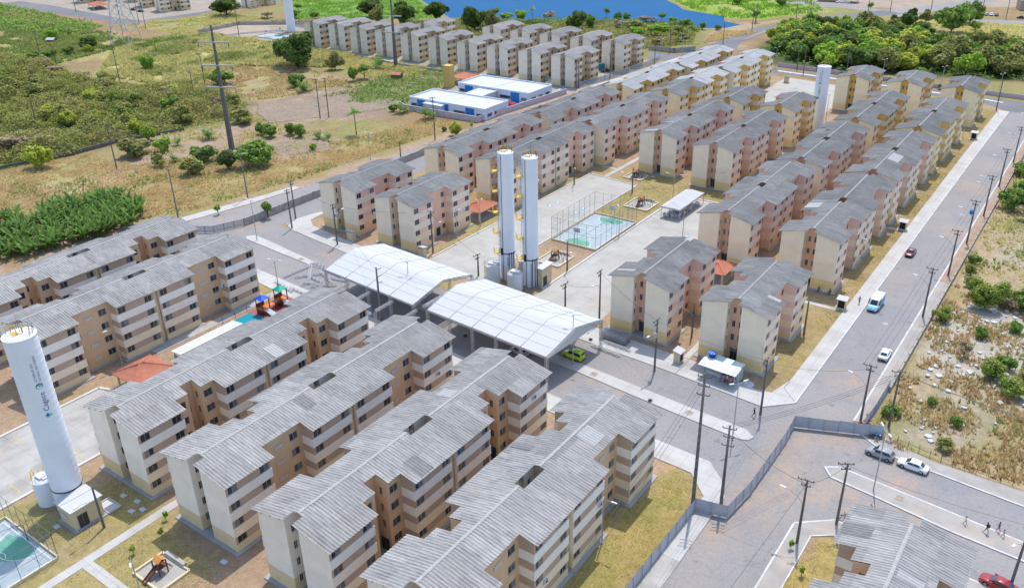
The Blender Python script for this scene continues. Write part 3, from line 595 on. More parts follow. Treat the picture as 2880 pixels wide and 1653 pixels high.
        # ---- roof of this module
        ya = 0 if mod_i == 0 else y0-slot/2; yb = y0+L+.5 if mod_i == len(mods)-1 else y0+L+slot/2
        xo = w+.75; xr = wr+.35; y1 = y0+f1+.3; y2 = y0+f1+r-.3
        hw = .78 if style == 'S' else .72
        def ext(y, s):
            inn = hw if (y < ya+1.75 and mod_i == 0) or (y > yb-1.75 and mod_i == len(mods)-1) else 0
            if double and ((mod_i == 0 and y > yb-(2.3 if style == 'S' else 1.35)) or (mod_i == 1 and y < ya+(2.3 if style == 'S' else 1.35))): inn = hw
            out = xo
            if y1 < y < y2:
                out = xr
                if ('R' if s > 0 else 'L') in deep and y0+f1+2.55 < y < y0+f1+4.75: out = 2.25
            return inn, out
        brk = sorted(set([ya, yb, ya+1.75, yb-1.75, y1, y2, y0+f1+2.55, y0+f1+4.75]+([yb-2.3, ya+2.3, yb-1.35, ya+1.35] if double else [])))
        rb = MB(); PER = .47 if style == 'S' else .42; AMP = .062 if style == 'S' else .045; NS = 6 if detail == 2 else 5
        for s in (1, -1):
            for b0, b1 in zip(brk[:-1], brk[1:]):
                if b1-b0 < .02: continue
                inn, out = ext((b0+b1)/2, s)
                nc = max(1, int(round((b1-b0)/PER*NS))); xs = [inn]+([3.3] if inn < 3.2 and out > 3.5 else [])+[out]
                segs = list(zip(xs[:-1], xs[1:]))
                for si, (xa, xb) in enumerate(segs):
                    st = -.02*si; vs = []; fs = []
                    xb2 = xb+(.06 if si < len(segs)-1 else 0)
                    for c in range(nc+1):
                        y = b0+(b1-b0)*c/nc; wv = AMP*math.cos(2*math.pi*y/PER)
                        for (x, t) in ((xa, 0), (xb2, 0), (xb2, -.03), (xa, -.03)): vs.append((s*x, y, rz_(x)+wv+st+t))
                    for c in range(nc):
                        q = c*4
                        fq = [(q,q+1,q+5,q+4),(q+1,q+2,q+6,q+5),(q+2,q+3,q+7,q+6),(q+3,q,q+4,q+7)]
                        fs += fq if s > 0 else [f[::-1] for f in fq]
                    fs += [(3,2,1,0) if s > 0 else (0,1,2,3), tuple(nc*4+k for k in ((0,1,2,3) if s > 0 else (3,2,1,0)))]
                    rb.add(vs, fs)
        ro = rb.build('roof', p['roof'], root)
        # ridge cap
        ka = ya+(1.75 if mod_i == 0 else (2.3 if style == 'S' else 1.35)); kb_ = yb-(1.75 if mod_i == len(mods)-1 else (2.3 if style == 'S' else 1.35))
        rc = MB(); k = 0; y = ka
        while y < kb_-.2:
            ye = min(y+1.15, kb_)
            for s in (1, -1):
                rc.add([(0,y,ZRIDGE+.09+.008*(k%2)),(s*.2,y,ZRIDGE+.015+.008*(k%2)),(s*.2,ye,ZRIDGE+.015+.008*(k%2)),(0,ye,ZRIDGE+.09+.008*(k%2))][::s], [(0,1,2,3)])
                rc.add([(s*.2,y,ZRIDGE+.015+.008*(k%2)),(s*.2,y,ZRIDGE-.05),(s*.2,ye,ZRIDGE-.05),(s*.2,ye,ZRIDGE+.015+.008*(k%2))][::s], [(0,1,2,3)])
            k += 1; y += 1.1
        rc.build('ridge_cap', M['cap'] if style == 'S' else M['capN'], ro)
        if detail == 2:
            for (yy, d) in ((ya, 1), (yb, -1)):
                if (d > 0 and mod_i == 0) or (d < 0 and mod_i == len(mods)-1):
                    for x in (1.5, 3.2, 4.9, 6.3):
                        for s in (1, -1):
                            pb = MB(); pb.obox((s*x, yy+d*.05, rz_(x)-.14),(s*x, yy+d*.6, rz_(x)-.14), .08, .14); pb.build('purlin', M['wood'], root)
    if double:
        mc = MB()
        cx_ = mods[0][0]+L
        mc.box(-w+.5,-nw-.1,cx_+.2,cx_+slot-.2,0,rz_(w)-.3); mc.box(nw+.1,w-.5,cx_+.2,cx_+slot-.2,0,rz_(w)-.3)
        mc.build('joint_wall', p['endb'], root)
    root['L'] = total
    return root
def place(proto, used, xc, y0, y1, label, group, wid=None, nomw=13.5, roof=None):
    if used.get(proto) is None: o = proto; used[proto] = 1
    else: o = copy_tree(proto)
    o.location = (xc, y0, 0); o.scale = ((wid/nomw) if wid else 1, (y1-y0)/o['L'], 1)
    tag(o, label, 'apartment block', group)
    if roof:
        rs = [c for c in o.children if base(c.name) == 'roof']
        rs.sort(key=lambda c: min(v.co.y for v in list(c.data.vertices)[:8]))
        for c, m_ in zip(rs, roof if isinstance(roof, list) else [roof]*len(rs)):
            c.material_slots[0].link = 'OBJECT'; c.material_slots[0].material = m_
    return o
U_ = {}
SR = block_proto('S', 'S', True, 'R', 2); SL = block_proto('S', 'S', True, 'L', 2); SS = block_proto('S', 'S', False, 'L', 2)
g1 = 'brown and white blocks south of the tents street'
place(SR, U_, -164.3, 54.0, 101.0, 'brown and white block beside the broad-leaved plants, outermost of its row', g1)
place(SL, U_, -145.3, 54.2, 101.2, 'brown and white block behind the water tower, facing the colourful playground', g1)
place(SR, U_, -107.1, 48.4, 95.2, 'brown and white block with its end beside the lettered water tower', g1)
place(SL, U_, -87.6, 48.1, 95.0, 'brown and white block with its end facing the sandbox slide', g1)
place(SR, U_, -68.2, 47.6, 94.5, 'brown and white block between the sandbox-facing block and the hoarding-side block', g1)
place(SL, U_, -49.2, 47.1, 93.9, 'brown and white block beside the lawn along the metal hoarding', g1)
place(SS, U_, -7.8, 67.3, 89.7, 'single brown block on the far street corner, beside the red car', g1)
for k in U_: pass
g2 = 'pink striped blocks north of the tents street'; g3 = 'gold striped blocks at the north end'
N1P = block_proto('N', 'P', False, 'L', 1); N2P = block_proto('N', 'P', True, 'L', 1)
N1G = block_proto('N', 'G', False, 'L', 1); N2G = block_proto('N', 'G', True, 'L', 1)
place(N1P, U_, -64.6, 128.7, 150.9, 'single pink striped block between the concrete road and the terracotta pavilion', g2, 13.4)
place(N1P, U_, -46.1, 128.5, 150.8, 'single pink striped block behind the white kiosk with blue tank', g2, 13.4)
place(N2P, U_, -64.1, 166.8, 209.6, 'double pink striped block beside the small white marquee with chairs', g2, 13.2)
place(N2P, U_, -45.5, 166.7, 209.7, 'double pink striped block along the long road, nearest the blue van', g2, 13.4)
place(N2P, U_, -62.9, 211.4, 252.7, 'double pink striped block behind the one beside the small marquee', g2, 12.8)
place(N2P, U_, -45.2, 211.2, 252.9, 'double pink striped block along the long road, second from the kiosk end', g2, 13.0)
place(N2G, U_, -62.0, 255.3, 295.5, 'double gold striped block in the middle row, beside the northern water tower', g3, 12.7)
place(N2G, U_, -44.9, 255.4, 295.5, 'double gold striped block along the long road', g3, 12.8)
place(N1G, U_, -78.1, 309.8, 329.6, 'single gold striped block next to the northern water tower', g3, 12.4)
place(N1G, U_, -61.2, 309.9, 330.0, 'single gold striped block in the middle of three by the north street', g3, 12.5)
place(N1G, U_, -44.3, 310.2, 330.2, 'single gold striped block on the corner of long road and north street', g3, 12.4)
place(N2P, U_, -104.2, 214.5, 255.4, 'double pink striped block behind the small sand playground', g2, 12.9)
place(N2P, U_, -86.4, 211.5, 252.8, 'double pink striped block with its end facing the small marquee', g2, 12.8)
place(N1G, U_, -102.6, 258.8, 279.0, 'single gold striped block in front of the empty concrete lot', g3, 12.6)
place(N1G, U_, -85.9, 258.8, 279.2, 'single gold striped block at the foot of the northern water tower', g3, 12.4)
place(N1P, U_, -150.6, 135.4, 157.0, 'single pink striped block on the west corner of the tents street', g2, 13.9)
place(N1P, U_, -132.0, 135.2, 157.0, 'single pink striped block beside the terracotta pavilion by the twin towers', g2, 13.5)
place(N2P, U_, -146.8, 170.4, 211.6, 'double pink striped block along the west road, behind the corner block', g2, 13.4)
place(N2P, U_, -129.1, 170.3, 212.6, 'double pink striped block directly behind the twin water towers', g2, 13.2)
place(N2P, U_, -143.9, 212.9, 254.3, 'double pink striped block along the west road, opposite the school', g2, 13.0)
place(N2P, U_, -126.4, 213.2, 255.0, 'double pink striped block with its doors on the footpath', g2, 13.1)
place(N2G, U_, -141.1, 258.6, 298.8, 'white roofed gold block along the west road, nearer the school', g3, 12.5, roof=M['roofW'])
place(N2G, U_, -138.6, 297.9, 338.2, 'white roofed gold block along the west road, by the north street', g3, 12.5, roof=M['roofW'])
place(N2G, U_, -124.0, 258.5, 298.5, 'gold striped block with half its roof grey and half white', g3, 12.7, roof=[M['roofN'], M['roofW']])
place(N2G, U_, -121.9, 298.5, 338.4, 'white roofed gold block facing the empty concrete lot', g3, 12.5, roof=M['roofW'])
g4 = 'pale single blocks of the estate by the lake'
NF = block_proto('N', 'F', False, '', 1)
f1 = [(-333.2,296.2),(-318.4,298.3),(-302.0,296.5),(-286.8,297.6),(-269.6,296.3),(-252.4,295.4),(-234.6,293.6),(-218,292.8),(-200.7,291.4),(-184.2,290.6)]
f2 = [(-281.6,319.2),(-247,328),(-230,326.6),(-213.8,326.4),(-197,325.1),(-180.6,324.2)]
for i, (x, y) in enumerate(f1): place(NF, U_, x, y, y+19.6, 'pale single block in the lake estate front row, %s from its street fence' % ORD[10-i], g4, 12.2)
for i, (x, y) in enumerate(f2): place(NF, U_, x, y, y+19.0, 'pale single block in the lake estate rear row, %s from its street fence' % ORD[6-i], g4, 12.0)
for i, (x, y, a) in enumerate([(-508,328,.3),(-536,334,.3),(-594,325,.3),(-565,345,.3),(-470,366,.1)]):
    o = place(NF, U_, x, y, y+19.5, ['grey estate block beyond the corner road, beside the parked cars','grey estate block behind the white parked car','grey estate block at the far corner of the corner road','grey estate block behind the far terracotta pavilion','low grey house block across the corner road, near the green meadow'][i], 'grey blocks beyond the corner road', 12.2)
    o.rotation_euler.z = -a
    if i == 4: o.scale.z = .4

# odd replacement sheets on the roofs
def odd_sheet(lab_part, s, x0, x1, y0, y1, m):
    o = [b for b in bpy.data.objects if b.get('category') == 'apartment block' and lab_part in b['label']][0]
    S_ = 'brown' in o['label']; PER = .47 if S_ else .42; AMP = .062 if S_ else .045
    mb = MB(); n = max(2, int((y1-y0)/PER*6)); vs = []; fs = []
    for c in range(n+1):
        y = y0+(y1-y0)*c/n; wv = AMP*math.cos(2*math.pi*y/PER)+.03
        for x in (x0, x1): vs.append((s*x, y, rz_(x)+wv))
    for c in range(n): q = 2*c; fs.append((q,q+1,q+3,q+2) if s > 0 else (q+2,q+3,q+1,q))
    mb.add(vs, fs); mb.build('replacement_sheet', m, o)
dk_ = mat('old_dark_sheet', (.22,.216,.208), .9, .2, 1.2); lt_ = mat('new_grey_sheet', (.40,.395,.385), .8, .1, 1.2)
for a in [('behind the small sand playground',-1,1.2,5.2,2.2,2.9,M['skylight']),('behind the small sand playground',-1,1.0,4.6,12.2,12.9,M['skylight']),('behind the white kiosk',1,3.4,5.8,9.5-3,10.4-3,lt_),('concrete road and the terracotta',-1,2.5,6.2,2.6,3.6,lt_),('one beside the small marquee',-1,3.3,6.6,28,34,dk_),('beside the small white marquee',1,.5,3.2,24,30,dk_),('along the long road, nearest',-1,3.4,6.6,15.5,19,lt_),('along the long road, second',1,.4,3.2,12,18,lt_),('hoarding-side block',1,3.5,6.7,16.5,18.8,dk_),('hoarding-side block',-1,.4,3.3,31,33.2,lt_),('end facing the sandbox',1,.4,3.3,17.4,19.4,dk_),('lettered water tower',1,3.5,6.8,25.2,27.3,lt_),('lawn along the metal hoarding',-1,3.4,6.7,28.5,29.6,dk_),('lawn along the metal hoarding',1,.4,3.3,34,37,lt_),('single brown block on the far',1,.5,3.3,12,13.2,lt_),('single brown block on the far',-1,3.5,6.7,17,19.5,dk_)]: odd_sheet(*a)
# ------------------------------------------------------------------ trusses and tents
def truss_mesh(mb, p0, p1, s=.4, r=.025, step=.6, tri=False):
    p0 = Vector(p0); p1 = Vector(p1); d = p1-p0; L = d.length; d.normalize()
    u = Vector((0,0,1)) if abs(d.z) < .9 else Vector((1,0,0)); a = d.cross(u).normalized()*s/2; b = a.cross(d).normalized()*s/2
    cs = [a+b, -a+b, -a-b, a-b]
    for c in cs: mb.obox(p0+c, p1+c, r*2, r*2)
    n = max(1, int(L/step))
    for i in range(n):
        q0 = p0+d*(L*i/n); q1 = p0+d*(L*(i+1)/n)
        for k in range(4):
            c0, c1 = cs[k], cs[(k+1) % 4]
            if i % 2: c0, c1 = c1, c0
            mb.obox(q0+c0, q1+c1, r*1.3, r*1.3); 
def tent(name, label, cx, cy, Ln, Wd, rot, ze, zr, bays, gable=None):
    t = thing(name, label, 'tent', (cx, cy, 0), rot, 'large white event tents over the street')
    h = Wd/2; mb = MB(); nxx = bays*4; yy = [-h, -h*.72, -h*.4, -h*.12, 0, h*.12, h*.4, h*.72, h]
    def zz(x, y):
        f = 1-abs(y)/h; z = ze+(zr-ze)*(f**.92)
        ph = (x+Ln/2)/Ln*bays % 1; return z-.10*math.sin(math.pi*ph)*(.3+.7*math.sin(math.pi*min(1, f+.1)))
    vs = []; fs = []
    for i in range(nxx+1):
        x = -Ln/2+Ln*i/nxx
        for y in yy: vs.append((x, y, zz(x, y)))
    m = len(yy)
    for i in range(nxx):
        for j in range(m-1): fs.append((i*m+j, (i+1)*m+j, (i+1)*m+j+1, i*m+j+1))
    b0 = len(vs); vs += [(x, y, z-.03) for x, y, z in vs]; fs += [tuple(b0+q for q in f[::-1]) for f in fs]
    mb.add(vs, fs); mb.build('canopy', M['fabric'], t, smooth=True)
    for i in range(bays+1):
        x = -Ln/2+Ln*i/bays; sb = MB(); sb.tube([(x, y, zz(x, y)+.02) for y in yy], .07, 6); sb.build('seam', M['fabric'], t, smooth=True)
        for s in (-1, 1):
            lg = MB(); truss_mesh(lg, (x, s*h, .1), (x, s*h, ze-.05), .42, .03, .55); lg.box(x-.35,x+.35,s*h-.35,s*h+.35,.0,.12); lg.build('leg', M['galv'], t)
        rf = MB(); truss_mesh(rf, (x, -h, ze-.25), (x, 0, zr-.3), .35, .025, .7); truss_mesh(rf, (x, h, ze-.25), (x, 0, zr-.3), .35, .025, .7); rf.build('rafter', M['galv'], t)
    for y in (-h*.75, -h*.5, -h*.25, h*.25, h*.5, h*.75):
        sb = MB(); sb.tube([(x, y, zz(x, y)+.012) for x in np.linspace(-Ln/2, Ln/2, nxx+1)], .025, 4); sb.build('strap', M['steel'], t)
    for s in (-1, 1):
        v = MB(); v.box(-Ln/2,Ln/2,s*h-.02,s*h+.02,ze-.35,ze+.01); v.build('valance', M['fabric'], t)
        e = MB(); e.box(-Ln/2,Ln/2,s*h-.06,s*h+.06,ze-.42,ze-.36); e.build('eave_beam', M['steel'], t)
    if gable:
        x = gable*Ln/2; g = MB(); top = [(x+.06*gable, y, zz(x, y)-.02) for y in yy]; bot = [(x+.06*gable, y, ze-.55) for y in yy]
        for j in range(m-1):
            q = [bot[j], bot[j+1], top[j+1], top[j]]; g.add(q+[(a-.05*gable, b, c) for a, b, c in q], [(0,1,2,3),(7,6,5,4)])
        g.build('gable_panel', M['fabric'], t)
    return t
tent('event_tent', 'large white event tent over the street, with the open left-hand gable beside loose trusses', -113.7, 116.4, 26.2, 16.7, R(-4.2), 6.0, 8.0, 4)
tent('event_tent', 'large white event tent over the street, with gable panel above the green van', -83.0, 114.4, 28.4, 16.6, R(-4.0), 6.0, 8.0, 5, gable=1)
def truss(p0, p1, label, s=.42, group='loose aluminium trusses of the tents'):
    c = (Vector(p0)+Vector(p1))/2; mb = MB(); truss_mesh(mb, Vector(p0)-c, Vector(p1)-c, s, .03, .6)
    return tag(mb.build('truss_section', M['galv'], loc=c), label, 'truss', group)
for x in (-119.8, -113.3, -106.8, -100.4):
    y = 108.0-.07*(x+113); truss((x, y, 5.1), (x, y-5.2, 5.1), 'horizontal truss outrigger from the tent eave over the sidewalk'); 
for x in (-119.8, -106.8): 
    y = 102.6-.07*(x+113); mb = MB(); truss_mesh(mb, (0,0,0), (0,0,4.8), .4, .03, .6); tag(mb.build('truss_column', M['galv'], loc=(x, y, .1)), 'upright truss column carrying an outrigger behind the brown block', 'truss', 'truss columns beside the tents')
truss((-99.6,108,5.6), (-99.4,121,5.6), 'long truss spanning the gap between the two tents'); truss((-98.9,108.2,6.0),(-98.7,121.5,6.0), 'second long truss in the gap between the tents')
truss((-119.6,102.2,4.9),(-107,101.3,4.9), 'truss beam along the outrigger ends')
for i, (a, b) in enumerate([((-141.7,109.3),(-141.2,116.8)),((-141.3,117),(-136,111.4)),((-139.5,115.2),(-134.6,110.2)),((-137.2,116),(-130.5,113.2)),((-136,110),(-130,111.6)),((-134,114.6),(-128.6,115.6)),((-133.2,109.3),(-129,113)),((-139.7,110.6),(-135.2,116.2)),((-131.5,110.3),(-128.4,110.0)),((-138.8,113),(-132.5,112.2))]):
    truss((*a, .3), (*b, .3), 'loose truss lying on the asphalt beside the tent')
for i, (a, b) in enumerate([((-142.4,118.0),(-131,116.6)),((-142,118.7),(-131,117.3)),((-136.5,106.5),(-129.5,106.1)),((-141.8,106.9),(-134.5,105.4))]):
    truss((*a, .42), (*b, .42), 'long straight truss laid along the pavement near the tent')
for i in range(3):
    for j in range(4):
        truss((-70.2, 124.9+j*.62, .42+i*.5), (-64.6, 124.6+j*.62, .42+i*.5), 'truss in the neat stack beside the single pink block', .4, 'stacked trusses')
truss((-70, 121.3, .3), (-63.6, 120.7, .3), 'single truss lying by the kerb, in front of the truss stack'); truss((-68.6,123.6,.36),(-62.8,123.2,.36), 'truss lying on the sidewalk in front of the stack')
for i, (x, y) in enumerate([(-71.2,123),(-92,111),(-90,114.5),(-52.4,110.9),(-98.6,126),(-139.8,106.2),(-138,106)]):
    mb = MB(); mb.lathe([(.28,-.12),(.36,-.1),(.36,.1),(.28,.12),(.2,.1),(.2,-.1)], 14); o = mb.build('tyre', M['dark'], loc=(x, y, .26 if y < 121 or y > 124 else .28)); tag(o, 'old black tyre lying on the pavement near the tents', 'tyre', 'tyres near the tents')
# stage deck under the tent
t = thing('folding_table', 'dark folding table standing under the tent edge by the trusses', 'table', (-127.2, 108.8, .0), R(-4))
mb = MB(); mb.box(-1.8,1.8,-.5,.5,.92,1.0); mb.build('table_top', M['dark'], t)
for x in (-1.6, 1.6):
    for y in (-.4, .4): mb = MB(); mb.box(x-.03,x+.03,y-.03,y+.03,0,.92); mb.build('leg', M['steel'], t)
# ------------------------------------------------------------------ water towers
M['tower'] = mat('tower_paint', (.74,.77,.82), .55, .03, .4, spec=.35, dirt=(.66,.68,.71), dscale=.5, damt=.3)
M['blueink'] = mat('navy_lettering', (.02,.05,.11), .6, .05); M['teal'] = mat('teal_print', (.01,.22,.30), .6, .1); M['tealg'] = mat('green_print', (.02,.19,.15), .6, .1); M['lightteal'] = mat('light_teal_print', (.15,.5,.55), .6, .1)
M['cream'] = mat('cream_plaster', (.62,.52,.34), .9, .07, .6, dirt=(.5,.42,.28), dscale=.7, damt=.4)
M['slabw'] = mat('white_slab', (.50,.51,.52), .8, .06, .6)
def text_on(parent, name, s, size, m, a0, z0, Rc, dirn=1):
    cu = bpy.data.curves.new('lettering', 'FONT'); cu.body = s; cu.size = size; cu.align_y = 'CENTER'; cu.resolution_u = 3
    o = bpy.data.objects.new('lettering_tmp', cu); COL.link(o); dg = bpy.context.evaluated_depsgraph_get()
    me_ = bpy.data.meshes.new_from_object(o.evaluated_get(dg)); bpy.data.objects.remove(o)
    me_.name = name
    me_.materials.clear(); me_.materials.append(m)
    for v in me_.vertices:
        a = a0-v.co.y/Rc; v.co = Vector((Rc*math.cos(a), Rc*math.sin(a), z0+v.co.x))
    return link(name, me_, parent)
def patch(parent, name, poly, m, a0, z0, Rc):
    mb = MB(); vs = []
    for x, y in poly: a = a0-y/Rc; vs.append((Rc*math.cos(a), Rc*math.sin(a), z0+x))
    mb.add(vs, [tuple(range(len(vs)))]); return mb.build(name, m, parent)
def lettering(t, a0, zl, Rc, k=1.):
    Rc += .015
    text_on(t, 'lettering', 'Cagece', 1.0*k, M['blueink'], a0, zl+.55*k, Rc)
    patch(t, 'drop_logo', [(-.45,-.1),(-.3,-.42),(.0,-.45),(.0,.0),(.25,.12),(.0,.42),(-.25,.45),(-.45,.2)], M['lightteal'], a0+.02, zl, Rc)
    patch(t, 'drop_logo', [(-.3,0),(-.25,.3),(0,.38),(.32,.1),(.05,-.05)], M['teal'], a0+.02, zl, Rc+.012)
    z1 = zl+4.55*k
    patch(t, 'crest', [(-.45,-.2),(-.3,-.45),(.2,-.4),(.4,0),(.2,.45),(-.3,.5),(-.45,.25)], M['tealg'], a0, z1, Rc)
    patch(t, 'crest', [(.22*math.cos(q), .25*math.sin(q)-.05) for q in np.linspace(0, 2*math.pi, 12, endpoint=False)], M['lightteal'], a0, z1, Rc+.012)
    text_on(t, 'lettering', 'GOVERNO DO', .42*k, M['blueink'], a0-.12, z1+.6*k, Rc); text_on(t, 'lettering', 'ESTADO DO CEARÁ', .42*k, M['blueink'], a0+.14, z1+.6*k, Rc)
def ladder(t, a, z0, z1, Rc, m, cage=True):
    mb = MB(); ca, sa = math.cos(a), math.sin(a); r = Rc+.25
    for s in (-.22, .22):
        x, y = r*ca-s*sa, r*sa+s*ca; mb.tube([(x,y,z0),(x,y,z1)], .035, 5)
    n = int((z1-z0)/.4)
    for i in range(n): z = z0+.3+i*.4; mb.obox((r*ca+.22*sa, r*sa-.22*ca, z), (r*ca-.22*sa, r*sa+.22*ca, z), .03, .03)
    if cage:
        for i in range(int((z1-z0-2)/.9)):
            z = z0+2+i*.9; pts = []
            for k in range(7):
                th = -math.pi/2+math.pi*k/6; q = r+.7*math.cos(th); s = .38*math.sin(th); pts.append((q*ca-s*sa, q*sa+s*ca, z))
            mb.tube(pts, .02, 4, cap=False)
    mb.build('ladder', m, t)
def railing(t, Rc, z, m, n=12, a0=0, a1=2*math.pi, h=1.0):
    mb = MB(); pts = [(Rc*math.cos(a), Rc*math.sin(a)) for a in np.linspace(a0, a1, n)]
    for x, y in pts: mb.obox((x,y,z),(x,y,z+h),.04,.04)
    for zz in (h*.5, h): mb.tube([(x,y,z+zz) for x, y in pts], .022, 4, cap=False)
    mb.build('railing', m, t)
def shell(t, Rc, z0, z1, joint, m):
    pr = [(Rc, z0)]; z = z0+joint
    while z < z1-.2: pr += [(Rc, z-.03), (Rc+.018, z-.02), (Rc+.018, z+.02), (Rc, z+.03)]; z += joint
    pr += [(Rc, z1-.12), (Rc+.05, z1-.1), (Rc+.05, z1)]
    mb = MB(); mb.lathe(pr, 48); o = mb.build('shell', m, t)
    return o
def topdeck(t, Rc, z, ym, sc=1.):
    mb = MB(); mb.lathe([(Rc-.08, z), (Rc-.08, z+.06), (Rc*.5, z+.16)], 40); mb.build('lid', M['white'], t)
    railing(t, Rc-.25, z+.02, M['dark'], 9, .3, 3.6, .9)
    mb = MB(); mb.box(-.9*sc,.1,-.7,.1,z+.18,z+.24); mb.build('hatch', M['yellow'], t)
    mb = MB()
    for a, b in (((-1.4,-.9),(.2,-.3)),((-1.4,-.3),(.2,.4)),((.2,.5),(1.2,.9))): mb.obox((*a,z+.9),(*b,z+1.5),.08,.08); mb.obox((*a,z+.1),(*a,z+.9),.08,.08); mb.obox((*b,z+.1),(*b,z+1.5),.08,.08)
    mb.build('gantry', ym, t)
    mb = MB(); mb.tube([(.1,.2,z),(.1,.2,z+3.2)], [.03,.015], 5); mb.build('lightning_rod', M['dark'], t)
def tower(label, x, y, Rc, h, text=None, z0=0):
    t = thing('water_tower', label, 'water tower', (x, y, 0)); shell(t, Rc, z0, h, 1.05, M['tower']); topdeck(t, Rc, h, M['yellow'])
    if text: lettering(t, R(text[0]), text[1], Rc, text[2])
    return t
t = tower('tall white lettered water tower beside the concrete pump house and corner court', -109.5, 41.5, 2.06, 28, (-7, 16.5, 1.0))
mb = MB(); mb.lathe([(2.09,3.45),(2.11,3.5),(2.11,3.62),(2.09,3.66)], 40); mb.build('seal_ring', M['dark'], t); ladder(t, R(160), 4, 28, 2.06, M['yellow'])
tower('tall white lettered water tower among the gold blocks, no railing cage', -80.6, 283.4, 2.1, 20.5, (-92, 10.9, 1.0))
tower('tall white water tower by the distant ball court, beside the big mango tree', -377.5, 321.5, 2.3, 30)
for i, (x, y, lab) in enumerate([(-100.3, 136.8, 'twin white water tower with yellow ladder stages, nearer the terracotta pavilion'), (-94.2, 136.7, 'twin white water tower with yellow ladder stages, nearer the cream pump box and slide')]):
    t = tower(lab, x, y, 1.62, 28.4); t['group'] = 'twin water towers behind the tents'
    mb = MB(); mb.lathe([(1.66,6.2),(1.68,6.25),(1.68,6.4),(1.66,6.45)], 40); mb.build('seal_ring', M['dark'], t)
    a = R(228)
    for k, z in enumerate((6.4, 11, 15.6, 20.2, 24.6)):
        mb = MB(); c = (math.cos(a), math.sin(a)); P0 = (c[0]*1.62, c[1]*1.62)
        mb.obox((P0[0], P0[1], z), (c[0]*3.0, c[1]*3.0, z), 1.3, .1); mb.obox((P0[0], P0[1], z-1.0), (c[0]*2.8, c[1]*2.8, z-.08), .08, .08)
        q = Vector((c[0]*2.95, c[1]*2.95, 0)); sd = Vector((-c[1], c[0], 0))
        for s in (-.6, 0, .6): mb.obox(q+sd*s+Vector((0,0,z)), q+sd*s+Vector((0,0,z+1.1)), .05, .05)
        for zz in (.55, 1.1): mb.obox(q-sd*.6+Vector((0,0,z+zz)), q+sd*.6+Vector((0,0,z+zz)), .05, .05); mb.obox(q+sd*.6+Vector((0,0,z+zz)), (P0[0]+sd.x*.6, P0[1]+sd.y*.6, z+zz), .05, .05)
        mb.build('platform', M['yellow'], t)
    for k, (z0, z1) in enumerate(((.2,6.4),(6.4,11),(11,15.6),(15.6,20.2),(20.2,24.6),(24.6,29.2))): ladder(t, a+(.35 if k % 2 else -.35), z0, z1+.6, 1.62, M['steel'])
    for s in (-.5, .15):
        mb = MB(); b_ = R(-62)+s; mb.tube([(1.72*math.cos(b_),1.72*math.sin(b_),0),(1.72*math.cos(b_),1.72*math.sin(b_),5.6 if s > 0 else 28.2)], .05, 6); mb.build('riser_pipe', M['dark'], t)
    for b_ in (-.75, -.42, -.1): 
        mb = MB(); mb.tube([(1.74*math.cos(b_),1.74*math.sin(b_),0),(1.74*math.cos(b_),1.74*math.sin(b_),6.4),(1.5*math.cos(b_),1.5*math.sin(b_),6.7)], .08, 6); mb.build('pipe', M['dark'], t)
    mb = MB(); mb.obox((math.cos(R(-102))*1.56, math.sin(R(-102))*1.56, 6.7), (math.cos(R(-102))*1.66, math.sin(R(-102))*1.66, 6.7), .7, 1.6); mb.build('hatch_door', M['black'], t)
def tank(label, x, y, r, h):
    t = thing('ground_tank', label, 'water tank', (x, y, 0), 0, 'low white ground tanks'); mb = MB(); mb.lathe([(r,0),(r,h-.15),(r+.06,h-.12),(r+.06,h)], 32); mb.build('shell', M['tower'], t)
    mb = MB(); mb.lathe([(r,h),(r-.2,h+.08),(.2,h+.2)], 24); mb.build('lid', M['slabw'], t)
    mb = MB(); mb.box(-.9,.5,-.6,.6,h+.1,h+.5); mb.box(-.2,.9,-.3,.9,h+.1,h+.35); mb.build('inspection_box', M['white'], t)
    railing(t, r-.1, h, M['yellow'] if x < -105 else M['steel'], 10, 1.2, 5.2, .9); ladder(t, R(200), 0, h+1, r, M['yellow']); return t
tank('low white ground tank beside the lettered water tower', -112.8, 39.9, 1.5, 4.2); tank('low white ground tank beside the twin tower nearer the pavilion', -101.9, 133.4, 1.6, 4.0); tank('low white ground tank beside the twin tower nearer the slide', -95.7, 132.9, 1.62, 3.9)
def pump(label, x0, x1, y0, y1, h, roofm):
    t = thing('pump_house', label, 'pump house', ((x0+x1)/2, (y0+y1)/2, 0)); a, b = (x1-x0)/2, (y1-y0)/2
    mb = MB(); mb.box(-a,a,-b,b,.12,h); mb.build('wall', M['cream'], t); mb = MB(); mb.box(-a-.45,a+.45,-b-.45,b+.45,0,.14); mb.build('plinth', M['plinth'], t)
    mb = MB(); mb.box(-a-.3,a+.3,-b-.3,b+.3,h,h+.16); mb.build('roof_slab', roofm, t)
    link('vent_block', WM['cobogo'], t, (-.6, -b-.03, h*.5), math.pi); link('door', WM['door'], t, (a+.03, -b*.4, .15), math.pi/2*-1); return t
pump('cream pump house with white slab roof at the lettered tower foot', -107.2, -103.4, 38.6, 42.8, 3.3, M['slabw'])
pump('cream pump house with grey slab behind the twin tower nearer the pavilion', -98.0, -96.3, 137.6, 140.6, 4.2, M['slabw']); pump('cream pump house with grey-blue slab beside the twin tower nearer the slide', -92.5, -91.3, 136.6, 140.4, 4.3, M['slabw'])
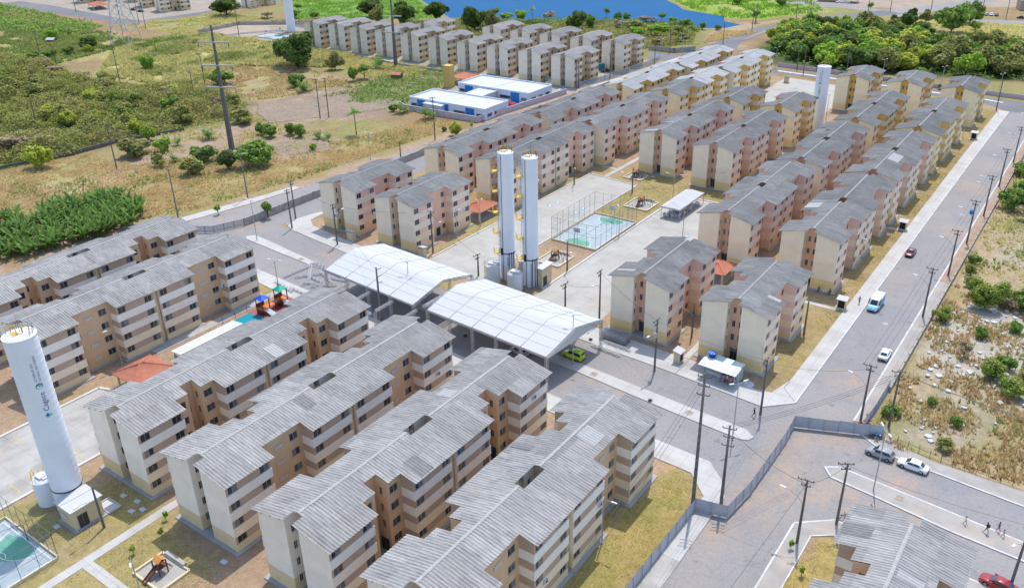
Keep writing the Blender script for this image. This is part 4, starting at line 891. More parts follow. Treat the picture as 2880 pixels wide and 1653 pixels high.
# ------------------------------------------------------------------ ball courts
M['court'] = mat('court_blue', (.33,.39,.42), .85, .12, .5, dirt=(.40,.41,.40), dscale=.3, damt=.6); M['courtg'] = mat('court_green', (.13,.33,.24), .85, .12, .6); M['line'] = mat('court_line', (.72,.73,.73), .8, .08, 1)
M['post'] = mat('green_post', (.13,.19,.18), .6, .1)
netm = bpy.data.materials.new('sports_net'); netm.use_nodes = True; ntt = netm.node_tree; ms = nd(ntt, 'ShaderNodeMixShader'); ms.inputs[0].default_value = .035
tb = nd(ntt, 'ShaderNodeBsdfTransparent'); ntt.nodes['Principled BSDF'].inputs['Base Color'].default_value = (.12,.2,.19,1)
ntt.links.new(tb.outputs[0], ms.inputs[1]); ntt.links.new(ntt.nodes['Principled BSDF'].outputs[0], ms.inputs[2]); ntt.links.new(ms.outputs[0], ntt.nodes['Material Output'].inputs[0])
def arc(mb, cx, cy, r, a0, a1, z, wdt=.09, n=20):
    for i in range(n):
        p = a0+(a1-a0)*i/n; q = a0+(a1-a0)*(i+1)/n
        mb.add([(cx+(r-wdt/2)*math.cos(p),cy+(r-wdt/2)*math.sin(p),z),(cx+(r+wdt/2)*math.cos(p),cy+(r+wdt/2)*math.sin(p),z),(cx+(r+wdt/2)*math.cos(q),cy+(r+wdt/2)*math.sin(q),z),(cx+(r-wdt/2)*math.cos(q),cy+(r-wdt/2)*math.sin(q),z)], [(0,1,2,3)])
def court(label, x0, x1, y0, y1, sides, H=6.0, lab2=''):
    cx, cy = (x0+x1)/2, (y0+y1)/2; a, b = (x1-x0)/2, (y1-y0)/2
    t = thing('ball_court', label, 'sports court', (cx, cy, 0)); z = .08
    mb = MB(); mb.box(-a,a,-b,b,-.1,z); mb.build('slab', M['court'], t)
    for s in (-1, 1):
        mb = MB(); n = 16; vs = [(0, s*(b-.3), z+.006)]+[(3.4*math.cos(q), s*(b-.3)-s*4.6*math.sin(q), z+.006) for q in np.linspace(0.25, math.pi-.25, n)]
        f = tuple(range(len(vs))); mb.add(vs, [f if s < 0 else f[::-1]]); mb.build('key_paint', M['courtg'], t)
    mb = MB(); e = .6
    for (p, q) in (((-a+e,-b+e),(a-e,-b+e)),((a-e,-b+e),(a-e,b-e)),((a-e,b-e),(-a+e,b-e)),((-a+e,b-e),(-a+e,-b+e)),((-a+e,0),(a-e,0))): mb.obox((*p,z+.012),(*q,z+.012),.09,.006)
    arc(mb, 0, 0, 1.8, 0, 2*math.pi, z+.014)
    for s in (-1, 1): arc(mb, 0, s*(b-e), 3.8, 0 if s < 0 else math.pi, math.pi if s < 0 else 2*math.pi, z+.014); arc(mb, s*a*.0, s*(b-e-4.6), 1.5, 0, 2*math.pi, z+.014)
    mb.build('line_marking', M['line'], t)
    for (p, q) in (((-a,-b),(a,-b)),((a,-b),(a,b)),((a,b),(-a,b)),((-a,b),(-a,-b))):
        mb = MB(); mb.obox((*p,.22),(*q,.22),.16,.5); mb.build('low_wall', M['cream'], t)
    for (p, q) in sides:
        p = Vector((p[0]*a, p[1]*b, 0)); q = Vector((q[0]*a, q[1]*b, 0)); n = max(2, int(round((q-p).length/2.4)))
        for i in range(n+1):
            c = p.lerp(q, i/n); mb = MB(); mb.tube([(c.x,c.y,.4),(c.x,c.y,H)], .035, 6); mb.build('fence_post', M['post'], t)
        for zz in (H, H*.52):
            mb = MB(); mb.tube([(p.x,p.y,zz),(q.x,q.y,zz)], .03, 5); mb.build('fence_rail', M['post'], t)
        mb = MB(); mb.obox((p.x,p.y,(H+.5)/2),(q.x,q.y,(H+.5)/2), .012, H-.55); mb.build('net', netm, t)
    for s in (-1, 1):
        hp = MB(); y = s*(b-.5); hp.tube([(0,y,z),(0,y,2.7),(0,y-s*1.1,3.2)], .08, 6); hp.build('hoop_post', M['post'], t)
        hb = MB(); hb.box(-.9,.9,y-s*1.1-.03,y-s*1.1+.03,2.8,3.9); o = hb.build('backboard', M['slabw'], t)
        hr = MB(); hr.tube([(.23*math.cos(q), y-s*1.4+.23*math.sin(q), 3.05) for q in np.linspace(0, 2*math.pi, 12)], .02, 4); hr.build('rim', M['rust'], o)
    return t
court('blue ball court in a tall net fence between the two concrete lots', -103.6, -91.5, 159.2, 179.4, [((-1,-1),(1,-1)),((1,-1),(1,1)),((1,1),(-1,1)),((-1,1),(-1,-1))])
court('blue and green corner ball court beside the lettered water tower', -114.3, -100.4, 12.5, 34.3, [((-1,1),(1,1)),((1,1),(1,.1))], 4.5)
court('faded ball court of the distant sports ground', -384, -365, 300.5, 313, [((-1,1),(1,1))], 4)
path('running_track', [(-402,293),(-396,306),(-388,318),(-372,324),(-356,320)], 5, 'asphalt_new', .03)
# ------------------------------------------------------------------ playgrounds
def sandbox_play(label, cx, cy, hx, hy, rz=0, swing=True, bench=True):
    t = thing('playground', label, 'playground', (cx, cy, 0), rz)
    mb = MB(); mb.box(-hx,hx,-hy,hy,0,.08); mb.build('sand_bed', M['conc_old'], t)
    for (p, q) in (((-hx,-hy),(hx,-hy)),((hx,-hy),(hx,hy)),((hx,hy),(-hx,hy)),((-hx,hy),(-hx,-hy))):
        mb = MB(); mb.obox((*p,.18),(*q,.18),.3,.36); mb.build('border', M['cream'], t)
    if bench: mb = MB(); mb.box(-hx*.8,hx*.6,hy-.1,hy+.45,.2,.62); mb.build('bench', M['conc_old'], t)
    tw = MB()
    for x in (-.6,.6):
        for y in (-.6,.6): tw.box(x-.07,x+.07,y-.07,y+.07,.05,2.2)
    tw.box(-.7,.7,-.7,.7,1.15,1.25); tw.build('tower_frame', M['wood'], t)
    rf = MB(); rf.add([(-.7,-.5,2.2),(.7,-.5,2.2),(.7,.1,2.6),(-.7,.1,2.6)], [(0,1,2,3)]); rf.add([(-.7,.1,2.6),(.7,.1,2.6),(.7,.7,2.2),(-.7,.7,2.2)], [(0,1,2,3)]); rf.box(-.7,.7,-.5,.7,2.16,2.2); rf.build('tower_roof', M['rust'], t)
    sl = MB(); sl.add([(.25,-.65,1.25),(.25,-.35*0-2.6,.2),(-.3,-2.6,.2),(-.3,-.65,1.25),(.25,-.65,1.15),(.25,-2.6,.1),(-.3,-2.6,.1),(-.3,-.65,1.15)], [(3,2,1,0),(4,5,6,7),(0,1,5,4),(2,3,7,6),(1,2,6,5)]); sl.obox((.28,-.65,1.35),(.28,-2.6,.3),.06,.2); sl.obox((-.33,-.65,1.35),(-.33,-2.6,.3),.06,.2); sl.build('slide', M['wood'], t)
    ld = MB()
    for x in (-.3,.3): ld.obox((x,.7,1.25),(x,1.5,.1),.06,.06)
    for i in range(4): f = (i+.5)/4; ld.obox((-.3,.7+.8*f,1.25-1.15*f),(.3,.7+.8*f,1.25-1.15*f),.05,.05)
    ld.build('steps', M['wood'], t)
    if swing:
        sw = MB(); x0 = 1.5; x1 = min(hx-.4, 3.4)
        for x in (x0, x1): sw.obox((x,-.8,.05),(x,0,2.1),.07,.07); sw.obox((x,.8,.05),(x,0,2.1),.07,.07)
        sw.obox((x0-.1,0,2.1),(x1+.1,0,2.1),.08,.08); xm = (x0+x1)/2
        for d in (-.2,.2): sw.obox((xm+d,0,2.1),(xm+d,.1,.55),.02,.02)
        sw.box(xm-.25,xm+.25,-.05,.25,.5,.55); sw.build('swing', M['wood'], t)
    return t
sandbox_play('sand playground with brown slide, beside the footpath crossing near the lettered tower', -86.8, 40.6, 2.9, 2.2, R(0), False)
sandbox_play('sand playground between the ball court and the small marquee', -96.4, 191.1, 3.4, 3.4, R(0)); sandbox_play('small sand playground before the pink block, beyond the parking lot', -108, 209.8, 2.8, 2.3, R(0)); sandbox_play('sand playground at the foot of the twin towers', -96.8, 150.2, 3.0, 3.3, R(0))
# colourful playground
M['pblue'] = mat('blue_plastic', (.01,.09,.62), .5, .05); M['pgreen'] = mat('green_plastic', (.0,.36,.22), .5, .05); M['porange'] = mat('orange_deck', (.6,.18,.04), .6, .1); M['pbrown'] = mat('maroon_plastic', (.13,.035,.03), .5, .1); M['rubber'] = mat('red_rubber', (.3,.13,.12), .9, .1, 1); M['tealm'] = mat('teal_rubber', (.01,.24,.33), .9, .1, 1)
t = thing('playground', 'colourful play house with blue and green roofs between the brown blocks', 'playground', (-132.4, 96.5, 0), R(90))
mb = MB(); mb.box(-2.2,7.2,-3.2,3.2,0,.05); mb.build('rubber_floor', M['rubber'], t); mb = MB(); mb.box(-8.4,-2.2,-2.6,2.6,0,.05); mb.build('rubber_floor', M['tealm'], t)
for i, (x, m_) in enumerate(((-.5, 'pblue'), (4.2, 'pgreen'))):
    mb = MB(); z = 3.5 if i == 0 else 3.7
    for a in (-.9,.9):
        for b in (-.9,.9): mb.box(x+a-.08,x+a+.08,b-.08,b+.08,.05,z)
    mb.build('post_frame', M['pbrown'], t)
    mb = MB(); ring = [(x-1.15,-1.15,z-.1),(x,-1.1,z+.05),(x+1.15,-1.15,z-.1),(x+1.1,0,z+.05),(x+1.15,1.15,z-.1),(x,1.1,z+.05),(x-1.15,1.15,z-.1),(x-1.1,0,z+.05)]
    mb.add(ring+[(x,0,z+.75)], [(k,(k+1)%8,8) for k in range(8)]); mb.add([(a,b,c-.06) for a,b,c in ring], [tuple(range(7,-1,-1))]); mb.build('canopy', M[m_], t)
    mb = MB(); mb.box(x-1.0,x+1.0,-1.0,1.0,1.25,1.35); mb.build('deck', M['porange'], t)
    mb = MB(); mb.add([(x+.5,-1.0,1.3),(x+1.3,-2.6,.1),(x-.1,-2.6,.1),(x-.6,-1.0,1.3),(x+.5,-1.0,1.2),(x+1.3,-2.6,.02),(x-.1,-2.6,.02),(x-.6,-1.0,1.2)], [(3,2,1,0),(4,5,6,7),(0,1,5,4),(1,2,6,5),(2,3,7,6)]); mb.build('climbing_panel', M['slabw'], t)
    mb = MB(); mb.box(x-1.0,x+1.0,.95,1.02,1.3,2.2); mb.box(x-1.05,x-.98,-.9,.9,.1,1.2); mb.build('side_panel', M['pbrown'], t)
mb = MB(); mb.box(.5,3.2,-.7,.7,1.2,1.3); mb.build('bridge', M['porange'], t)
mb = MB()
for k in range(8):
    a = math.pi*2*k/8; b = math.pi*2*(k+1)/8; mb.obox((2.6+.95*math.cos(a),-1.2,1.0+.9*math.sin(a)),(2.6+.95*math.cos(b),-1.2,1.0+.9*math.sin(b)),.35,.25)
mb.build('tunnel_ring', M['pbrown'], t)
for i, x in enumerate((-8,-5,-2,1,4,7)):
    tag(MB.build((lambda q: (q.tube([(0,0,0),(0,0,1.3)], .05, 6), q)[1])(MB()), 'fence_post', M['dark'], None, (-135.9, 96.5+x, .0)), 'short dark post edging the colourful playground', 'post', 'posts edging the colourful playground')
# canopies, pavilions
def pavilion(label, cx, cy, hx, hy, rz, ze=2.7, zr=4.1, tiles=True):
    t = thing('tiled_pavilion', label, 'pavilion', (cx, cy, 0), rz, 'terracotta pavilions'); mb = MB()
    r = max(0, hx-hy) if hx > hy else 0; ry = max(0, hy-hx)
    A = (-r, -ry, zr); B = (r, ry, zr)
    def slope(p, q, u, v, n):
        # tile courses as raised ribs on the slope p-q (eave) to u-v (ridge)
        p, q, u, v = map(Vector, (p, q, u, v)); pts = []
        for i in range(n*2+1):
            f = i/(n*2); o_ = .05 if i % 2 else 0.
            pts.append((p.lerp(q, f)+Vector((0,0,o_)), u.lerp(v, f)+Vector((0,0,o_*.6))))
        for (a, b), (c, d) in zip(pts[:-1], pts[1:]): mb.add([tuple(a), tuple(c), tuple(d), tuple(b)], [(0,1,2,3)])
        mb.add([tuple(p-Vector((0,0,.08))), tuple(q-Vector((0,0,.08))), tuple(v-Vector((0,0,.08))), tuple(u-Vector((0,0,.08)))], [(3,2,1,0)])
    c = [(-hx,-hy,ze),(hx,-hy,ze),(hx,hy,ze),(-hx,hy,ze)]
    if hx >= hy: slope(c[0],c[1],A,B,int(hx*4)); slope(c[1],c[2],B,B,int(hy*4)); slope(c[2],c[3],B,A,int(hx*4)); slope(c[3],c[0],A,A,int(hy*4))
    else: slope(c[0],c[1],A,A,int(hx*4)); slope(c[1],c[2],A,B,int(hy*4)); slope(c[2],c[3],B,B,int(hx*4)); slope(c[3],c[0],B,A,int(hy*4))
    mb.build('tiled_roof', M['terracotta'], t)
    for k, (x, y) in enumerate(((-1,-1),(1,-1),(1,1),(-1,1))):
        rb = MB(); rb.tube([(c[k][0],c[k][1],ze+.06), ((A if (k in (0,3) if hx >= hy else k in (0,1)) else B)[0], (A if (k in (0,3) if hx >= hy else k in (0,1)) else B)[1], zr+.06)], .09, 5); rb.build('hip_cap', M['terracotta'], t)
        cl = MB(); cl.box(x*(hx-.7)-.14,x*(hx-.7)+.14,y*(hy-.7)-.14,y*(hy-.7)+.14,0,ze-.0+.12); cl.build('column', M['cream'], t)
    fl = MB(); fl.box(-hx+.5,hx-.5,-hy+.5,hy-.5,0,.12); fl.build('floor', M['conc_old'], t); return t
pavilion('terracotta pavilion in the yard behind the lettered water tower', -129.4, 66.7, 3.6, 3.9, 0); pavilion('terracotta pavilion between the single pink block and the twin towers', -127.6, 162.6, 3.2, 4.4, 0); pavilion('terracotta pavilion between the kiosk-side single blocks', -61.9, 161, 2.6, 3.4, 0); pavilion('distant terracotta pavilion beyond the corner road', -556, 317, 8.5, 5, R(-20))
t = thing('shed_roof', 'low white corrugated canopy between the brown blocks, beside the teal rubber ground', 'canopy', (-129.2, 80.4, 0), 0)
mb = MB(); n = 40
for i in range(n):
    y = -7+14*i/n; o_ = .06 if i % 2 else 0; mb.add([(-1.6,y,2.7+o_),(1.6,y,3.0+o_),(1.6,y+14/n,3.0+.06-o_),(-1.6,y+14/n,2.7+.06-o_)], [(0,1,2,3)])
mb.add([(-1.6,-7,2.64),(1.6,-7,2.94),(1.6,7,2.94),(-1.6,7,2.64)], [(3,2,1,0)]); mb.build('sheet_roof', M['skylight'], t)
for x in (-1.3,1.3):
    for y in (-6.5,-2,2,6.5): mb = MB(); mb.box(x-.06,x+.06,y-.06,y+.06,0,2.75+(.1 if x > 0 else 0)); mb.build('post', M['steel'], t)
mb = MB(); mb.box(-1.2,1.2,-6.8,-6.6,.1,2.0); mb.build('mural_panel', mat('mural', (.25,.45,.35), .7, .5, 3), t)
# small marquee with chairs
t = thing('marquee', 'small white three-peaked marquee over plastic chairs on the concrete road', 'marquee', (-85.8, 193.6, 0), 0)
for k in range(3):
    y0 = -7.3+k*4.87; mb = MB(); y1 = y0+4.87; ym = (y0+y1)/2
    ring = [(-2.6,y0,2.95),(0,y0,3.1),(2.6,y0,2.95),(2.6,ym,3.05),(2.6,y1,2.95),(0,y1,3.1),(-2.6,y1,2.95),(-2.6,ym,3.05)]
    mb.add(ring+[(0,ym,4.2)], [(q,(q+1)%8,8) for q in range(8)]); mb.add(ring+[(0,ym,4.15)], [((q+1)%8,q,8) for q in range(8)]); mb.build('canopy', M['fabric'], t)
for y in (-7.2,-2.4,2.4,7.2):
    for x in (-2.5,2.5): mb = MB(); mb.box(x-.05,x+.05,y-.05,y+.05,0,3.0); mb.build('post', M['steel'], t)
mb = MB(); mb.box(-2.6,-2.55,-7.3,7.3,2.6,2.95); mb.box(2.55,2.6,-7.3,7.3,2.6,2.95); mb.box(-2.6,2.6,-7.3,-7.25,2.6,2.95); mb.build('valance', M['fabric'], t)
ch = MB(); ch.box(-.25,.25,-.25,.25,.42,.46); ch.box(-.25,.25,.22,.26,.46,.95)
for x in (-.22,.22):
    for y in (-.22,.22): ch.box(x-.02,x+.02,y-.02,y+.02,0,.42)
    ch.box(x-.03,x+.03,-.2,.24,.62,.66)
chm = ch.mesh('chair', M['white'])
for i in range(60):
    c = link('plastic_chair', chm, None, (-88+random.uniform(0,4.5), 187+random.uniform(0,13.3), .01), random.uniform(0,6.28)); tag(c, 'white plastic chair under the small marquee', 'chair', 'plastic chairs under the small marquee')
# white kiosk
t = thing('kiosk', 'white metal kiosk with open awning front, on the street corner sidewalk', 'kiosk', (-45.5, 124.0, .135), R(-3))
mb = MB(); mb.box(-3.1,3.1,.1,2.0,0,2.5); mb.build('cabin', M['white'], t); mb = MB(); mb.box(-3.3,3.3,.3,2.2,2.9,3.0); mb.box(-3.3,3.3,2.05,2.2,2.5,2.9); mb.build('roof', mat('pale_green_sheet', (.55,.66,.63), .5, .08), t)
mb = MB(); mb.add([(-3.5,.3,3.02),(3.5,.3,3.02),(3.5,-2.0,2.6),(-3.5,-2.0,2.6),(-3.5,.3,2.94),(3.5,.3,2.94),(3.5,-2.0,2.52),(-3.5,-2.0,2.52)], [(3,2,1,0),(4,5,6,7),(0,1,5,4),(1,2,6,5),(2,3,7,6),(3,0,4,7)]); mb.build('awning', M['white'], t)
mb = MB(); mb.box(3.02,3.14,-.2,2.05,0,2.9); mb.box(-3.14,-3.02,-.2,2.05,0,2.9); mb.build('side_panel', mat('green_panel', (.30,.42,.38), .6), t)
mb = MB(); mb.box(.4,2.4,.06,.1,.9,2.1); mb.build('serving_hatch', M['black'], t); mb = MB(); mb.box(-2.8,2.8,-.25,.1,.85,.92); mb.build('counter', M['steel'], t)
for x in (-3.3,3.3): mb = MB(); mb.box(x-.04,x+.04,-1.9,-1.82,0,2.56); mb.build('post', M['steel'], t)
t = thing('water_tank', 'round blue water tank on the kiosk roof', 'water tank', (-47.8, 125.2, 3.14), 0)
mb = MB(); mb.lathe([(.55,0),(.75,.75),(.78,.8)], 20); mb.build('barrel', mat('blue_tank', (.01,.07,.32), .4, .1), t, smooth=True)
mb = MB(); mb.lathe([(.82,.8),(.82,.88),(.45,1.08),(.2,1.1)], 16); mb.build('lid', mat('blue_tank_lid', (.03,.14,.5), .4, .2), t)
mb = MB()
for k in range(8): a = k*math.pi/4; mb.obox((.25*math.cos(a),.25*math.sin(a),1.1),(.75*math.cos(a),.75*math.sin(a),.93),.12,.04)
mb.build('lid_rib', M['white'], t)
mb = MB(); mb.lathe([(.95,0),(.95,.14),(.85,.16)], 24); tag(mb.build('concrete_disc', M['slabw'], loc=(-40.7, 124.9, 0)), 'flat white concrete disc lying on the dirt beside the kiosk', 'well cover')
# meter boxes
mbx = thing('meter_box', 'x', 'meter box'); mb = MB(); mb.box(-.85,-.65,-.6,.6,.1,2.2); mb.box(.65,.85,-.6,.6,.1,2.2); mb.box(-.65,.65,.4,.6,.1,2.2); mb.box(-.65,.65,-.6,-.55,.1,.4); mb.build('wall', M['cream'], mbx)
mb = MB(); mb.add([(-1.05,-.85,2.15),(1.05,-.85,2.15),(1.05,.8,2.5),(-1.05,.8,2.5),(-1.05,-.85,2.25),(1.05,-.85,2.25),(1.05,.8,2.6),(-1.05,.8,2.6)], [(3,2,1,0),(4,5,6,7),(0,1,5,4),(1,2,6,5),(2,3,7,6),(3,0,4,7)]); mb.build('roof', M['slabw'], mbx)
mb = MB(); mb.box(-.65,.65,-.45,-.4,.4,2.15); mb.build('grille_door', M['black'], mbx); mb = MB(); mb.box(-1.3,1.3,-1.2,1.0,0,.1); mb.build('base_slab', M['conc_old'], mbx)
for i, (x, y, rz, lab) in enumerate([(-35.9,161.5,0,'cream meter box beside the long road sidewalk, opposite the blue van'),(-35.9,210.0,0,'cream meter box beside the long road sidewalk, halfway along the pink blocks'),(-35.6,297.4,0,'cream meter box beside the long road sidewalk, among the gold blocks'),(-144.3,133.0,R(180),'cream meter box on the west corner sidewalk under the transformer pole'),(-123.6,135.2,R(180),'cream meter box half hidden behind the open-gabled tent'),(-54.1,125.2,R(90),'cream meter box between the truss stack and the white kiosk'),(-111,341,R(180),'cream meter box by the empty lot at the north street'),(-83.5,333,R(180),'cream meter box behind the northern water tower'),(-318,298.4,R(180),'cream meter box in the lake estate, between its outermost blocks'),(-268.2,297.6,R(180),'cream meter box in the lake estate, by the tall transmission pole'),(-202.2,299.2,R(180),'cream meter box in the lake estate, behind the school')]):
    o = mbx if i == 0 else copy_tree(mbx); o.location = (x, y, .0); o.rotation_euler = (0,0,rz); tag(o, lab, 'meter box', 'small cream meter boxes')
# ------------------------------------------------------------------ hoarding and walls
HRD = [(-35.0,70),(-34.9,84.4),(-34.8,90.2),(-30.5,91.2),(-29.8,98),(-29.8,112.5),(-30.1,117.0),(-17.6,122.1)]
hoard = [('grey metal hoarding along the lawn of the brown block', HRD[0:3]), ('short grey metal hoarding across the sidewalk by the tall pole', HRD[2:4]), ('grey metal hoarding running down the middle of the junction', HRD[3:7]), ('blue-grey metal hoarding across the long road mouth, with the motorbike', HRD[6:8])]
def hoarding(lab, pts, H=2.2):
    t = thing('metal_hoarding', lab, 'hoarding', (*pts[0], 0), 0, 'metal hoardings closing the junction'); o0 = Vector((*pts[0], 0))
    for a, b in zip(pts[:-1], pts[1:]):
        a = Vector((*a, 0))-o0; b = Vector((*b, 0))-o0; L = (b-a).length; n = max(1, round(L/2.4)); d = (b-a)/n
        for i in range(n):
            p = a+d*i; q = p+d*.995; mb = MB(); k = 12; nr = Vector((-(q-p).y, (q-p).x, 0)).normalized(); j = random.uniform(-.03, .03)
            vs = []; fs = []
            for c in range(k+1):
                z = .12+(H-.12)*c/k; of = nr*(.03 if c % 2 else 0); vs += [tuple(p+of+Vector((0,0,z+j))), tuple(q+of+Vector((0,0,z+j)))]
            for c in range(k): fs.append((2*c,2*c+1,2*c+3,2*c+2))
            mb.add(vs, fs); mb.add([tuple(Vector(v)-nr*.012) for v in vs], [f[::-1] for f in fs]); mb.build('panel', M['zinc'], t)
            pm = MB(); pm.obox(p-nr*.08, p-nr*.08+Vector((0,0,H+random.uniform(.05,.35))), .06, .06); pm.build('post', M['steel'], t)
    return t
for lab, pts in hoard: hoarding(lab, pts)
hoarding('dark sheet hoarding along the verge beside the red rubble', [(-20.9,123.2),(-20.6,128),(-20.5,137)], 1.8)
def wall(name, lab, pts, h, th, m, piers=0, group=None, cap=False):
    t = thing(name, lab, 'wall', (*pts[0], 0), 0, group); o0 = Vector((*pts[0], 0))
    for a, b in zip(pts[:-1], pts[1:]):
        a = Vector((*a, 0))-o0; b = Vector((*b, 0))-o0
        mb = MB(); mb.obox(a+Vector((0,0,h/2-.1)), b+Vector((0,0,h/2-.1)), th, h+.2); mb.build('wall_run', m, t)
        if cap: mb = MB(); mb.obox(a+Vector((0,0,h+.04)), b+Vector((0,0,h+.04)), th+.1, .08); mb.build('coping', M['slabw'], t)
        if piers:
            n = int((b-a).length/piers)
            for i in range(n+1): p = a+(b-a)*(i/max(1, n)); mb = MB(); mb.box(p.x-th*.75,p.x+th*.75,p.y-th*.75,p.y+th*.75,-.1,h+.15); mb.build('pier', m, t)
    return t
wall('boundary_wall', 'low grey wall edging the overgrown lot along the long road', [(-20.2,136),(-20.2,340)], .9, .18, M['wallgrey'], 3.2)
wall('boundary_wall', 'grey block wall along the west road, by the street mouth', [(-173.9,124.8),(-173.7,132),(-173.4,160),(-173.2,200),(-171,255),(-168,300)], 2.0, .2, M['wallgrey'], 4)
wall('boundary_wall', 'pale rose wall round the school, along the west road', [(-219.5,233.5),(-214,230.4),(-181,231.2),(-176.0,281)], 2.1, .2, M['wallpink'], 0, cap=True)
wall('boundary_wall', 'weathered grey wall below the lake estate path', [(-340,296),(-325,294),(-270,287.4),(-243,286.3),(-208,284.4)], .9, .2, M['wallgrey'], 5)
wall('boundary_wall', 'long low dark wall at the edge of the scrub wood', [(-275,112),(-270,134),(-269,149),(-262,170)], 1.1, .25, M['poledark'], 4)
wall('boundary_wall', 'pinkish wall along the wood beyond the north street', [(-124,367.5),(-107,366),(-42.5,359.5),(30,354)], 1.6, .2, M['wallpink'], 5)
wall('boundary_wall', 'dark wall of the distant sports ground', [(-419,292.5),(-421,321),(-396,336)], 1.8, .2, M['wallgrey'], 4)
wall('boundary_wall', 'grey wall behind the lake estate, along its street', [(-187.5,371.5),(-174.5,371.5),(-168,380)], 2.2, .2, M['wallgrey'], 3)
def fence(lab, pts, h, sp, m, rails=(.3,.95), group=None, net=True):
    t = thing('mesh_fence', lab, 'fence', (*pts[0], 0), 0, group); o0 = Vector((*pts[0], 0))
    for a, b in zip(pts[:-1], pts[1:]):
        a = Vector((*a, 0))-o0; b = Vector((*b, 0))-o0; n = max(1, int((b-a).length/sp))
        for i in range(n+1): p = a.lerp(b, i/n); mb = MB(); mb.obox(p, p+Vector((0,0,h)), .07, .07); mb.build('post', m, t)
        for r_ in rails: mb = MB(); mb.obox(a+Vector((0,0,h*r_)), b+Vector((0,0,h*r_)), .04, .04); mb.build('rail', m, t)
        if net: mb = MB(); mb.obox(a+Vector((0,0,h*.5)), b+Vector((0,0,h*.5)), .02, h*.9); mb.build('mesh_panel', NETB, t)
    return t
NETB = netm.copy(); NETB.name = 'blue_mesh'; [n_ for n_ in NETB.node_tree.nodes if n_.type == 'MIX_SHADER'][0].inputs[0].default_value = .45; NETB.node_tree.nodes['Principled BSDF'].inputs['Base Color'].default_value = (.24,.30,.38,1)
fence('blue-grey mesh fence round the lake estate, along the white strip', [(-207,297),(-195,294),(-176.8,291.5),(-173.8,311),(-171.8,345),(-172,351)], 2.4, 2.5, M['steel'])
fence('dark mesh gate and fence closing the west street mouth', [(-182,113.6),(-176.5,117.4),(-173.9,124.6)], 2.0, 2.2, M['dark'])
fence('teal mesh fence of the distant ball court', [(-394,334),(-360,330)], 3, 4, M['pgreen'])
fence('thin stake fence along the garden plots by the dirt track', [(-246,140),(-232,150),(-215,160)], 1.2, 1.1, M['wood'], (.7,), None, False); fence('thin stake fence beside the tall cane clump', [(-243,122),(-233,116),(-222,122)], 1.2, 1.2, M['wood'], (.7,), None, False); fence('stake fence on the lot side of the street verge', [(-15.5,121.8),(-9,120.6),(2.2,120.6),(20,118)], 1.3, 1.6, M['wood'], (.6,), None, False)
mb = MB(); mb.box(-1.2,1.2,-1.2,1.2,0,2.6); mb.box(-1.3,1.3,-1.3,1.3,2.6,2.7); tag(mb.build('site_container', mat('teal_container', (.01,.20,.25), .5, .1), loc=(-185.4, 325.3-.8, 0)), 'teal site container standing between the lake estate blocks', 'container')
mb = MB(); mb.box(-1.5,1.5,-.9,.9,.0,.12); mb.box(-1.6,-1.45,-1,1,0,.3); mb.box(1.45,1.6,-1,1,0,.3); mb.box(-1.45,1.45,-1,-.88,0,.3); mb.box(-1.45,1.45,.88,1,0,.3)
tag(mb.build('water_pit', M['slabw'], loc=(-104.5, 44.1, 0)), 'shallow white-rimmed pit beside the pump house', 'pit')
for i, (x, y) in enumerate([(-104.8,46.6),(-102,47),(-99.8,46.4),(-100.8,45.3),(-106.6,37.5),(-81.6,46.4),(-104,212.6),(-90.5,208.5),(-88.6,207.6),(-80,207)]):
    mb = MB(); mb.box(-.5,.5,-.35,.35,0,.12); mb.box(-.4,.4,-.26,.26,.12,.15); tag(mb.build('drain_cover', M['slabw'], loc=(x, y, 0), rz=random.uniform(-.2,.2)), 'pale concrete drain cover set in the bare soil', 'drain cover', 'concrete drain covers')
for i, (x, y) in enumerate([(-116.4,178.1),(-116,181.2),(-108,177.5),(-107.9,181),(-77.5,178.3)]):
    mb = MB(); mb.box(-.7,.7,-.45,.45,.012,.016); mb.add([(-.2,-.3,.02),(.2,-.3,.02),(.3,.3,.02),(-.3,.3,.02)], [(0,1,2,3)], 1); tag(mb.build('bay_marking', [mat('blue_paint', (.08,.35,.62), .8, .1), M['line']], loc=(x, y, 0)), 'blue painted bay symbol on the concrete lot', 'road marking', 'blue bay symbols')
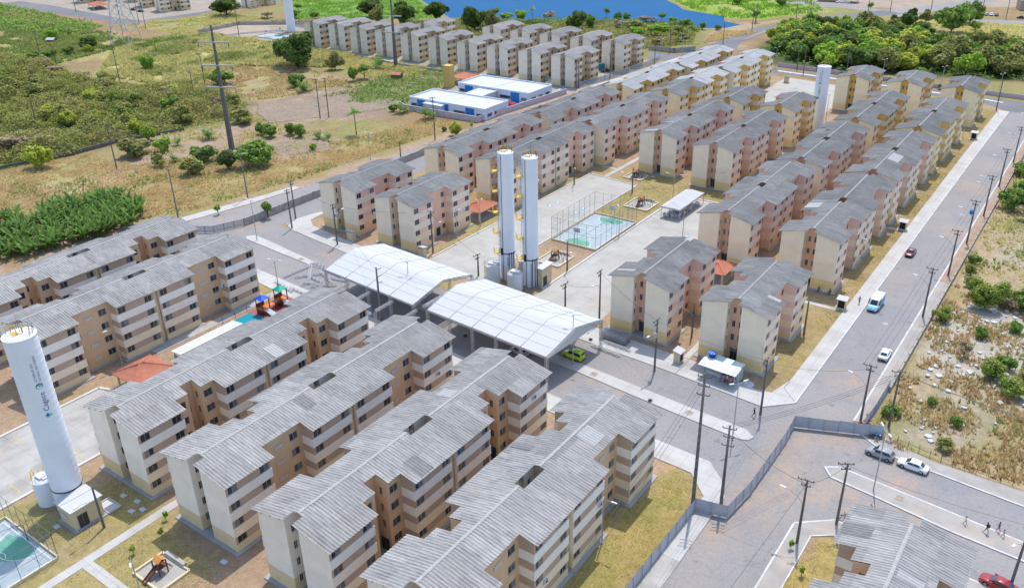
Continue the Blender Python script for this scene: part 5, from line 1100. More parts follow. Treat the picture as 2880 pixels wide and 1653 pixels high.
# ------------------------------------------------------------------ poles, lamps, wires
def ins(mb, x, y, z, mi=1): mb.lathe([(.05,0),(.09,.06),(.05,.12),(.08,.18),(.03,.24)], 6, (x, y, z), mi)
PP = {}
def p_dist(h, arm=True, lamp=True, dark=True, trafo=False):
    t = link('utility_pole', None); mb = MB(); n = 5; mb.tube([(0,0,-.2),(0,0,h*.5),(0,0,h)], [.21,.17,.12], 8); mb.build('shaft', M['poledark'] if dark else M['pole'], t)
    if arm:
        for z, L in ((h-.25, 1.25), (h-1.1, .7)):
            mb = MB(); mb.obox((-L,.12,z),(L*.7,.12,z),.11,.11)
            for x in (-L*.92, -L*.25, L*.6): ins(mb, x, .12, z+.05, 0)
            mb.build('crossarm', M['poledark'], t)
        mb = MB(); mb.obox((-.9,.12,h-.3),(0,.1,h-1.2),.05,.05); mb.build('brace', M['poledark'], t)
    if lamp:
        mb = MB(); mb.tube([(-.1,0,h*.62),(-.9,0,h*.72),(-2.0,0,h*.78),(-2.6,0,h*.79)], .04, 6); mb.build('lamp_arm', M['steel'], t)
        mb = MB(); mb.obox((-2.5,0,h*.79),(-3.25,0,h*.80),.28,.14); mb.build('lamp_head', M['lamp'], t)
    if trafo:
        mb = MB(); mb.lathe([(.32,0),(.36,.1),(.36,.8),(.25,.9)], 14, (-.5,0,h*.68)); ins(mb, -.5, .15, h*.68+.9, 0); ins(mb, -.6, -.15, h*.68+.9, 0); mb.build('transformer', M['steel'] if trafo == 1 else mat('blue_transformer', (.02,.2,.5), .5), t)
    return t
def p_lamp(h, heads=2, arm=1.2):
    t = link('street_lamp', None); mb = MB(); mb.tube([(0,0,0),(0,0,h)], [.11,.06], 8); mb.build('shaft', M['steel'], t)
    for s in ((-1, 1) if heads == 2 else (-1,)):
        mb = MB(); mb.tube([(0,0,h-.6),(s*.4,0,h-.05),(s*arm*.8,0,h+.15)], .035, 6); mb.build('lamp_arm', M['steel'], t)
        mb = MB(); q = s*arm*.75; mb.add([(q,-.14,h+.1),(q+s*.85,-.1,h+.2),(q+s*.85,.1,h+.2),(q,.14,h+.1),(q,-.1,h+.24),(q+s*.8,-.07,h+.3),(q+s*.8,.07,h+.3),(q,.1,h+.24)], [(3,2,1,0),(4,5,6,7),(0,1,5,4),(1,2,6,5),(2,3,7,6),(3,0,4,7)]); mb.build('lamp_head', M['lamp'], t)
    mb = MB(); mb.lathe([(.25,0),(.25,.12),(.14,.16)], 10); mb.build('base_plate', M['conc_old'], t)
    return t
def put(proto, first, loc, rz, label, cat, group):
    o = proto if not first.get(proto) else copy_tree(proto); first[proto] = 1
    o.location = (*loc, 0); o.rotation_euler = (0, 0, rz); return tag(o, label, cat, group)
fs_ = {}
PD = p_dist(10.6); PDn = p_dist(10.4, lamp=False); PDt = p_dist(10.5, trafo=1); PDb = p_dist(10.6, trafo=2); PS = p_dist(5.2, lamp=False); PB = p_dist(14, lamp=False, dark=False); PP7 = p_dist(7.2, arm=False)
LD = p_lamp(10.4); LD8 = p_lamp(8.5); LS = p_lamp(7.5, 1, 1.6); LV = p_lamp(6.6, 2, 2.2)
EP = [(-21.8,124.5),(-21.7,166.6),(-21.5,188.9),(-21.6,209.4),(-21.4,229.7),(-21.8,254.6),(-21.8,279),(-21.8,304)]
for i, p in enumerate(EP): put(PDb if i == 3 else PD, fs_, p, 0, ['dark utility pole on the verge beside the crossing hoarding','dark utility pole on the long road verge, across from the blue van','dark utility pole on the long road verge, across from the maroon car','dark utility pole with blue transformer on the long road verge','dark utility pole on the long road verge, next past the blue transformer','dark utility pole on the long road verge, second past the blue transformer','dark utility pole on the long road verge, third past the blue transformer','dark utility pole on the long road verge, fourth past the blue transformer'][i], 'utility pole', 'utility poles along the long road')
gU = 'utility poles round the crossing'
for p, rz, lab, pr_ in [((-17.7,125.5),.4,'utility pole rising from weeds behind the motorbike',PDn),((-20.9,91.9),.1,'dark utility pole with lamp on the corner block sidewalk',PD),((-17.7,98.4),.5,'dark utility pole beside the single brown corner block roof',PDn),((3.4,98.9),1.2,'utility pole beside the red car',PD),((-35.8,117.6),1.6,'dark utility pole at the kerb corner, beside the dark-clad walker',PDn),((-56.2,119.9),1.5,'utility pole with transformer at the kerb before the meter box',PDt),((-74.2,131.4),1.6,'dark utility pole behind the panelled tent gable',PD),((-145.0,128.9),-1.6,'utility pole with transformer and lamp before the west corner meter box',PDt),((-166.3,134.9),-1.5,'dark utility pole on the west corner, set back on the sidewalk',PDn),((-162.2,130.0),-1.5,'dark utility pole on the west corner kerb',PDn),((-122.7,137.9),3.1,'utility pole with lamp at the corner of the lot beside the pink block',PD),((-136.9,137.0),1.6,'utility pole with transformer before the pink block end wall',PDt)]:
    put(pr_, fs_, p, rz, lab, 'utility pole', gU)
for p, lab in [((-82.7,132.2),'short dark pole with crossarm behind the panelled tent'),((-106.3,133.9),'short dark pole with crossarm at the lot corner by the twin towers')]: put(PS, fs_, p, 1.4, lab, 'utility pole', 'short poles behind the tents')
for p, lab in [((-55.9,134.7),'plain dark pole between the two kiosk-side single blocks'),((-91.2,146.5),'plain grey pole at the kerb beside the twin tower playground'),((-102.8,198.1),'plain grey pole at the parking lot edge'),((-82.7,212.8),'thin dark pole before the block facing the marquee'),((-119.5,195.2),'plain dark pole at the lot side of the footpath block'),((-101.0,41.2),'plain grey pole at the pump house corner'),((-38.6,147.1),'grey pole with lamp beside the kiosk-side pink block')]: put(PP7, fs_, p, random.uniform(0,3), lab, 'utility pole', 'plain poles among the blocks')
for p, rz, lab in [((-163.7,120.2),.1,'double-headed street lamp at the west tip of the median'),((-69.4,113.7),.1,'double-headed street lamp beside the green van'),((-36.9,108.6),1.0,'double-headed street lamp near the east tip of the median'),((-15.5,108.4),2.2,'double-headed street lamp on the median near the silver hatchback'),((-109.0,114.5),.1,'double-headed street lamp poking out between the two tents')]: put(LD, fs_, p, rz, lab, 'street lamp', 'street lamps on the medians')
for p, rz, lab in [((-135.2,102.6),.3,'double-headed street lamp beside the colourful playground'),((-184,181),0,'double-headed street lamp on the west road verge'),((-81.6,297.2),0,'double-headed lamp beside the northern water tower'),((-177,312),0,'double-headed lamp behind the lake estate fence')]: put(LD8, fs_, p, rz, lab, 'street lamp', 'double lamps in the estates')
for p, rz, lab in [((-42.3,77.4),3.1,'single-headed lamp on the lawn beside the hoarding-side brown block'),((-138.7,68),1.6,'single-headed lamp in front of the brown block by the lettered tower'),((-123.7,148.1),2.8,'single-headed lamp at the side of the pavilion-side pink block'),((-123.3,157),2.6,'single-headed lamp before the terracotta pavilion by the twin towers'),((-90.7,169),-.8,'lamp with floodlights beside the fenced ball court'),((-84.2,36.2),2.6,'single-headed lamp beside the slide sandbox'),((-104,26.5),2.7,'single-headed lamp rising over the corner ball court'),((-119,176),2.4,'single-headed lamp on the lot side of the block behind the twin towers'),((-38.8,297.8),3.1,'single-headed lamp on the grass strip by the gold blocks'),((-39.3,223),3.1,'single-headed lamp on the grass strip by the second long road block'),((-39.5,181),3.1,'single-headed lamp on the grass strip by the first long road block'),((-78,177.2),1.2,'single-headed lamp on the concrete road by the marquee')]: put(LS, fs_, p, rz, lab, 'street lamp', 'single lamps among the blocks')
put(LV, fs_, (-91.7,200.2), .1, 'tall V-armed double lamp behind the small marquee', 'street lamp', 'V-armed lamps')
for i, p in enumerate([(-300,294.5),(-318,296),(-286,293.5),(-270,292.5),(-253,291.8),(-236,291),(-213,289.5),(-196,289)]): put(LS, fs_, p, 1.5, 'single-headed lamp on the lake estate front path', 'street lamp', 'lamps along the lake estate path')
# tall concrete poles beside the lawn
def tall(label, x, y, h, wdt=.55):
    t = thing('tall_pole', label, 'utility pole', (x, y, 0), .3); mb = MB(); k = 14
    mb.add([(-wdt/2,-wdt/3,-.2),(wdt/2,-wdt/3,-.2),(wdt/2,wdt/3,-.2),(-wdt/2,wdt/3,-.2),(-wdt/4,-wdt/6,h),(wdt/4,-wdt/6,h),(wdt/4,wdt/6,h),(-wdt/4,wdt/6,h)], [(3,2,1,0),(4,5,6,7),(0,1,5,4),(1,2,6,5),(2,3,7,6),(3,0,4,7)]); mb.build('shaft', M['pole'], t)
    for i in range(k):
        z = 1.2+(h-6)*i/k; hw = wdt/2*(1-z/h*.5); hd = wdt/3*(1-z/h*.5)+.012; mb = MB(); mb.box(-hw*.55,hw*.55,-hd,hd,z,z+.55); mb.build('web_recess', M['poledark'], t)
    for z, L in ((h-.6,.9),(h-2,.7),(h-3.4,.8)):
        mb = MB(); mb.obox((-L,.15,z),(L,.15,z-.1),.1,.1); ins(mb, -L, .15, z, 0); ins(mb, L, .15, z, 0); mb.build('bracket', M['dark'], t)
    return t
tall('very tall concrete pole with recessed webs at the lawn and hoarding corner', -35.7, 91.6, 21.5); tall('tall concrete pole standing in the hoarding corner on the sidewalk', -32.3, 93.5, 13.5, .5)
t = thing('tall_pole', 'grey concrete pole with three side brackets between tent and brown block', 'utility pole', (-110.3, 108.3-1.2, 0)); mb = MB(); mb.tube([(0,0,0),(0,0,11.6)], [.3,.15], 8); mb.build('shaft', M['pole'], t)
for z in (11.4, 9.9, 8.5): mb = MB(); mb.obox((0,0,z-.4),(.75,.7,z),.09,.09); mb.build('bracket', M['dark'], t)
# transmission poles
def trans(label, x, y, h, arms, L, rz):
    t = thing('transmission_pole', label, 'power pole', (x, y, 0), rz, 'tall transmission poles in the fields'); mb = MB()
    mb.add([(-.75,-.6,-.3),(.75,-.6,-.3),(.75,.6,-.3),(-.75,.6,-.3),(-.22,-.2,h),(.22,-.2,h),(.22,.2,h),(-.22,.2,h)], [(3,2,1,0),(4,5,6,7),(0,1,5,4),(1,2,6,5),(2,3,7,6),(3,0,4,7)]); mb.build('shaft', M['poledark'], t)
    for z in arms:
        mb = MB(); mb.obox((-L,-.35,z),(L,-.35,z),.4,.42); mb.build('crossarm', M['steel'], t)
        for s in (-1, 1): mb = MB(); mb.tube([(s*(L-.2),-.35,z-.1),(s*(L-.2),-.35,z-1.5)], .1, 6); mb.build('insulator', M['dark'], t)
    return t
trans('tall three-armed transmission pole among the garden shrubs', -230.1, 165.2, 38.7, (33.7, 26.7, 20.0), 5.2, .42); trans('tall transmission pole at the lake estate wall', -268.7, 285.6, 31, (29.4, 21.4, 14.5), 4.4, .42)
for p, h, lab in [((-189.5,138.4),14,'stout grey pole on the west road sidewalk'),((-193.3,118.9),12,'stout grey pole beside the broad-leaved plants')]: put(PB, fs_, p, .4, lab, 'utility pole', 'stout poles on the west road')
for i, (p, h) in enumerate([((-243.7,133.1),14),((-349.2,201.1),14),((-404.1,204),10),((-446.5,218.5),10),((-311,144.7),10),((-302.1,203.7),10),((-307.6,213.3),14),((-233,206.3),14),((-231.6,209.2),14),((-180.6,207.7),14),((-390.4,296.7),14),((-456.6,285.2),14),((-476.5,294.1),14),((-555,301),10),((-175.5,185.4),6)]):
    put(PDn, fs_, p, .6, ['thin dark pole beside the stake fence and dirt track','thin dark pole at the top edge of the scrub wood','thin dark pole by the round bushes, nearer the scrub wood','thin dark pole by the grey hut in the fields','thin dark pole standing inside the scrub wood','lone short dark pole beside the three-armed pole','thin dark pole right behind the three-armed pole','one of two dark poles side by side at the furrowed field','one of two dark poles side by side at the furrowed field','dark pole on the verge before the school wall','dark pole at the distant sports ground','stout dark pole at the lattice pylon','thin dark pole on the verge of the corner road','dark pole beside the far corner road','short dark pole behind the west block wall'][i], 'utility pole', 'dark poles in the western fields').scale = (1, 1, h/10.4)
for i, p in enumerate([(-174,311),(-171,345),(-185,352),(-176,370),(-162,398),(-166,445),(-152,470),(-171,463),(-130,526),(-148,480),(-100,540),(-120,534),(-62,537),(-77,559),(-178,293),(-176,288),(-95,366),(-115,365),(-35.5,338),(-110,358)]):
    put(PDn, fs_, p, random.uniform(0,3), 'dark utility pole along the far streets by the lake and wood', 'utility pole', 'dark poles along the far streets')
for i, p in enumerate([(-124,364),(-80,361.5),(-58,359.5),(-38,357),(-174,356),(-168,366)]): put(LD8, fs_, p, 1.2, 'double-headed lamp on the far side of the north street', 'street lamp', 'lamps along the north street')
# lattice pylon
t = thing('lattice_pylon', 'grey lattice steel pylon in the straw field', 'pylon', (-428, 255, 0), .4); mb = MB(); H = 40; b0 = 5.5; b1 = .8
lv = [0,8,15,21,26,31,36,40]
def cr(z): return b0+(b1-b0)*z/H
for sx, sy in ((1,1),(1,-1),(-1,1),(-1,-1)): mb.obox((sx*b0,sy*b0,0),(sx*b1,sy*b1,H),.3,.3)
for z0, z1 in zip(lv[:-1], lv[1:]):
    c0, c1 = cr(z0), cr(z1)
    for (a, b) in (((1,1),(1,-1)),((1,-1),(-1,-1)),((-1,-1),(-1,1)),((-1,1),(1,1))):
        mb.obox((a[0]*c0,a[1]*c0,z0),(b[0]*c1,b[1]*c1,z1),.16,.16); mb.obox((b[0]*c0,b[1]*c0,z0),(a[0]*c1,a[1]*c1,z1),.16,.16); mb.obox((a[0]*c1,a[1]*c1,z1),(b[0]*c1,b[1]*c1,z1),.14,.14)
mb.build('lattice_frame', M['galv'], t)
for z in (28, 34): mb = MB(); mb.obox((-7,0,z),(7,0,z),.3,.3); mb.build('crossarm', M['galv'], t)
# wires
def wire(a, b, sag, label, group, r=.028):
    a = Vector(a); b = Vector(b); pts = []
    for i in range(13): f = i/12; p = a.lerp(b, f); p.z -= sag*4*f*(1-f); pts.append(p-a)
    mb = MB(); mb.tube(pts, r, 3, cap=False); return tag(mb.build('power_line', M['wire'], loc=a), label, 'power line', group)
for i in range(len(EP)-1):
    for x in (-1.1, -.3, .7): wire((EP[i][0]+x, EP[i][1]+.12, 10.5), (EP[i+1][0]+x, EP[i+1][1]+.12, 10.5), .5, 'dark power line strung between poles along the long road', 'power lines along the long road')
wd_ = Vector((math.cos(.42), math.sin(.42), 0)); A0 = Vector((-230.1,165.2,0)); B0 = Vector((-268.7,285.6,0)); C0 = Vector((-180,20,0)); D0_ = Vector((-480,120,0))
for za, zb in ((32.2,28),(25.2,20),(18.5,13)):
    for s in (-1, 1):
        wire(A0+wd_*s*5+Vector((0,0,za)), B0+wd_*s*4.2+Vector((0,0,zb)), 3, 'long transmission line between the two tall poles', 'transmission lines over the fields', .03)
        wire(A0+wd_*s*5+Vector((0,0,za)), C0+wd_*s*5+Vector((0,0,za)), 4, 'long transmission line leaving the three-armed pole over the plants', 'transmission lines over the fields', .03)
for k, z in enumerate((13.6,13.0,12.2,11.2)):
    wire((-243.7,133.1,z), (-480,60+4*k,z+2), 4, 'power line crossing the scrub wood', 'power lines over the scrub wood', .03); wire((-243.7,133.1,z), (-190,138.4,z-.5), 1.2, 'power line from the track pole to the west road', 'power lines over the scrub wood', .025)
for x in (-.5, 0, .5):
    wire((-35.7+x,91.6,20.5), (-30+x,15,20.5), 2.5, 'power line running over the hoarding lawn', 'power lines over the lawn', .025); wire((-32.3+x,93.5,13.2), (-17.7+x,125.5,9.9), .8, 'power line crossing the junction', 'power lines over the junction'); wire((-35.7+x,91.6,20.3), (-35.8+x,117.6,10.2), .6, 'power line crossing the cross street', 'power lines over the junction')
    wire((-17.7+x,125.5,9.9),(60,118+x,9.9), 1, 'power line over the overgrown lot', 'power lines over the junction')
for a, b in [((-56.2,119.9,10.2),(-35.8,117.6,10.2)),((-56.2,119.9,10.2),(-74.2,131.4,10.2)),((-56.2,119.9,7),(-69.4,113.7,9.5)),((-74.2,131.4,7.5),(-82.7,132.2,5)),((-106.3,133.9,5),(-122.7,137.9,9.9)),((-145,128.9,10),(-166,134.9,10)),((-145,128.9,10),(-122.7,137.9,10)),((-20.9,91.9,10),(-17.7,98.4,10)),((-17.7,98.4,10),(3.4,98.9,10)),((-20.9,91.9,10),(-25,20,10)),((-101,41.2,6.9),(-104,26.5,7)),((-91.2,146.5,6.8),(-90.7,169,7)),((-78,177.2,7),(-102.8,198,6.8))]:
    wire(a, b, .6, 'thin cable strung between street poles', 'thin street cables', .026)
for a, b in [((-20.9,91.9,9.9),(-32.3,93.5,13)),((-21.8,124.5,9.9),(-17.7,125.5,9.9)),((-35.8,117.6,9.9),(-21.8,124.5,9.9)),((-110.3,107.1,11),(-145,128.9,10)),((-110.3,107.1,11),(-69.4,113.7,10)),((-189.5,138.4,13),(-193.3,118.9,11.6)),((-193.3,118.9,11.6),(-200,60,11)),((-189.5,138.4,13),(-180.6,207.7,13.5)),((-180.6,207.7,13.5),(-176,288,10)),((-233,206.3,13.6),(-307.6,213.3,13.5)),((-349,201,13.5),(-307.6,213.3,13.5)),((-138.7,68,7.4),(-135.2,102.6,8)),((-56.2,119.9,6),(-52,129,6)),((-35.8,117.6,7),(-41,130,6))]:
    wire(a, b, .9, 'thin cable strung between street poles', 'thin street cables', .026)
# ------------------------------------------------------------------ vehicles
M['tyrem'] = mat('tyre_rubber', (.02,.02,.02), .8, .1); M['rim'] = mat('wheel_rim', (.35,.36,.38), .35, .05, metal=.7); M['autoglass'] = mat('car_glass', (.015,.03,.05), .06, .1, spec=.7)
M['lampr'] = mat('tail_lamp', (.35,.01,.01), .3, .1); M['lampw'] = mat('head_lamp', (.6,.62,.64), .15, .1); M['bumper'] = mat('black_trim', (.02,.02,.022), .6, .1)
def paint_m(n, c): 
    m = mat(n, c, .28, .03, .5, spec=.5); m.node_tree.nodes['Principled BSDF'].inputs['Coat Weight'].default_value = .5; return m
def loft(rings, name, m, t, smooth=True, caps=True):
    mb = MB(); k = len(rings[0]); vs = [p for r_ in rings for p in r_]; fs = []
    for i in range(len(rings)-1):
        for j in range(k): fs.append((i*k+j, i*k+(j+1) % k, (i+1)*k+(j+1) % k, (i+1)*k+j))
    if caps: fs += [tuple(range(k-1,-1,-1)), tuple((len(rings)-1)*k+j for j in range(k))]
    mb.add(vs, fs); o = mb.build(name, m, t); me_ = o.data
    if smooth: me_.polygons.foreach_set('use_smooth', [len(p.vertices) == 4 for p in me_.polygons])
    return o
def sect(x, hw, z0, z1, tuck=.86, bev=.12):
    return [(x,-hw*.93,z0),(x,hw*.93,z0),(x,hw,z0+bev),(x,hw,z0+(z1-z0)*.6),(x,hw*tuck*1.06,z1-.03),(x,hw*.6,z1),(x,-hw*.6,z1),(x,-hw*tuck*1.06,z1-.03),(x,-hw,z0+(z1-z0)*.6),(x,-hw,z0+bev)]
def car_proto(kind, c, pm, hood=None):
    t = link('car' if kind != 'van' else 'van', None)
    if kind == 'sedan': L, hw = 4.3, .86; body = [(-2.15,.6,.42,.72,),(-2.08,.78,.28,.84),(-1.5,.86,.24,.93),(-.6,.87,.22,.93),(.6,.87,.22,.92),(1.2,.86,.24,.88),(1.85,.80,.28,.78),(2.12,.66,.34,.66),(2.17,.5,.42,.58)]; cab = [(-1.55,.60,.92,.93),(-.95,.62,.92,1.40),(-.2,.64,.92,1.46),(.35,.63,.92,1.42),(1.1,.60,.9,.91)]
    elif kind == 'hatch': L, hw = 4.1, .87; body = [(-2.05,.6,.42,.9),(-2.0,.8,.28,1.0),(-1.5,.87,.24,1.0),(-.6,.88,.22,.98),(.6,.88,.22,.96),(1.15,.87,.24,.93),(1.75,.8,.28,.84),(2.0,.66,.34,.7),(2.05,.5,.42,.6)]; cab = [(-1.98,.62,.98,1.0),(-1.55,.64,.98,1.48),(-.4,.66,.97,1.56),(.25,.64,.96,1.5),(1.05,.62,.94,.95)]
    elif kind == 'minivan': L, hw = 4.3, .86; body = [(-2.15,.7,.42,1.1),(-2.12,.82,.26,1.2),(-1.4,.87,.24,1.2),(0,.88,.22,1.18),(.7,.88,.22,1.1),(1.3,.86,.24,1.0),(1.9,.8,.28,.86),(2.12,.66,.36,.7),(2.16,.5,.44,.6)]; cab = [(-2.12,.74,1.15,1.2),(-2.02,.76,1.15,1.82),(-.8,.78,1.15,1.86),(.2,.76,1.1,1.8),(1.2,.68,1.02,1.04)]
    else: L, hw = 5.6, 1.0; body = [(-2.8,.85,.5,1.35),(-2.77,.98,.34,1.4),(-1.5,1.02,.32,1.4),(.5,1.02,.32,1.38),(1.5,1.0,.32,1.25),(2.2,.96,.36,1.08),(2.65,.84,.4,.92),(2.78,.66,.48,.75)]; cab = [(-2.78,.92,1.35,1.4),(-2.72,.93,1.35,2.42),(-1.0,.95,1.35,2.48),(.7,.93,1.34,2.4),(1.15,.88,1.3,2.2),(1.95,.8,1.15,1.2)]
    loft([sect(x, w_, a, b) for x, w_, a, b in body], 'body', pm, t)
    # greenhouse: painted roof and pillars with separate glass
    rings = []
    kf, kg = (1.16, 1.1) if kind != 'van' else (1.06, 1.045)
    for x, w_, a, b in cab: rings.append([(x,-w_*kf,a-.06),(x,w_*kf,a-.06),(x,w_*kg,a+(b-a)*.3),(x,w_,b-.05*(b > a+.2)),(x,w_*.8,b),(x,-w_*.8,b),(x,-w_,b-.05*(b > a+.2)),(x,-w_*kg,a+(b-a)*.3)])
    loft(rings, 'cabin', pm, t)
    van = kind in ('van',)
    # windscreens
    def pane(q, name='window'):
        mb = MB(); q = [Vector(v) for v in q]; nrm = (q[1]-q[0]).cross(q[3]-q[0]).normalized()
        vs = [tuple(v+nrm*.022) for v in q]+[tuple(v-nrm*.01) for v in q]
        mb.add(vs, [(0,1,2,3),(7,6,5,4),(0,4,5,1),(1,5,6,2),(2,6,7,3),(3,7,4,0)]); mb.build(name, M['autoglass'], t)
    def lerp4(A, B, f): return tuple(A[i]+(B[i]-A[i])*f for i in range(4))
    f0, f1_ = cab[-1], cab[-2]; a = lerp4(f0, f1_, .1); b = lerp4(f0, f1_, .92)
    def edge(r_, k=.86): return (r_[0], r_[1]*k*1.0, r_[3])
    def wz(c_, y): return c_[3]+.0
    pane([(a[0],-a[1]*.82,a[3]),(a[0],a[1]*.82,a[3]),(b[0],b[1]*.74,b[3]),(b[0],-b[1]*.74,b[3])], 'windscreen')
    if not van:
        r0, r1 = cab[0], cab[1]; a = lerp4(r0, r1, .15); b = lerp4(r0, r1, .9)
        pane([(a[0],a[1]*.82,a[3]),(a[0],-a[1]*.82,a[3]),(b[0],-b[1]*.76,b[3]),(b[0],b[1]*.76,b[3])], 'rear_window')
    else: pane([(-2.77,.8,1.5),(-2.77,-.8,1.5),(-2.74,-.8,2.1),(-2.74,.8,2.1)], 'rear_window')
    x0 = cab[1][0]+.05 if not van else .35; x1 = cab[-2][0]+(.35 if not van else .25); wm_ = cab[2][1]; zb = cab[2][2]+.07; zt = cab[2][3]-.14
    for s in (1, -1):
        segs = [(x0-.2*(not van), (x0+x1)/2-.03, 1), ((x0+x1)/2+.03, x1, 2)] if not van else [(x0, x1+.3, 2)]
        for (p, q, k) in segs:
            yb, yt = s*(wm_*1.12+.02), s*(wm_*1.02+.012)
            sl0 = .28 if k == 1 and not van else 0; sl1 = .38 if k == 2 else 0
            quad = [(p,yb,zb),(q+sl1*.4,yb,zb),(q-sl1*.35,yt,zt),(p+sl0,yt,zt)]
            pane(quad if s < 0 else [quad[1],quad[0],quad[3],quad[2]], 'side_window')
        mb = MB(); mb.box(x1-.05,x1+.15,min(s*hw*1.0,s*(hw+.17)),max(s*hw*1.0,s*(hw+.17)),zb-.02,zb+.12); mb.build('wing_mirror', M['bumper'] if van else pm, t)
        for xw in ((-1.32,1.32) if kind != 'van' else (-1.75,1.7)):
            wr_ = .32 if kind != 'van' else .36; w_ = link('wheel', None, t, (xw, s*(hw-.09), wr_))
            mb = MB(); pr_ = []; n = 18
            for (rr_, yy) in ((wr_*.62,-.1),(wr_*.95,-.1),(wr_,-.06),(wr_,.06),(wr_*.95,.1),(wr_*.62,.1)): pr_.append((rr_, yy))
            vs = [(r_*math.cos(2*math.pi*k/n), yy, r_*math.sin(2*math.pi*k/n)) for r_, yy in pr_ for k in range(n)]
            fs = [(i*n+k, i*n+(k+1) % n, (i+1)*n+(k+1) % n, (i+1)*n+k) for i in range(5) for k in range(n)]; mb.add(vs, [f[::-1] for f in fs]); mb.build('tyre', M['tyrem'], w_)
            mb = MB(); mb.add([(wr_*.63*math.cos(2*math.pi*k/n), s*.085, wr_*.63*math.sin(2*math.pi*k/n)) for k in range(n)], [tuple(range(n))]); mb.box(-.05,.05,-.06,.06,-.05,.05); mb.build('rim', M['rim'], w_)
            ar = MB(); 
            for k in range(10):
                a_ = math.pi*k/10; b_ = math.pi*(k+1)/10; ar.add([(xw+wr_*1.16*math.cos(a_),s*(hw+.004),wr_+wr_*1.16*math.sin(a_)),(xw+wr_*1.16*math.cos(b_),s*(hw+.004),wr_+wr_*1.16*math.sin(b_)),(xw+wr_*.9*math.cos(b_),s*(hw+.004),wr_+wr_*.9*math.sin(b_)),(xw+wr_*.9*math.cos(a_),s*(hw+.004),wr_+wr_*.9*math.sin(a_))], [(0,1,2,3)])
            ar.build('wheel_arch', M['bumper'], t)
    ft = body[-2]; bk = body[1]
    for s in (1, -1):
        mb = MB(); mb.obox((ft[0]-.12,s*ft[1]*.95,ft[3]-.12),(ft[0]+.02,s*ft[1]*.62,ft[3]-.12),.1,.14); mb.build('headlight', M['lampw'], t)
        mb = MB(); mb.box(bk[0]-.06,bk[0]+.1,min(s*bk[1]*.65,s*bk[1]*.98),max(s*bk[1]*.65,s*bk[1]*.98),bk[3]-.3,bk[3]-.12); mb.build('tail_light', M['lampr'], t)
    mb = MB(); mb.box(body[-1][0]-.1,body[-1][0]+.04,-.55,.55,.3,.5); mb.build('front_bumper', M['bumper'], t); mb = MB(); mb.box(body[0][0]-.04,body[0][0]+.1,-.6,.6,.3,.5); mb.build('rear_bumper', M['bumper'], t)
    mb = MB(); mb.box(body[0][0]-.05,body[0][0]-.03,-.2,.2,.55,.67); mb.build('number_plate', M['slabw'], t)
    if hood:
        for s in (1,-1):
            mb = MB(); mb.add([(-2.6,s*1.045,.8),(.4,s*1.045,.6),(1.1,s*1.045,1.3),(-2.6,s*1.02,2.3)], [(0,1,2,3) if s < 0 else (3,2,1,0)]); mb.build('side_graphic', hood, t)
        mb = MB(); mb.add([(2.8,-.66,.86),(2.8,.66,.86),(2.25,.9,1.14),(2.25,-.9,1.14),(1.86,.9,1.3),(1.86,-.9,1.3),(2.8,-.66,.7),(2.8,.66,.7),(2.25,.97,.95),(2.25,-.97,.95),(1.86,.97,1.1),(1.86,-.97,1.1)], [(0,1,2,3),(3,2,4,5),(6,7,1,0),(1,7,8,2),(2,8,10,4),(6,0,3,9),(9,3,5,11)]); mb.build('bonnet', hood, t)
    return t
cs_ = {}
white_p = paint_m('white_car_paint', (.78,.79,.80)); silver_p = paint_m('silver_car_paint', (.30,.305,.31)); red_p = paint_m('red_car_paint', (.30,.015,.02)); maroon_p = paint_m('maroon_car_paint', (.14,.01,.03)); green_p = paint_m('lime_car_paint', (.42,.60,.02)); blue_p = mat('blue_graphic', (.01,.34,.72), .35, .05); dark_p = paint_m('dark_car_paint', (.02,.025,.035))
sed = car_proto('sedan', 0, white_p); hat = car_proto('hatch', 0, silver_p); van = car_proto('van', 0, white_p, blue_p); grn = car_proto('minivan', 0, green_p)
def recolor(o, old, new):
    for c in o.children:
        if c.data and any(s.material == old for s in c.material_slots):
            for s in c.material_slots:
                if s.material == old: s.link = 'OBJECT'; s.material = new
def car(proto, x, y, rz, lab, group, old=None, new=None, z=.012, cat='car'):
    o = proto if not cs_.get(proto) else copy_tree(proto); cs_[proto] = 1
    o.location = (x, y, z); o.rotation_euler = (0,0,rz); tag(o, lab, cat, group)
    if new: recolor(o, old, new)
    return o
gc = 'vehicles near the crossing'
car(sed, -12.1, 116.7, R(177), 'white sedan parked behind the silver hatchback at the lot verge', gc); car(hat, -16.9, 117.0, R(176), 'silver hatchback parked under the double street lamp', gc)
car(sed, -23.9, 147.2, R(92), 'white sedan parked on the long road beside the low wall', gc); car(sed, -30.8, 196.0, R(-91), 'maroon sedan driving along the long road', gc, white_p, maroon_p)
car(sed, 2.2, 98.2, R(172), 'red sedan parked beside the single brown corner block', gc, white_p, red_p); car(van, -30.5, 165.8, R(-91), 'white van with blue bonnet and side panels on the long road', gc, cat='van')
car(grn, -70.6, 115.9, R(176), 'lime green van parked at the tent gable', gc, cat='van'); car(sed, -79.6, 111.6, R(170), 'silver sedan parked under the panelled tent', gc, white_p, silver_p)
gf = 'distant parked cars'
for x, y, rz, p_, lab in [(-182.4,322,1.2,dark_p,'dark car beside the teal container'),(-553,328.5,.3,white_p,'white car at the grey estate blocks'),(-558,318.5,.3,white_p,'white car before the distant pavilion'),(-527,323,.3,dark_p,'dark car beside the grey estate block'),(-516.5,321.5,.3,dark_p,'second dark car beside the grey estate block')]: car(sed, x, y, rz, lab, gf, white_p, p_ if p_ != white_p else None)
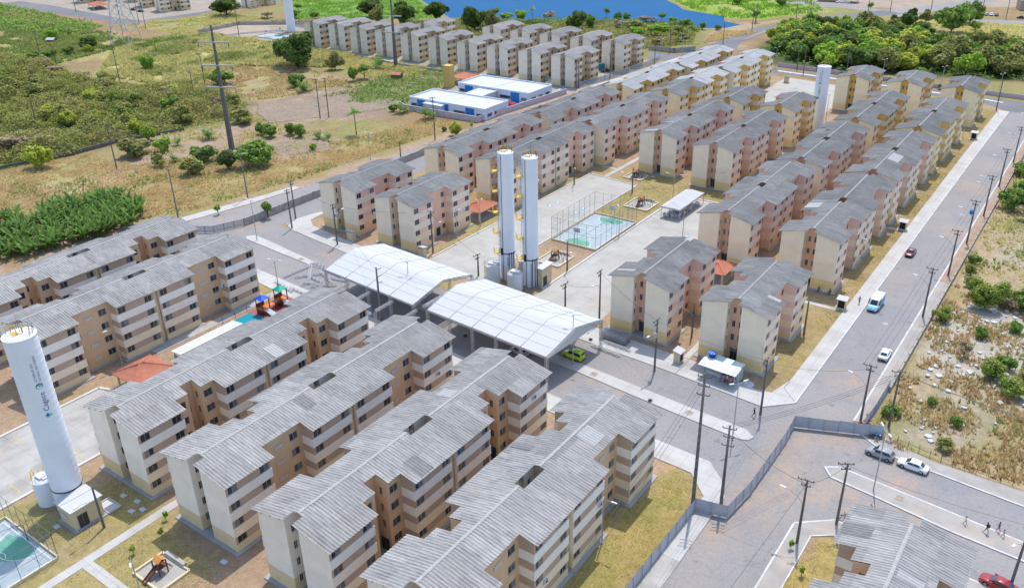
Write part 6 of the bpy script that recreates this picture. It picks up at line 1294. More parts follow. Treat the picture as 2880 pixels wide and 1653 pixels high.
for x, y, rz, p_ in [(-72.6,545,1.8,silver_p),(-70.3,545.2,1.8,white_p),(-67.8,545.2,1.8,dark_p)]: car(sed, x, y, rz, {silver_p:'silver',white_p:'white',dark_p:'black'}[p_]+' car in the three-car row by the far flat-roofed house', gf, white_p, p_ if p_ != white_p else None)
car(sed, -55.5, 542, .1, 'dark blue car on the far road by the flat-roofed house', gf, white_p, dark_p); car(sed, -153.5, 552, .2, 'white car under the far shed, first', gf); car(sed, -150, 553.5, .2, 'white car under the far shed, second', gf)
# motorbike and bicycle
def bike(name, lab, cat, x, y, rz, motor):
    t = thing(name, lab, cat, (x, y, .012), rz)
    for xx in (-.62, .62):
        w_ = MB(); pts = [(xx+.3*math.cos(a), 0, .31+.3*math.sin(a)) for a in np.linspace(0, 2*math.pi, 17)]; w_.tube(pts, .06 if motor else .025, 6, cap=False)
        for k in range(6): a = k*math.pi/3; w_.obox((xx,0,.31),(xx+.28*math.cos(a),0,.31+.28*math.sin(a)),.02,.02)
        w_.build('wheel', M['tyrem'], t)
    f = MB(); r = .05 if motor else .025; f.tube([(-.62,0,.31),(-.25,0,.62),(.4,0,.82),(.62,0,.31)], r, 6); f.tube([(.4,0,.82),(.32,0,1.05)], r, 6); f.tube([(.32,-.33,1.08),(.32,.33,1.08)], .02, 5); f.tube([(-.25,0,.62),(0,0,.32),(.4,0,.75)], r, 6); f.build('frame', M['dark'] if motor else M['lampr'], t)
    s = MB(); s.box(-.6 if motor else -.35,.0 if motor else -.1,-.12,.12,.74,.82); s.build('seat', M['bumper'], t)
    if motor: k = MB(); k.box(-.15,.3,-.14,.14,.3,.58); k.build('engine', M['steel'], t); k = MB(); k.obox((-.02,0,.82),(.42,0,.86),.26,.2); k.build('tank', M['pblue'], t); k = MB(); k.lathe([(.09,-.05),(.1,.05)], 10, (.62,0,.85)); k.build('headlight', M['lampw'], t)
bike('motorbike', 'dark motorbike parked against the crossing hoarding', 'motorbike', -18.6, 121.0, .3, True); bike('bicycle', 'red bicycle leaning by the pole at the corner block', 'bicycle', -17.4, 99.9, 1.2, False)
# ------------------------------------------------------------------ people
SK_ = mat('skin', (.28,.15,.09), .6, .06); HR = mat('hair', (.015,.012,.01), .7, .1)
def person(lab, x, y, rz, shirt, legs, pose='stand', hgt=1.7, z=.012, bag=None):
    V = {}; E_ = []; s = hgt/1.7
    def j(n, p, r): V[n] = (p, r)
    w = .16 if pose == 'walk' else .05
    sit = pose == 'sit'; py = .92 if not sit else .5
    j('pel', (0,0,py), (.15,.105)); j('sp', (.0,0,py+.22), (.14,.1)); j('ch', (.01,0,py+.42), (.165,.105)); j('nk', (.015,0,py+.555), (.055,.055)); j('hd0', (.03,0,py+.62), (.07,.075)); j('hd1', (.035,0,py+.70), (.085,.1)); j('hd2', (.03,0,py+.80), (.055,.065))
    for s_, k in ((1,'l'),(-1,'r')):
        d = w*s_
        if sit: j('hp'+k,(.02,.09*s_,py-.02),(.085,.085)); j('kn'+k,(.42,.1*s_,py),(.06,.06)); j('an'+k,(.44,.1*s_,.08),(.04,.04)); j('to'+k,(.6,.11*s_,.04),(.035,.03))
        else: j('hp'+k,(0,.09*s_,py-.08),(.09,.09)); j('kn'+k,(d*1.0+.02,.095*s_,.49),(.06,.06)); j('an'+k,(d*2.0-.02*(d > 0),.1*s_,.08+(.05 if d < 0 and pose == 'walk' else 0)),(.04,.042)); j('to'+k,(d*2.0+.15,.11*s_,.035),(.035,.03))
        j('sh'+k,(.01,.19*s_,py+.47),(.06,.06)); j('el'+k,(-d*.9+(.1 if sit else 0),.235*s_,py+.21),(.042,.042)); j('wr'+k,(-d*1.3+.1+(.15 if sit else 0),.235*s_,py-.01),(.03,.03)); j('hn'+k,(-d*1.3+.13+(.18 if sit else 0),.225*s_,py-.1),(.035,.022))
        E_.extend([('pel','hp'+k),('hp'+k,'kn'+k),('kn'+k,'an'+k),('an'+k,'to'+k),('ch','sh'+k),('sh'+k,'el'+k),('el'+k,'wr'+k),('wr'+k,'hn'+k)])
    E_ += [('pel','sp'),('sp','ch'),('ch','nk'),('nk','hd0'),('hd0','hd1'),('hd1','hd2')]
    names = list(V); ix = {n: i for i, n in enumerate(names)}
    me_ = bpy.data.meshes.new('person'); me_.from_pydata([Vector(V[n][0])*s for n in names], [(ix[a], ix[b]) for a, b in E_], [])
    o = bpy.data.objects.new('person', me_); COL.link(o); sm = o.modifiers.new('skin', 'SKIN'); ss = o.modifiers.new('sub', 'SUBSURF'); ss.levels = 1; ss.render_levels = 1
    for n in names: sv = me_.skin_vertices[0].data[ix[n]]; sv.radius = (V[n][1][0]*s, V[n][1][1]*s); sv.use_root = n == 'pel'
    dg = bpy.context.evaluated_depsgraph_get(); m2 = bpy.data.meshes.new_from_object(o.evaluated_get(dg)); bpy.data.objects.remove(o)
    m2.materials.clear()
    for m_ in (SK_, shirt, legs, M['dark']): m2.materials.append(m_)
    for p in m2.polygons:
        c = p.center/s; p.use_smooth = True
        if c.z > py+.53: p.material_index = 0
        elif sit and c.x > .2 and c.z < py+.08: p.material_index = 2 if c.z > .1 else 3
        elif abs(c.y) > .205 and c.z < py+.33: p.material_index = 0
        elif c.z > py-.02: p.material_index = 1
        elif c.z > (.45 if hgt < 1.6 else .12) : p.material_index = 2
        elif c.z > .08: p.material_index = 0
        else: p.material_index = 3
    t = link('person', m2, None, (x, y, z), rz); tag(t, lab, 'person', 'people in the streets')
    hb = MB(); hb.lathe([(.06*s,(py+.70)*s),(.105*s,(py+.70)*s),(.115*s,(py+.78)*s),(.085*s,(py+.86)*s),(.03*s,(py+.885)*s)], 10, (.01*s,0,0)); hb.build('hair', HR, t, smooth=True)
    if bag: b = MB(); b.box(-.3*s,-.11*s,-.16*s,.16*s,(py+.1)*s,(py+.5)*s); b.build('backpack', bag, t)
    return t
cw = mat('white_cloth', (.7,.7,.7), .9, .1); ck = mat('black_cloth', (.02,.02,.025), .9, .2); cp_ = mat('pink_cloth', (.6,.08,.22), .9, .1); cb_ = mat('blue_cloth', (.05,.09,.25), .9, .1); co_ = mat('orange_vest', (.75,.2,.04), .8, .1); cr_ = mat('brick_cloth', (.4,.1,.08), .9, .15); cpu = mat('purple_cloth', (.2,.05,.3), .9, .1); cg = mat('grey_cloth', (.25,.25,.27), .9, .1)
person('child in a white shirt walking on the east median', -3.4, 107.9, R(170), cw, SK_, 'walk', 1.3, .16); person('person in black with a backpack walking on the east median', -.8, 107.7, R(175), ck, cg, 'walk', 1.7, .16, ck)
person('person in pink trousers and purple top walking beside a child', .5, 108.9, R(170), cpu, cp_, 'walk', 1.65, .02); person('small child with bare legs walking behind the pink trousered person', 1.2, 108.1, R(170), mat('beige_cloth', (.5,.35,.25), .9, .1), SK_, 'walk', 1.2, .16)
person('dark-clad person walking at the kerb by the utility pole', -36.4, 116.3, R(200), ck, ck, 'walk', 1.7, .02); person('dark-clad person walking on the long road sidewalk near the meter box', -33.5, 165.2, R(-90), cb_, ck, 'walk', 1.7, .15)
person('person in pink sitting at the kiosk wall', -45.1, 123.4, R(-90), cp_, cpu, 'sit', 1.6, .14); person('person in blue sitting beside the one in pink at the kiosk', -44.4, 123.5, R(-90), cb_, ck, 'sit', 1.65, .14); person('person in white at the kiosk counter', -44.0, 123.2, R(60), cw, ck, 'stand', 1.65, .14)
person('person in brick-red clothes standing before the kiosk', -43.5, 122.5, R(80), cr_, cr_, 'stand', 1.6, .14); person('person in an orange vest and white cap at the kiosk', -43.0, 123.2, R(200), co_, ck, 'stand', 1.72, .14)
person('person sitting against the pink block wall by the long road', -42.0, 166.2, R(-90), cb_, ck, 'sit', 1.65, .17); person('person in black sitting beside a white stool at the pink block', -39.7, 166.2, R(-90), ck, ck, 'sit', 1.65, .17)
st = MB(); st.box(-.3,.3,-.25,.25,.5,.56); [st.box(a-.03,a+.03,b-.03,b+.03,0,.5) for a in (-.26,.26) for b in (-.2,.2)]; tag(st.build('stool_table', M['white'], loc=(-40.8,166.2,.17)), 'small white plastic table between the two seated people', 'table')

acm = MB(); acm.box(-.4,.4,-.02,.3,-.28,.28); acm.lathe([(.2,0),(.21,.01)], 12, (0,0,0))
acm = MB(); acm.box(-.4,.4,0,.3,-.28,.28); acm.box(-.3,.1,.3,.31,-.2,.2,1); acg = acm.mesh('air_conditioner', [M['slabw'], M['dark']])
for x, y, z, lab in [(-42.98,77.5,6.3,'white air conditioner on the hoarding-side brown block, upper floor'),(-42.98,64.5,3.6,'white air conditioner on the hoarding-side brown block, low floor'),(-62.0,90.2,8.9,'white air conditioner on the middle brown block near the tents'),(-62.0,78.2,3.6,'white air conditioner on the middle brown block, low'),(-81.4,90.5,6.2,'white air conditioner on the sandbox-side brown block'),(-139.1,92,6.2,'white air conditioner facing the colourful playground'),(-39.6,143,6.2,'white air conditioner on the kiosk-side pink block'),(-58.3,148,3.6,'white air conditioner on the pavilion-side single block')]:
    tag(link('air_conditioner', acg, None, (x, y, z), -math.pi/2), lab, 'air conditioner', 'air conditioners on the facades')
# ------------------------------------------------------------------ school
M['schoolw'] = mat('school_white', (.60,.66,.76), .8, .05, .4); M['schoolb'] = mat('school_blue', (.015,.17,.50), .6, .08, .6); M['rooftop'] = mat('white_membrane', (.50,.505,.515), .8, .06, .3)
def school_block(lab, x0, x1, y0, y1, h):
    t = thing('school_building', lab, 'school', ((x0+x1)/2, (y0+y1)/2, 0), R(0)); a, b = (x1-x0)/2, (y1-y0)/2
    mb = MB(); mb.box(-a,a,-b,b,0,h); mb.build('wall', M['schoolw'], t)
    for i in range(4): mb = MB(); p = -a+.3+(2*a-.6)*i/4; mb.box(p,p+(2*a-.6)/4-.03,-b+.3,b-.3,h-.0,h+.06+.05*(i % 2)); mb.build('roof_panel', M['rooftop'], t)
    for (p, q) in (((-a,-b),(a,-b)),((a,-b),(a,b)),((a,b),(-a,b)),((-a,b),(-a,-b))): mb = MB(); mb.obox((*p,h+.25),(*q,h+.25),.3,.6); mb.build('parapet', M['schoolw'], t)
    for f in (-.68, -.05, .62):
        mb = MB(); mb.box(f*a-1.9,f*a+1.9,-b-.12,-b+.02,0,h+.5); mb.build('blue_pier', M['schoolb'], t)
    for f in (-.88,-.38,.28,.42,.86):
        mb = MB(); mb.box(f*a-1.3,f*a+1.3,-b-.05,-b+.02,1.0,2.2); wo = mb.build('window', M['frame'], t); mb = MB(); mb.box(f*a-1.2,f*a+1.2,-b-.07,-b-.04,1.1,2.1); mb.build('pane', M['glass'], wo)
    for g_ in (-.6,0,.6): mb = MB(); mb.box(a-.02,a+.05,g_*b-1.4,g_*b+1.4,1.0,2.2); wo = mb.build('window', M['frame'], t); mb = MB(); mb.box(a+.04,a+.07,g_*b-1.3,g_*b+1.3,1.1,2.1); mb.build('pane', M['glass'], wo)
    return t
sa = school_block('white flat-roofed school block with blue piers, nearer the west road bend', -214.6, -180, 234, 248, 3.8); sb_ = school_block('white flat-roofed school block with blue piers, nearer the lake estate', -213, -179.5, 260.5, 276, 3.8)
mb = MB(); mb.box(-206,-198,232.4,233.9,0,3.2); mb.box(-206.3,-197.7,231.6,234,3.2,3.5); tag(mb.build('school_porch', M['schoolw']), 'white entrance porch of the nearer school block', 'porch')
mb = MB(); mb.box(-202,-194,248.4,260.1,0,3.3); mb.box(-202.3,-193.7,248.3,260.2,3.3,3.5); tag(mb.build('school_connector', M['rooftop']), 'white roofed link between the two school blocks', 'building')
mb = MB(); mb.box(-1.7,1.7,-1.5,1.5,0,8.6); mb.box(-1.5,-1.2,-1.55,-1.5,0,8.2); tag(mb.build('tank_tower', mat('ochre_plaster', (.58,.40,.13), .9, .07), loc=(-223,267.2,0)), 'plain ochre square tank tower at the school corner', 'tower')
pavilion('reddish hip-roofed shelter behind the farther school block', -221, 275.5, 6, 4.5, 0, 2.8, 4.4)
t = thing('play_house', 'blue and red play house in the school yard corner', 'playground', (-182, 252.5, 0)); mb = MB(); mb.box(-1.3,1.3,-1.3,1.3,0,1.6); mb.build('tunnel', M['pblue'], t); mb = MB(); mb.add([(-1.6,-1.6,1.9),(1.6,-1.6,1.9),(1.6,1.6,1.9),(-1.6,1.6,1.9),(0,0,2.8)], [(0,1,4),(1,2,4),(2,3,4),(3,0,4),(3,2,1,0)]); mb.build('roof', M['lampr'], t)
# far house, shed, hut
t = thing('flat_roofed_house', 'far flat-roofed house with brick front beside the three-car row', 'house', (-55, 578, 0), .3); mb = MB(); mb.box(-7,7,-6,6,0,5); mb.build('wall', mat('brick_front', (.42,.32,.24), .9, .1), t); mb = MB(); mb.box(-7.6,7.6,-6.6,6.6,5,5.6); mb.build('roof', M['rooftop'], t)
for x in (-4,-1.5,2): mb = MB(); mb.box(x-.6,x+.6,-6.06,-5.9,.4,3.6); mb.build('window', M['glass'], t)
t = thing('open_shed', 'far open shed with dark roof over two white cars', 'shed', (-156, 557, 0), .1); mb = MB(); mb.box(-12,12,-4,4,3,3.3); mb.build('roof', M['poledark'], t)
for x in (-11,0,11):
    for y in (-3.6,3.6): mb = MB(); mb.box(x-.1,x+.1,y-.1,y+.1,0,3); mb.build('post', M['steel'], t)
t = thing('farm_hut', 'small grey tin hut in the western field', 'hut', (-466, 236, -.2), .5); mb = MB(); mb.box(-2,2,-1.5,1.5,0,2); mb.build('wall', M['wood'], t); mb = MB(); mb.add([(-2.4,-2,1.9),(2.4,-2,1.9),(2.4,0,2.8),(-2.4,0,2.8)], [(0,1,2,3)]); mb.add([(-2.4,0,2.8),(2.4,0,2.8),(2.4,2,1.9),(-2.4,2,1.9)], [(0,1,2,3)]); mb.build('roof', M['zinc'], t)
t = thing('farm_hut', 'small red-roofed hut by the weathered wall', 'hut', (-252, 268, -.1), .3); mb = MB(); mb.box(-2,2,-1.6,1.6,0,1.8); mb.build('wall', M['poledark'], t); mb = MB(); mb.add([(-2.4,-2,1.8),(2.4,-2,1.8),(2.4,0,2.6),(-2.4,0,2.6)], [(0,1,2,3)]); mb.add([(-2.4,0,2.6),(2.4,0,2.6),(2.4,2,1.8),(-2.4,2,1.8)], [(0,1,2,3)]); mb.build('roof', M['terracotta'], t)
# rubble
rb_m = []
for k in range(4):
    mb = MB(); s = [(random.uniform(-.5,.5), random.uniform(-.4,.4)) for _ in range(1)]
    n = 5; pts = [(math.cos(a)*random.uniform(.35,.6), math.sin(a)*random.uniform(.3,.5)) for a in [2*math.pi*q/n for q in range(n)]]; mb.prism(pts, -.1, random.uniform(.08,.2)); rb_m.append(mb.mesh('rubble', M['slabw']))
for i in range(150):
    for _ in range(20):
        x = random.uniform(-18, 1); y = random.uniform(124, 182)
        if y > 145 or random.random() < .35: break
    o = link('rubble_slab', rb_m[i % 4], None, (x, y, .12), random.uniform(0,6.28)); o.scale = (random.uniform(.35,1.3),)*2+(1,); o.rotation_euler.x = random.uniform(-.25,.25); tag(o, 'broken pale concrete slab lying in the overgrown lot', 'rubble', 'broken slabs in the overgrown lot')
for i in range(12):
    mb = MB(); mb.box(-.25,.25,-.15,.15,0,.2); o = mb.build('clay_block', M['terracotta'], loc=(-20.9+random.uniform(-.8,.5), 123.8+random.uniform(-.6,3.8), .12), rz=random.uniform(0,3)); tag(o, 'red clay block dumped on the verge beside the dark sheet hoarding', 'brick', 'clay blocks dumped on the verge')
# ------------------------------------------------------------------ vegetation
def leafmat(name, c, c2, trans=.3, k=2.0, ds=.55):
    c = tuple(min(.7, q*k) for q in c); c2 = tuple(min(.7, q*k) for q in c2)
    m = mat(name, c, .7, .2, .5, island=.32, trans=trans, dirt=c2, dscale=ds, damt=.75, rnd=.14, spec=.15); return m
LM = {'mango': leafmat('mango_leaves', (.05,.085,.02), (.09,.105,.02)), 'green': leafmat('green_leaves', (.09,.15,.03), (.16,.18,.035)), 'bright': leafmat('bright_leaves', (.15,.24,.03), (.22,.24,.04)),
      'olive': leafmat('olive_leaves', (.16,.16,.05), (.11,.14,.035)), 'grey': leafmat('dry_twig_leaves', (.22,.17,.11), (.15,.14,.06)), 'yellow': leafmat('yellow_green_leaves', (.22,.24,.035), (.16,.2,.03)), 'palm': leafmat('palm_leaves', (.10,.16,.04), (.19,.2,.07)), 'cane': leafmat('cane_leaves', (.065,.12,.025), (.16,.17,.05)), 'feather': leafmat('feathery_leaves', (.12,.16,.03), (.18,.19,.05))}
BARK = mat('bark', (.12,.09,.065), .95, .2, 2)
def np_mesh(name, V, F, mats, smooth=False):
    me_ = bpy.data.meshes.new(name); V = np.asarray(V, np.float32); F = np.asarray(F, np.int32); k = F.shape[1]
    me_.vertices.add(len(V)); me_.vertices.foreach_set('co', V.ravel()); me_.loops.add(F.size); me_.loops.foreach_set('vertex_index', F.ravel())
    me_.polygons.add(len(F)); me_.polygons.foreach_set('loop_start', np.arange(0, F.size, k)); me_.polygons.foreach_set('loop_total', np.full(len(F), k)); me_.update()
    for m_ in (mats if isinstance(mats, list) else [mats]): me_.materials.append(m_)
    return me_
def leaf_quads(P, Nrm, size, rs, elong=1.7, bend=.25):
    """one bent leaf clump (two joined quads) at each point P facing Nrm"""
    n = len(P); t = rs.normal(size=(n, 3)); t -= (t*Nrm).sum(1, keepdims=True)*Nrm; t /= np.linalg.norm(t, axis=1, keepdims=True)+1e-9; b = np.cross(Nrm, t)
    s = size*rs.uniform(.55, 1.35, (n, 1)); a = t*s*elong/2; c = b*s/2; d = -Nrm*s*bend
    V = np.stack([P-a+d, P-c*.9, P+a+d, P+c*.9], 1).reshape(-1, 3); F = np.arange(4*n).reshape(n, 4); return V, F
def crown_mesh(name, seed, w, h, z0, n, size, m, lobes=14, shell=.75, flat=1.):
    rs = np.random.RandomState(seed); C = []
    for i in range(lobes):
        v = rs.normal(size=3); v /= np.linalg.norm(v); r = rs.uniform(.35, .78); v[2] = v[2]*.9+.1
        C.append((v*r*np.array([w/2, w/2, h/2]), rs.uniform(.22, .42)*w/2))
    C.append((np.zeros(3), w*.28)); P = []; N = []
    per = n//len(C)
    for c, r in C:
        v = rs.normal(size=(per, 3)); v /= np.linalg.norm(v, axis=1, keepdims=True)
        rr = r*np.where(rs.rand(per, 1) < shell, rs.uniform(.8, 1.12, (per, 1)), rs.uniform(.2, .8, (per, 1)))
        p = c+v*rr*np.array([1, 1, .8*flat]); P.append(p); N.append(v)
    P = np.concatenate(P); N = np.concatenate(N)+rs.normal(size=(len(P), 3))*.45; N[:, 2] += .35; N /= np.linalg.norm(N, axis=1, keepdims=True)
    P[:, 2] = np.where(P[:, 2]+z0+h/2 < .1, rs.uniform(.1, .9, len(P)), P[:, 2]+z0+h/2)
    V, F = leaf_quads(P, N, size, rs); return np_mesh(name, V, F, m)
def trunk_mesh(seed, z0, h, w, r, limbs=6):
    rs = random.Random(seed); mb = MB(); top = z0+h*.35; k = (rs.uniform(-.2,.2)*z0, rs.uniform(-.2,.2)*z0)
    mb.tube([(0,0,-.3),(k[0]*.4,k[1]*.4,z0*.5),(k[0],k[1],max(z0,.8)),(k[0]*.8,k[1]*.8,top)], [r*1.25,r,r*.8,r*.35], 7)
    for i in range(limbs):
        a = 2*math.pi*i/limbs+rs.uniform(-.4,.4); d = w*rs.uniform(.22,.38); zb = max(z0,.6)*rs.uniform(.75,1.0)
        mb.tube([(k[0]*.8,k[1]*.8,zb),(d*.5*math.cos(a),d*.5*math.sin(a),zb+h*.25),(d*math.cos(a),d*math.sin(a),z0+h*rs.uniform(.4,.7))], [r*.5,r*.33,r*.12], 5)
    return mb.mesh('trunk', BARK, True)
TV = {}
def tree_variant(key, seed, w, h, z0, n, size, leaf, r=.16, lobes=14, shell=.75, limbs=6):
    TV[key] = (trunk_mesh(seed, z0, h, w, r, limbs), crown_mesh('crown', seed, w, h, z0, n, size, LM[leaf], lobes, shell), w, z0+h)
tree_variant('mango', 1, 10, 8.2, .4, 3200, .62, 'mango', .4, 22); tree_variant('mango2', 2, 9, 7.6, .4, 2600, .6, 'mango', .35, 20)
tree_variant('round', 3, 6, 4.4, .15, 1700, .45, 'green', .14, 16); tree_variant('round2', 4, 6, 4.3, .1, 1700, .45, 'bright', .14, 15); tree_variant('round3', 5, 6.5, 4.4, .15, 1600, .48, 'olive', .14, 15)
tree_variant('wood1', 6, 9, 6.6, .6, 2200, .6, 'green', .2, 18); tree_variant('wood2', 7, 9, 6.2, .6, 2200, .6, 'olive', .2, 18); tree_variant('wood3', 8, 8, 6.6, .6, 2000, .6, 'mango', .2, 18); tree_variant('wood4', 9, 9, 6.2, .5, 2100, .6, 'bright', .2, 17); tree_variant('yellow', 14, 9, 6.0, .5, 2100, .58, 'yellow', .2, 17)
tree_variant('thin', 10, 4.2, 4.4, 1.8, 700, .42, 'green', .1, 10, .6); tree_variant('dry', 11, 5.5, 4.4, 1.2, 620, .4, 'grey', .1, 12, .5, 9); tree_variant('bush', 12, 3.6, 2.2, .1, 900, .38, 'green', .08, 11); tree_variant('bush2', 13, 3.6, 2.2, .1, 850, .36, 'olive', .08, 11); tree_variant('feather', 31, 6, 4.2, .1, 3000, .26, 'feather', .1, 16, .6, 9); tree_variant('sprig', 15, 1.5, 1.4, .5, 160, .28, 'bright', .04, 5)
def tree(name, x, y, w, h, var, label, group, cat='tree', z=0.):
    tm, cm, w0, h0 = TV[var]; t = thing(name, label, cat, (x, y, z-.05), random.uniform(0, 6.28), group); k = w/w0
    t.scale = (k*random.uniform(.93,1.07), k*random.uniform(.93,1.07), h/h0)
    link('trunk', tm, t); link('crown', cm, t); return t
gG = 'shrubs and trees of the garden plots'
L_ = lambda *a, **k: tree(*a, **k)
tree('mango_tree', -305.7, 261, 22, 17, 'mango', 'huge dark mango tree in front of the lake estate', 'mango trees')
for x, y, w_, h, v, lab in [(-286.6,265.8,8,7.4,'round3','pale olive bushy tree beside the huge mango tree'),(-358.1,221.1,8.2,7.4,'round2','bright round tree alone in the straw field'),(-427.1,233.3,9.7,7.2,'wood3','dark tree with a paler shrub in the straw field'),(-422,230,5,4.4,'yellow','yellow-green shrub beside the dark straw field tree'),(-426.5,222.4,6,4.6,'round','small dark round tree in the straw field'),(-476.8,242.1,7.6,5,'round2','round bright tree beside the grey tin hut'),(-429.3,206.4,7,4.4,'round','dark bush pair member nearer the field edge'),(-428.5,214,7.1,4,'round','dark bush pair member by the thin pole'),
  (-251.1,143.9,12.5,5.9,'wood2','broad low olive tree at the scrub wood edge'),(-261.7,156.1,5.8,5.8,'wood4','glossy bright tree behind the broad low tree'),(-246.9,151.5,6.4,5,'round2','bright round shrub beside the broad low tree'),(-234.5,141.8,4.7,4,'round3','small olive shrub by the stake fence'),(-220,142.8,9.8,5.2,'wood2','wide spreading shrub on the bare plot'),(-227.2,152.4,8.8,5.6,'round','green round shrub at the three-armed pole foot'),(-209.6,158.8,12.5,8.2,'wood1','large green rounded tree beside the three-armed pole'),(-214.3,151.5,7,6.7,'mango2','dark green tree in front of the large rounded tree'),(-251.4,187,9,5,'round3','flat-topped light tree at the wood corner'),
  (-235.3,181.4,4.6,4.2,'round','small round orchard tree, wood side of its pair'),(-230.2,180.8,5.8,4.6,'round','round orchard tree, larger of the wood-side pair'),(-226.2,187,4.8,4.4,'round','small orchard tree, furrow side pair, smaller'),(-221,186.5,5.2,5,'round','round orchard tree, larger of the furrow-side pair'),(-205.8,177.7,2.6,2.6,'round2','single small bright sapling on the bare plot'),(-308.1,221.1,11,6.4,'wood1','green tree clump behind the lone short pole'),(-276,234.6,8,5.8,'round','round green tree by the paired dark poles'),(-453.4,338.4,19,11,'wood3','dark spreading tree beside the corner road'),(-265.4,121,9,7.6,'yellow','yellow-green tree at the near edge of the scrub wood'),
  (-264.9,254.9,4.6,6,'wood1','narrow green tree by the red-roofed hut'),(-263.3,260.1,6.2,6.6,'thin','thin tree behind the narrow green tree'),(-216.5,226.9,3.6,3.2,'bush','dark bush at the school wall corner'),(-177.6,214.9,5.2,5,'yellow','bright yellow-green tree on the west road verge'),(-178,224,2,2.6,'sprig','sapling on the verge past the bright tree'),(-184.4,217,2,2,'bush','low bush before the school wall'),(-172.9,131.5,3.4,5.2,'thin','small bright street tree in the west road mouth'),(-186,126,2.4,3,'sprig','small sapling on the west road verge')]: tree('garden_tree', x, y, w_, h, v, lab, gG)
gB = 'trees on the lake shore'
for i, (x, y, w_, h, v) in enumerate([(-370.9,377.2,17.3,11,'wood3'),(-335.6,365.9,17,13.5,'mango2'),(-352,362,10,10,'wood2'),(-331,388.3,15.3,11,'mango2'),(-291.9,373.4,14,13.5,'mango'),(-284,378,9,10,'wood2'),(-304,408,6.5,7,'thin'),(-287.2,409.4,7.5,6,'round2'),(-272,415.1,9,6,'dry'),(-243.4,397.8,12,10.5,'wood3'),(-241.3,408,6,7.5,'round'),(-250.5,441.9,4.5,6,'thin'),(-236.2,429.6,5,6,'wood1'),(-295.6,407.4,8.3,4,'round2'),(-234.4,435.5,5.2,5,'round'),(-216.1,442.1,5.4,6,'thin'),(-214.8,409.2,14.8,5.5,'round3'),(-223.2,437,13,4,'dry'),(-207.2,437.4,5.8,4.4,'round2'),(-197.8,434.4,9.5,4.8,'round'),(-188,432.7,3.8,4,'round'),(-199.9,406.1,13.6,6,'round2'),(-258,412,7,4,'round2'),(-228,416,8,4.5,'dry'),(-208,398,8,5,'round2'),(-192,412,8,4.5,'round3'),(-183,398,7,4,'round3'),(-190,385,7,4,'dry'),(-205,385,8,4.5,'round3'),(-181,436,4,3,'bush'),(-171.8,464.2,5,7.5,'thin'),(-205,520,8,5,'round2'),(-212,540,9,6,'dry'),(-180,525,8,5,'round'),(-410,352,8,5,'wood1'),(-428,372,6,5,'thin'),(-425,345,9,4,'dry'),(-380,345,9,4.5,'dry'),(-398,358,6,4,'round')]):
    tree('shore_tree', x, y, w_, h, v, {'mango':'large dense dark tree on the lake shore behind the estate','mango2':'large dense dark tree on the lake shore behind the estate','wood3':'dark rounded tree near the lake shore','dry':'brownish half-bare tree near the lake shore','thin':'slender open tree near the lake shore'}.get(v, 'mid green bushy tree near the lake shore'), gB)
rw = random.Random(5); gW = 'trees of the wood beyond the north street'
WOOD = [(-143,398),(-150,455),(-140,467),(-110,464),(-92,468),(-66,446),(-35,450),(0,446),(30,440),(30,392),(-36,391),(-60,386),(-98,374),(-126,378)]
pts = []
while len(pts) < 135:
    x = rw.uniform(-150, 30); y = rw.uniform(372, 468)
    if sdist(np.array([x]), np.array([y]), WOOD)[0] > 1 and all((x-a)**2+(y-b)**2 > 26 for a, b in pts): pts.append((x, y))
for x, y in pts:
    v = rw.choice(['wood1','wood1','wood2','wood4','wood3','wood4','yellow','yellow'] if x < -70 else ['wood1','wood2','wood4','wood2','yellow','round3'])
    tree('wood_tree', x, y, rw.uniform(10,16), rw.uniform(7,10.5), v, {'wood1':'green rounded tree in the wood beyond the north street','wood2':'olive tree in the wood beyond the north street','wood3':'dark green tree in the wood beyond the north street','wood4':'bright green tree in the wood beyond the north street','yellow':'yellowish tree in the wood beyond the north street','round3':'pale olive tree in the wood beyond the north street'}[v], gW)
for x, y, w_, h, v, lab in [(-78.3,483.8,18.5,13.5,'wood1','huge spreading tree standing on the straw meadow'),(-75.7,516,13.5,11.5,'wood1','large tree directly behind the huge spreading tree'),(-99.8,488.1,9.5,8,'mango','dark compact tree on the straw meadow'),(-101.7,503,6,8,'mango2','dark upright tree behind the dark compact one'),(-108.5,496.6,4.4,4.6,'wood3','small dark tree at the meadow edge'),(-94.9,505,7.2,6.6,'round3','pale round tree on the far meadow'),(-114.7,469,13,7,'mango2','dark rounded tree at the top edge of the wood'),(-129.1,470.2,8.7,4.4,'round3','olive shrub at the diagonal road'),(-150.3,458.6,3,3.4,'round','small bush on the diagonal road verge'),(-129.8,529,4.4,5.7,'thin','slender street tree on the far road'),(-69.8,497,6.5,4.8,'wood4','bright tree beside the huge spreading tree')]: tree('meadow_tree', x, y, w_, h, v, lab, 'trees on the meadow beyond the wood')
for i in range(9): x = -96+i*6.3; tree('street_shrub', x, 362.5-(x+96)*.09, 2.2, 2.0, 'bush2', 'small shrub before the pinkish wall of the north street', 'shrubs along the north street', 'shrub')
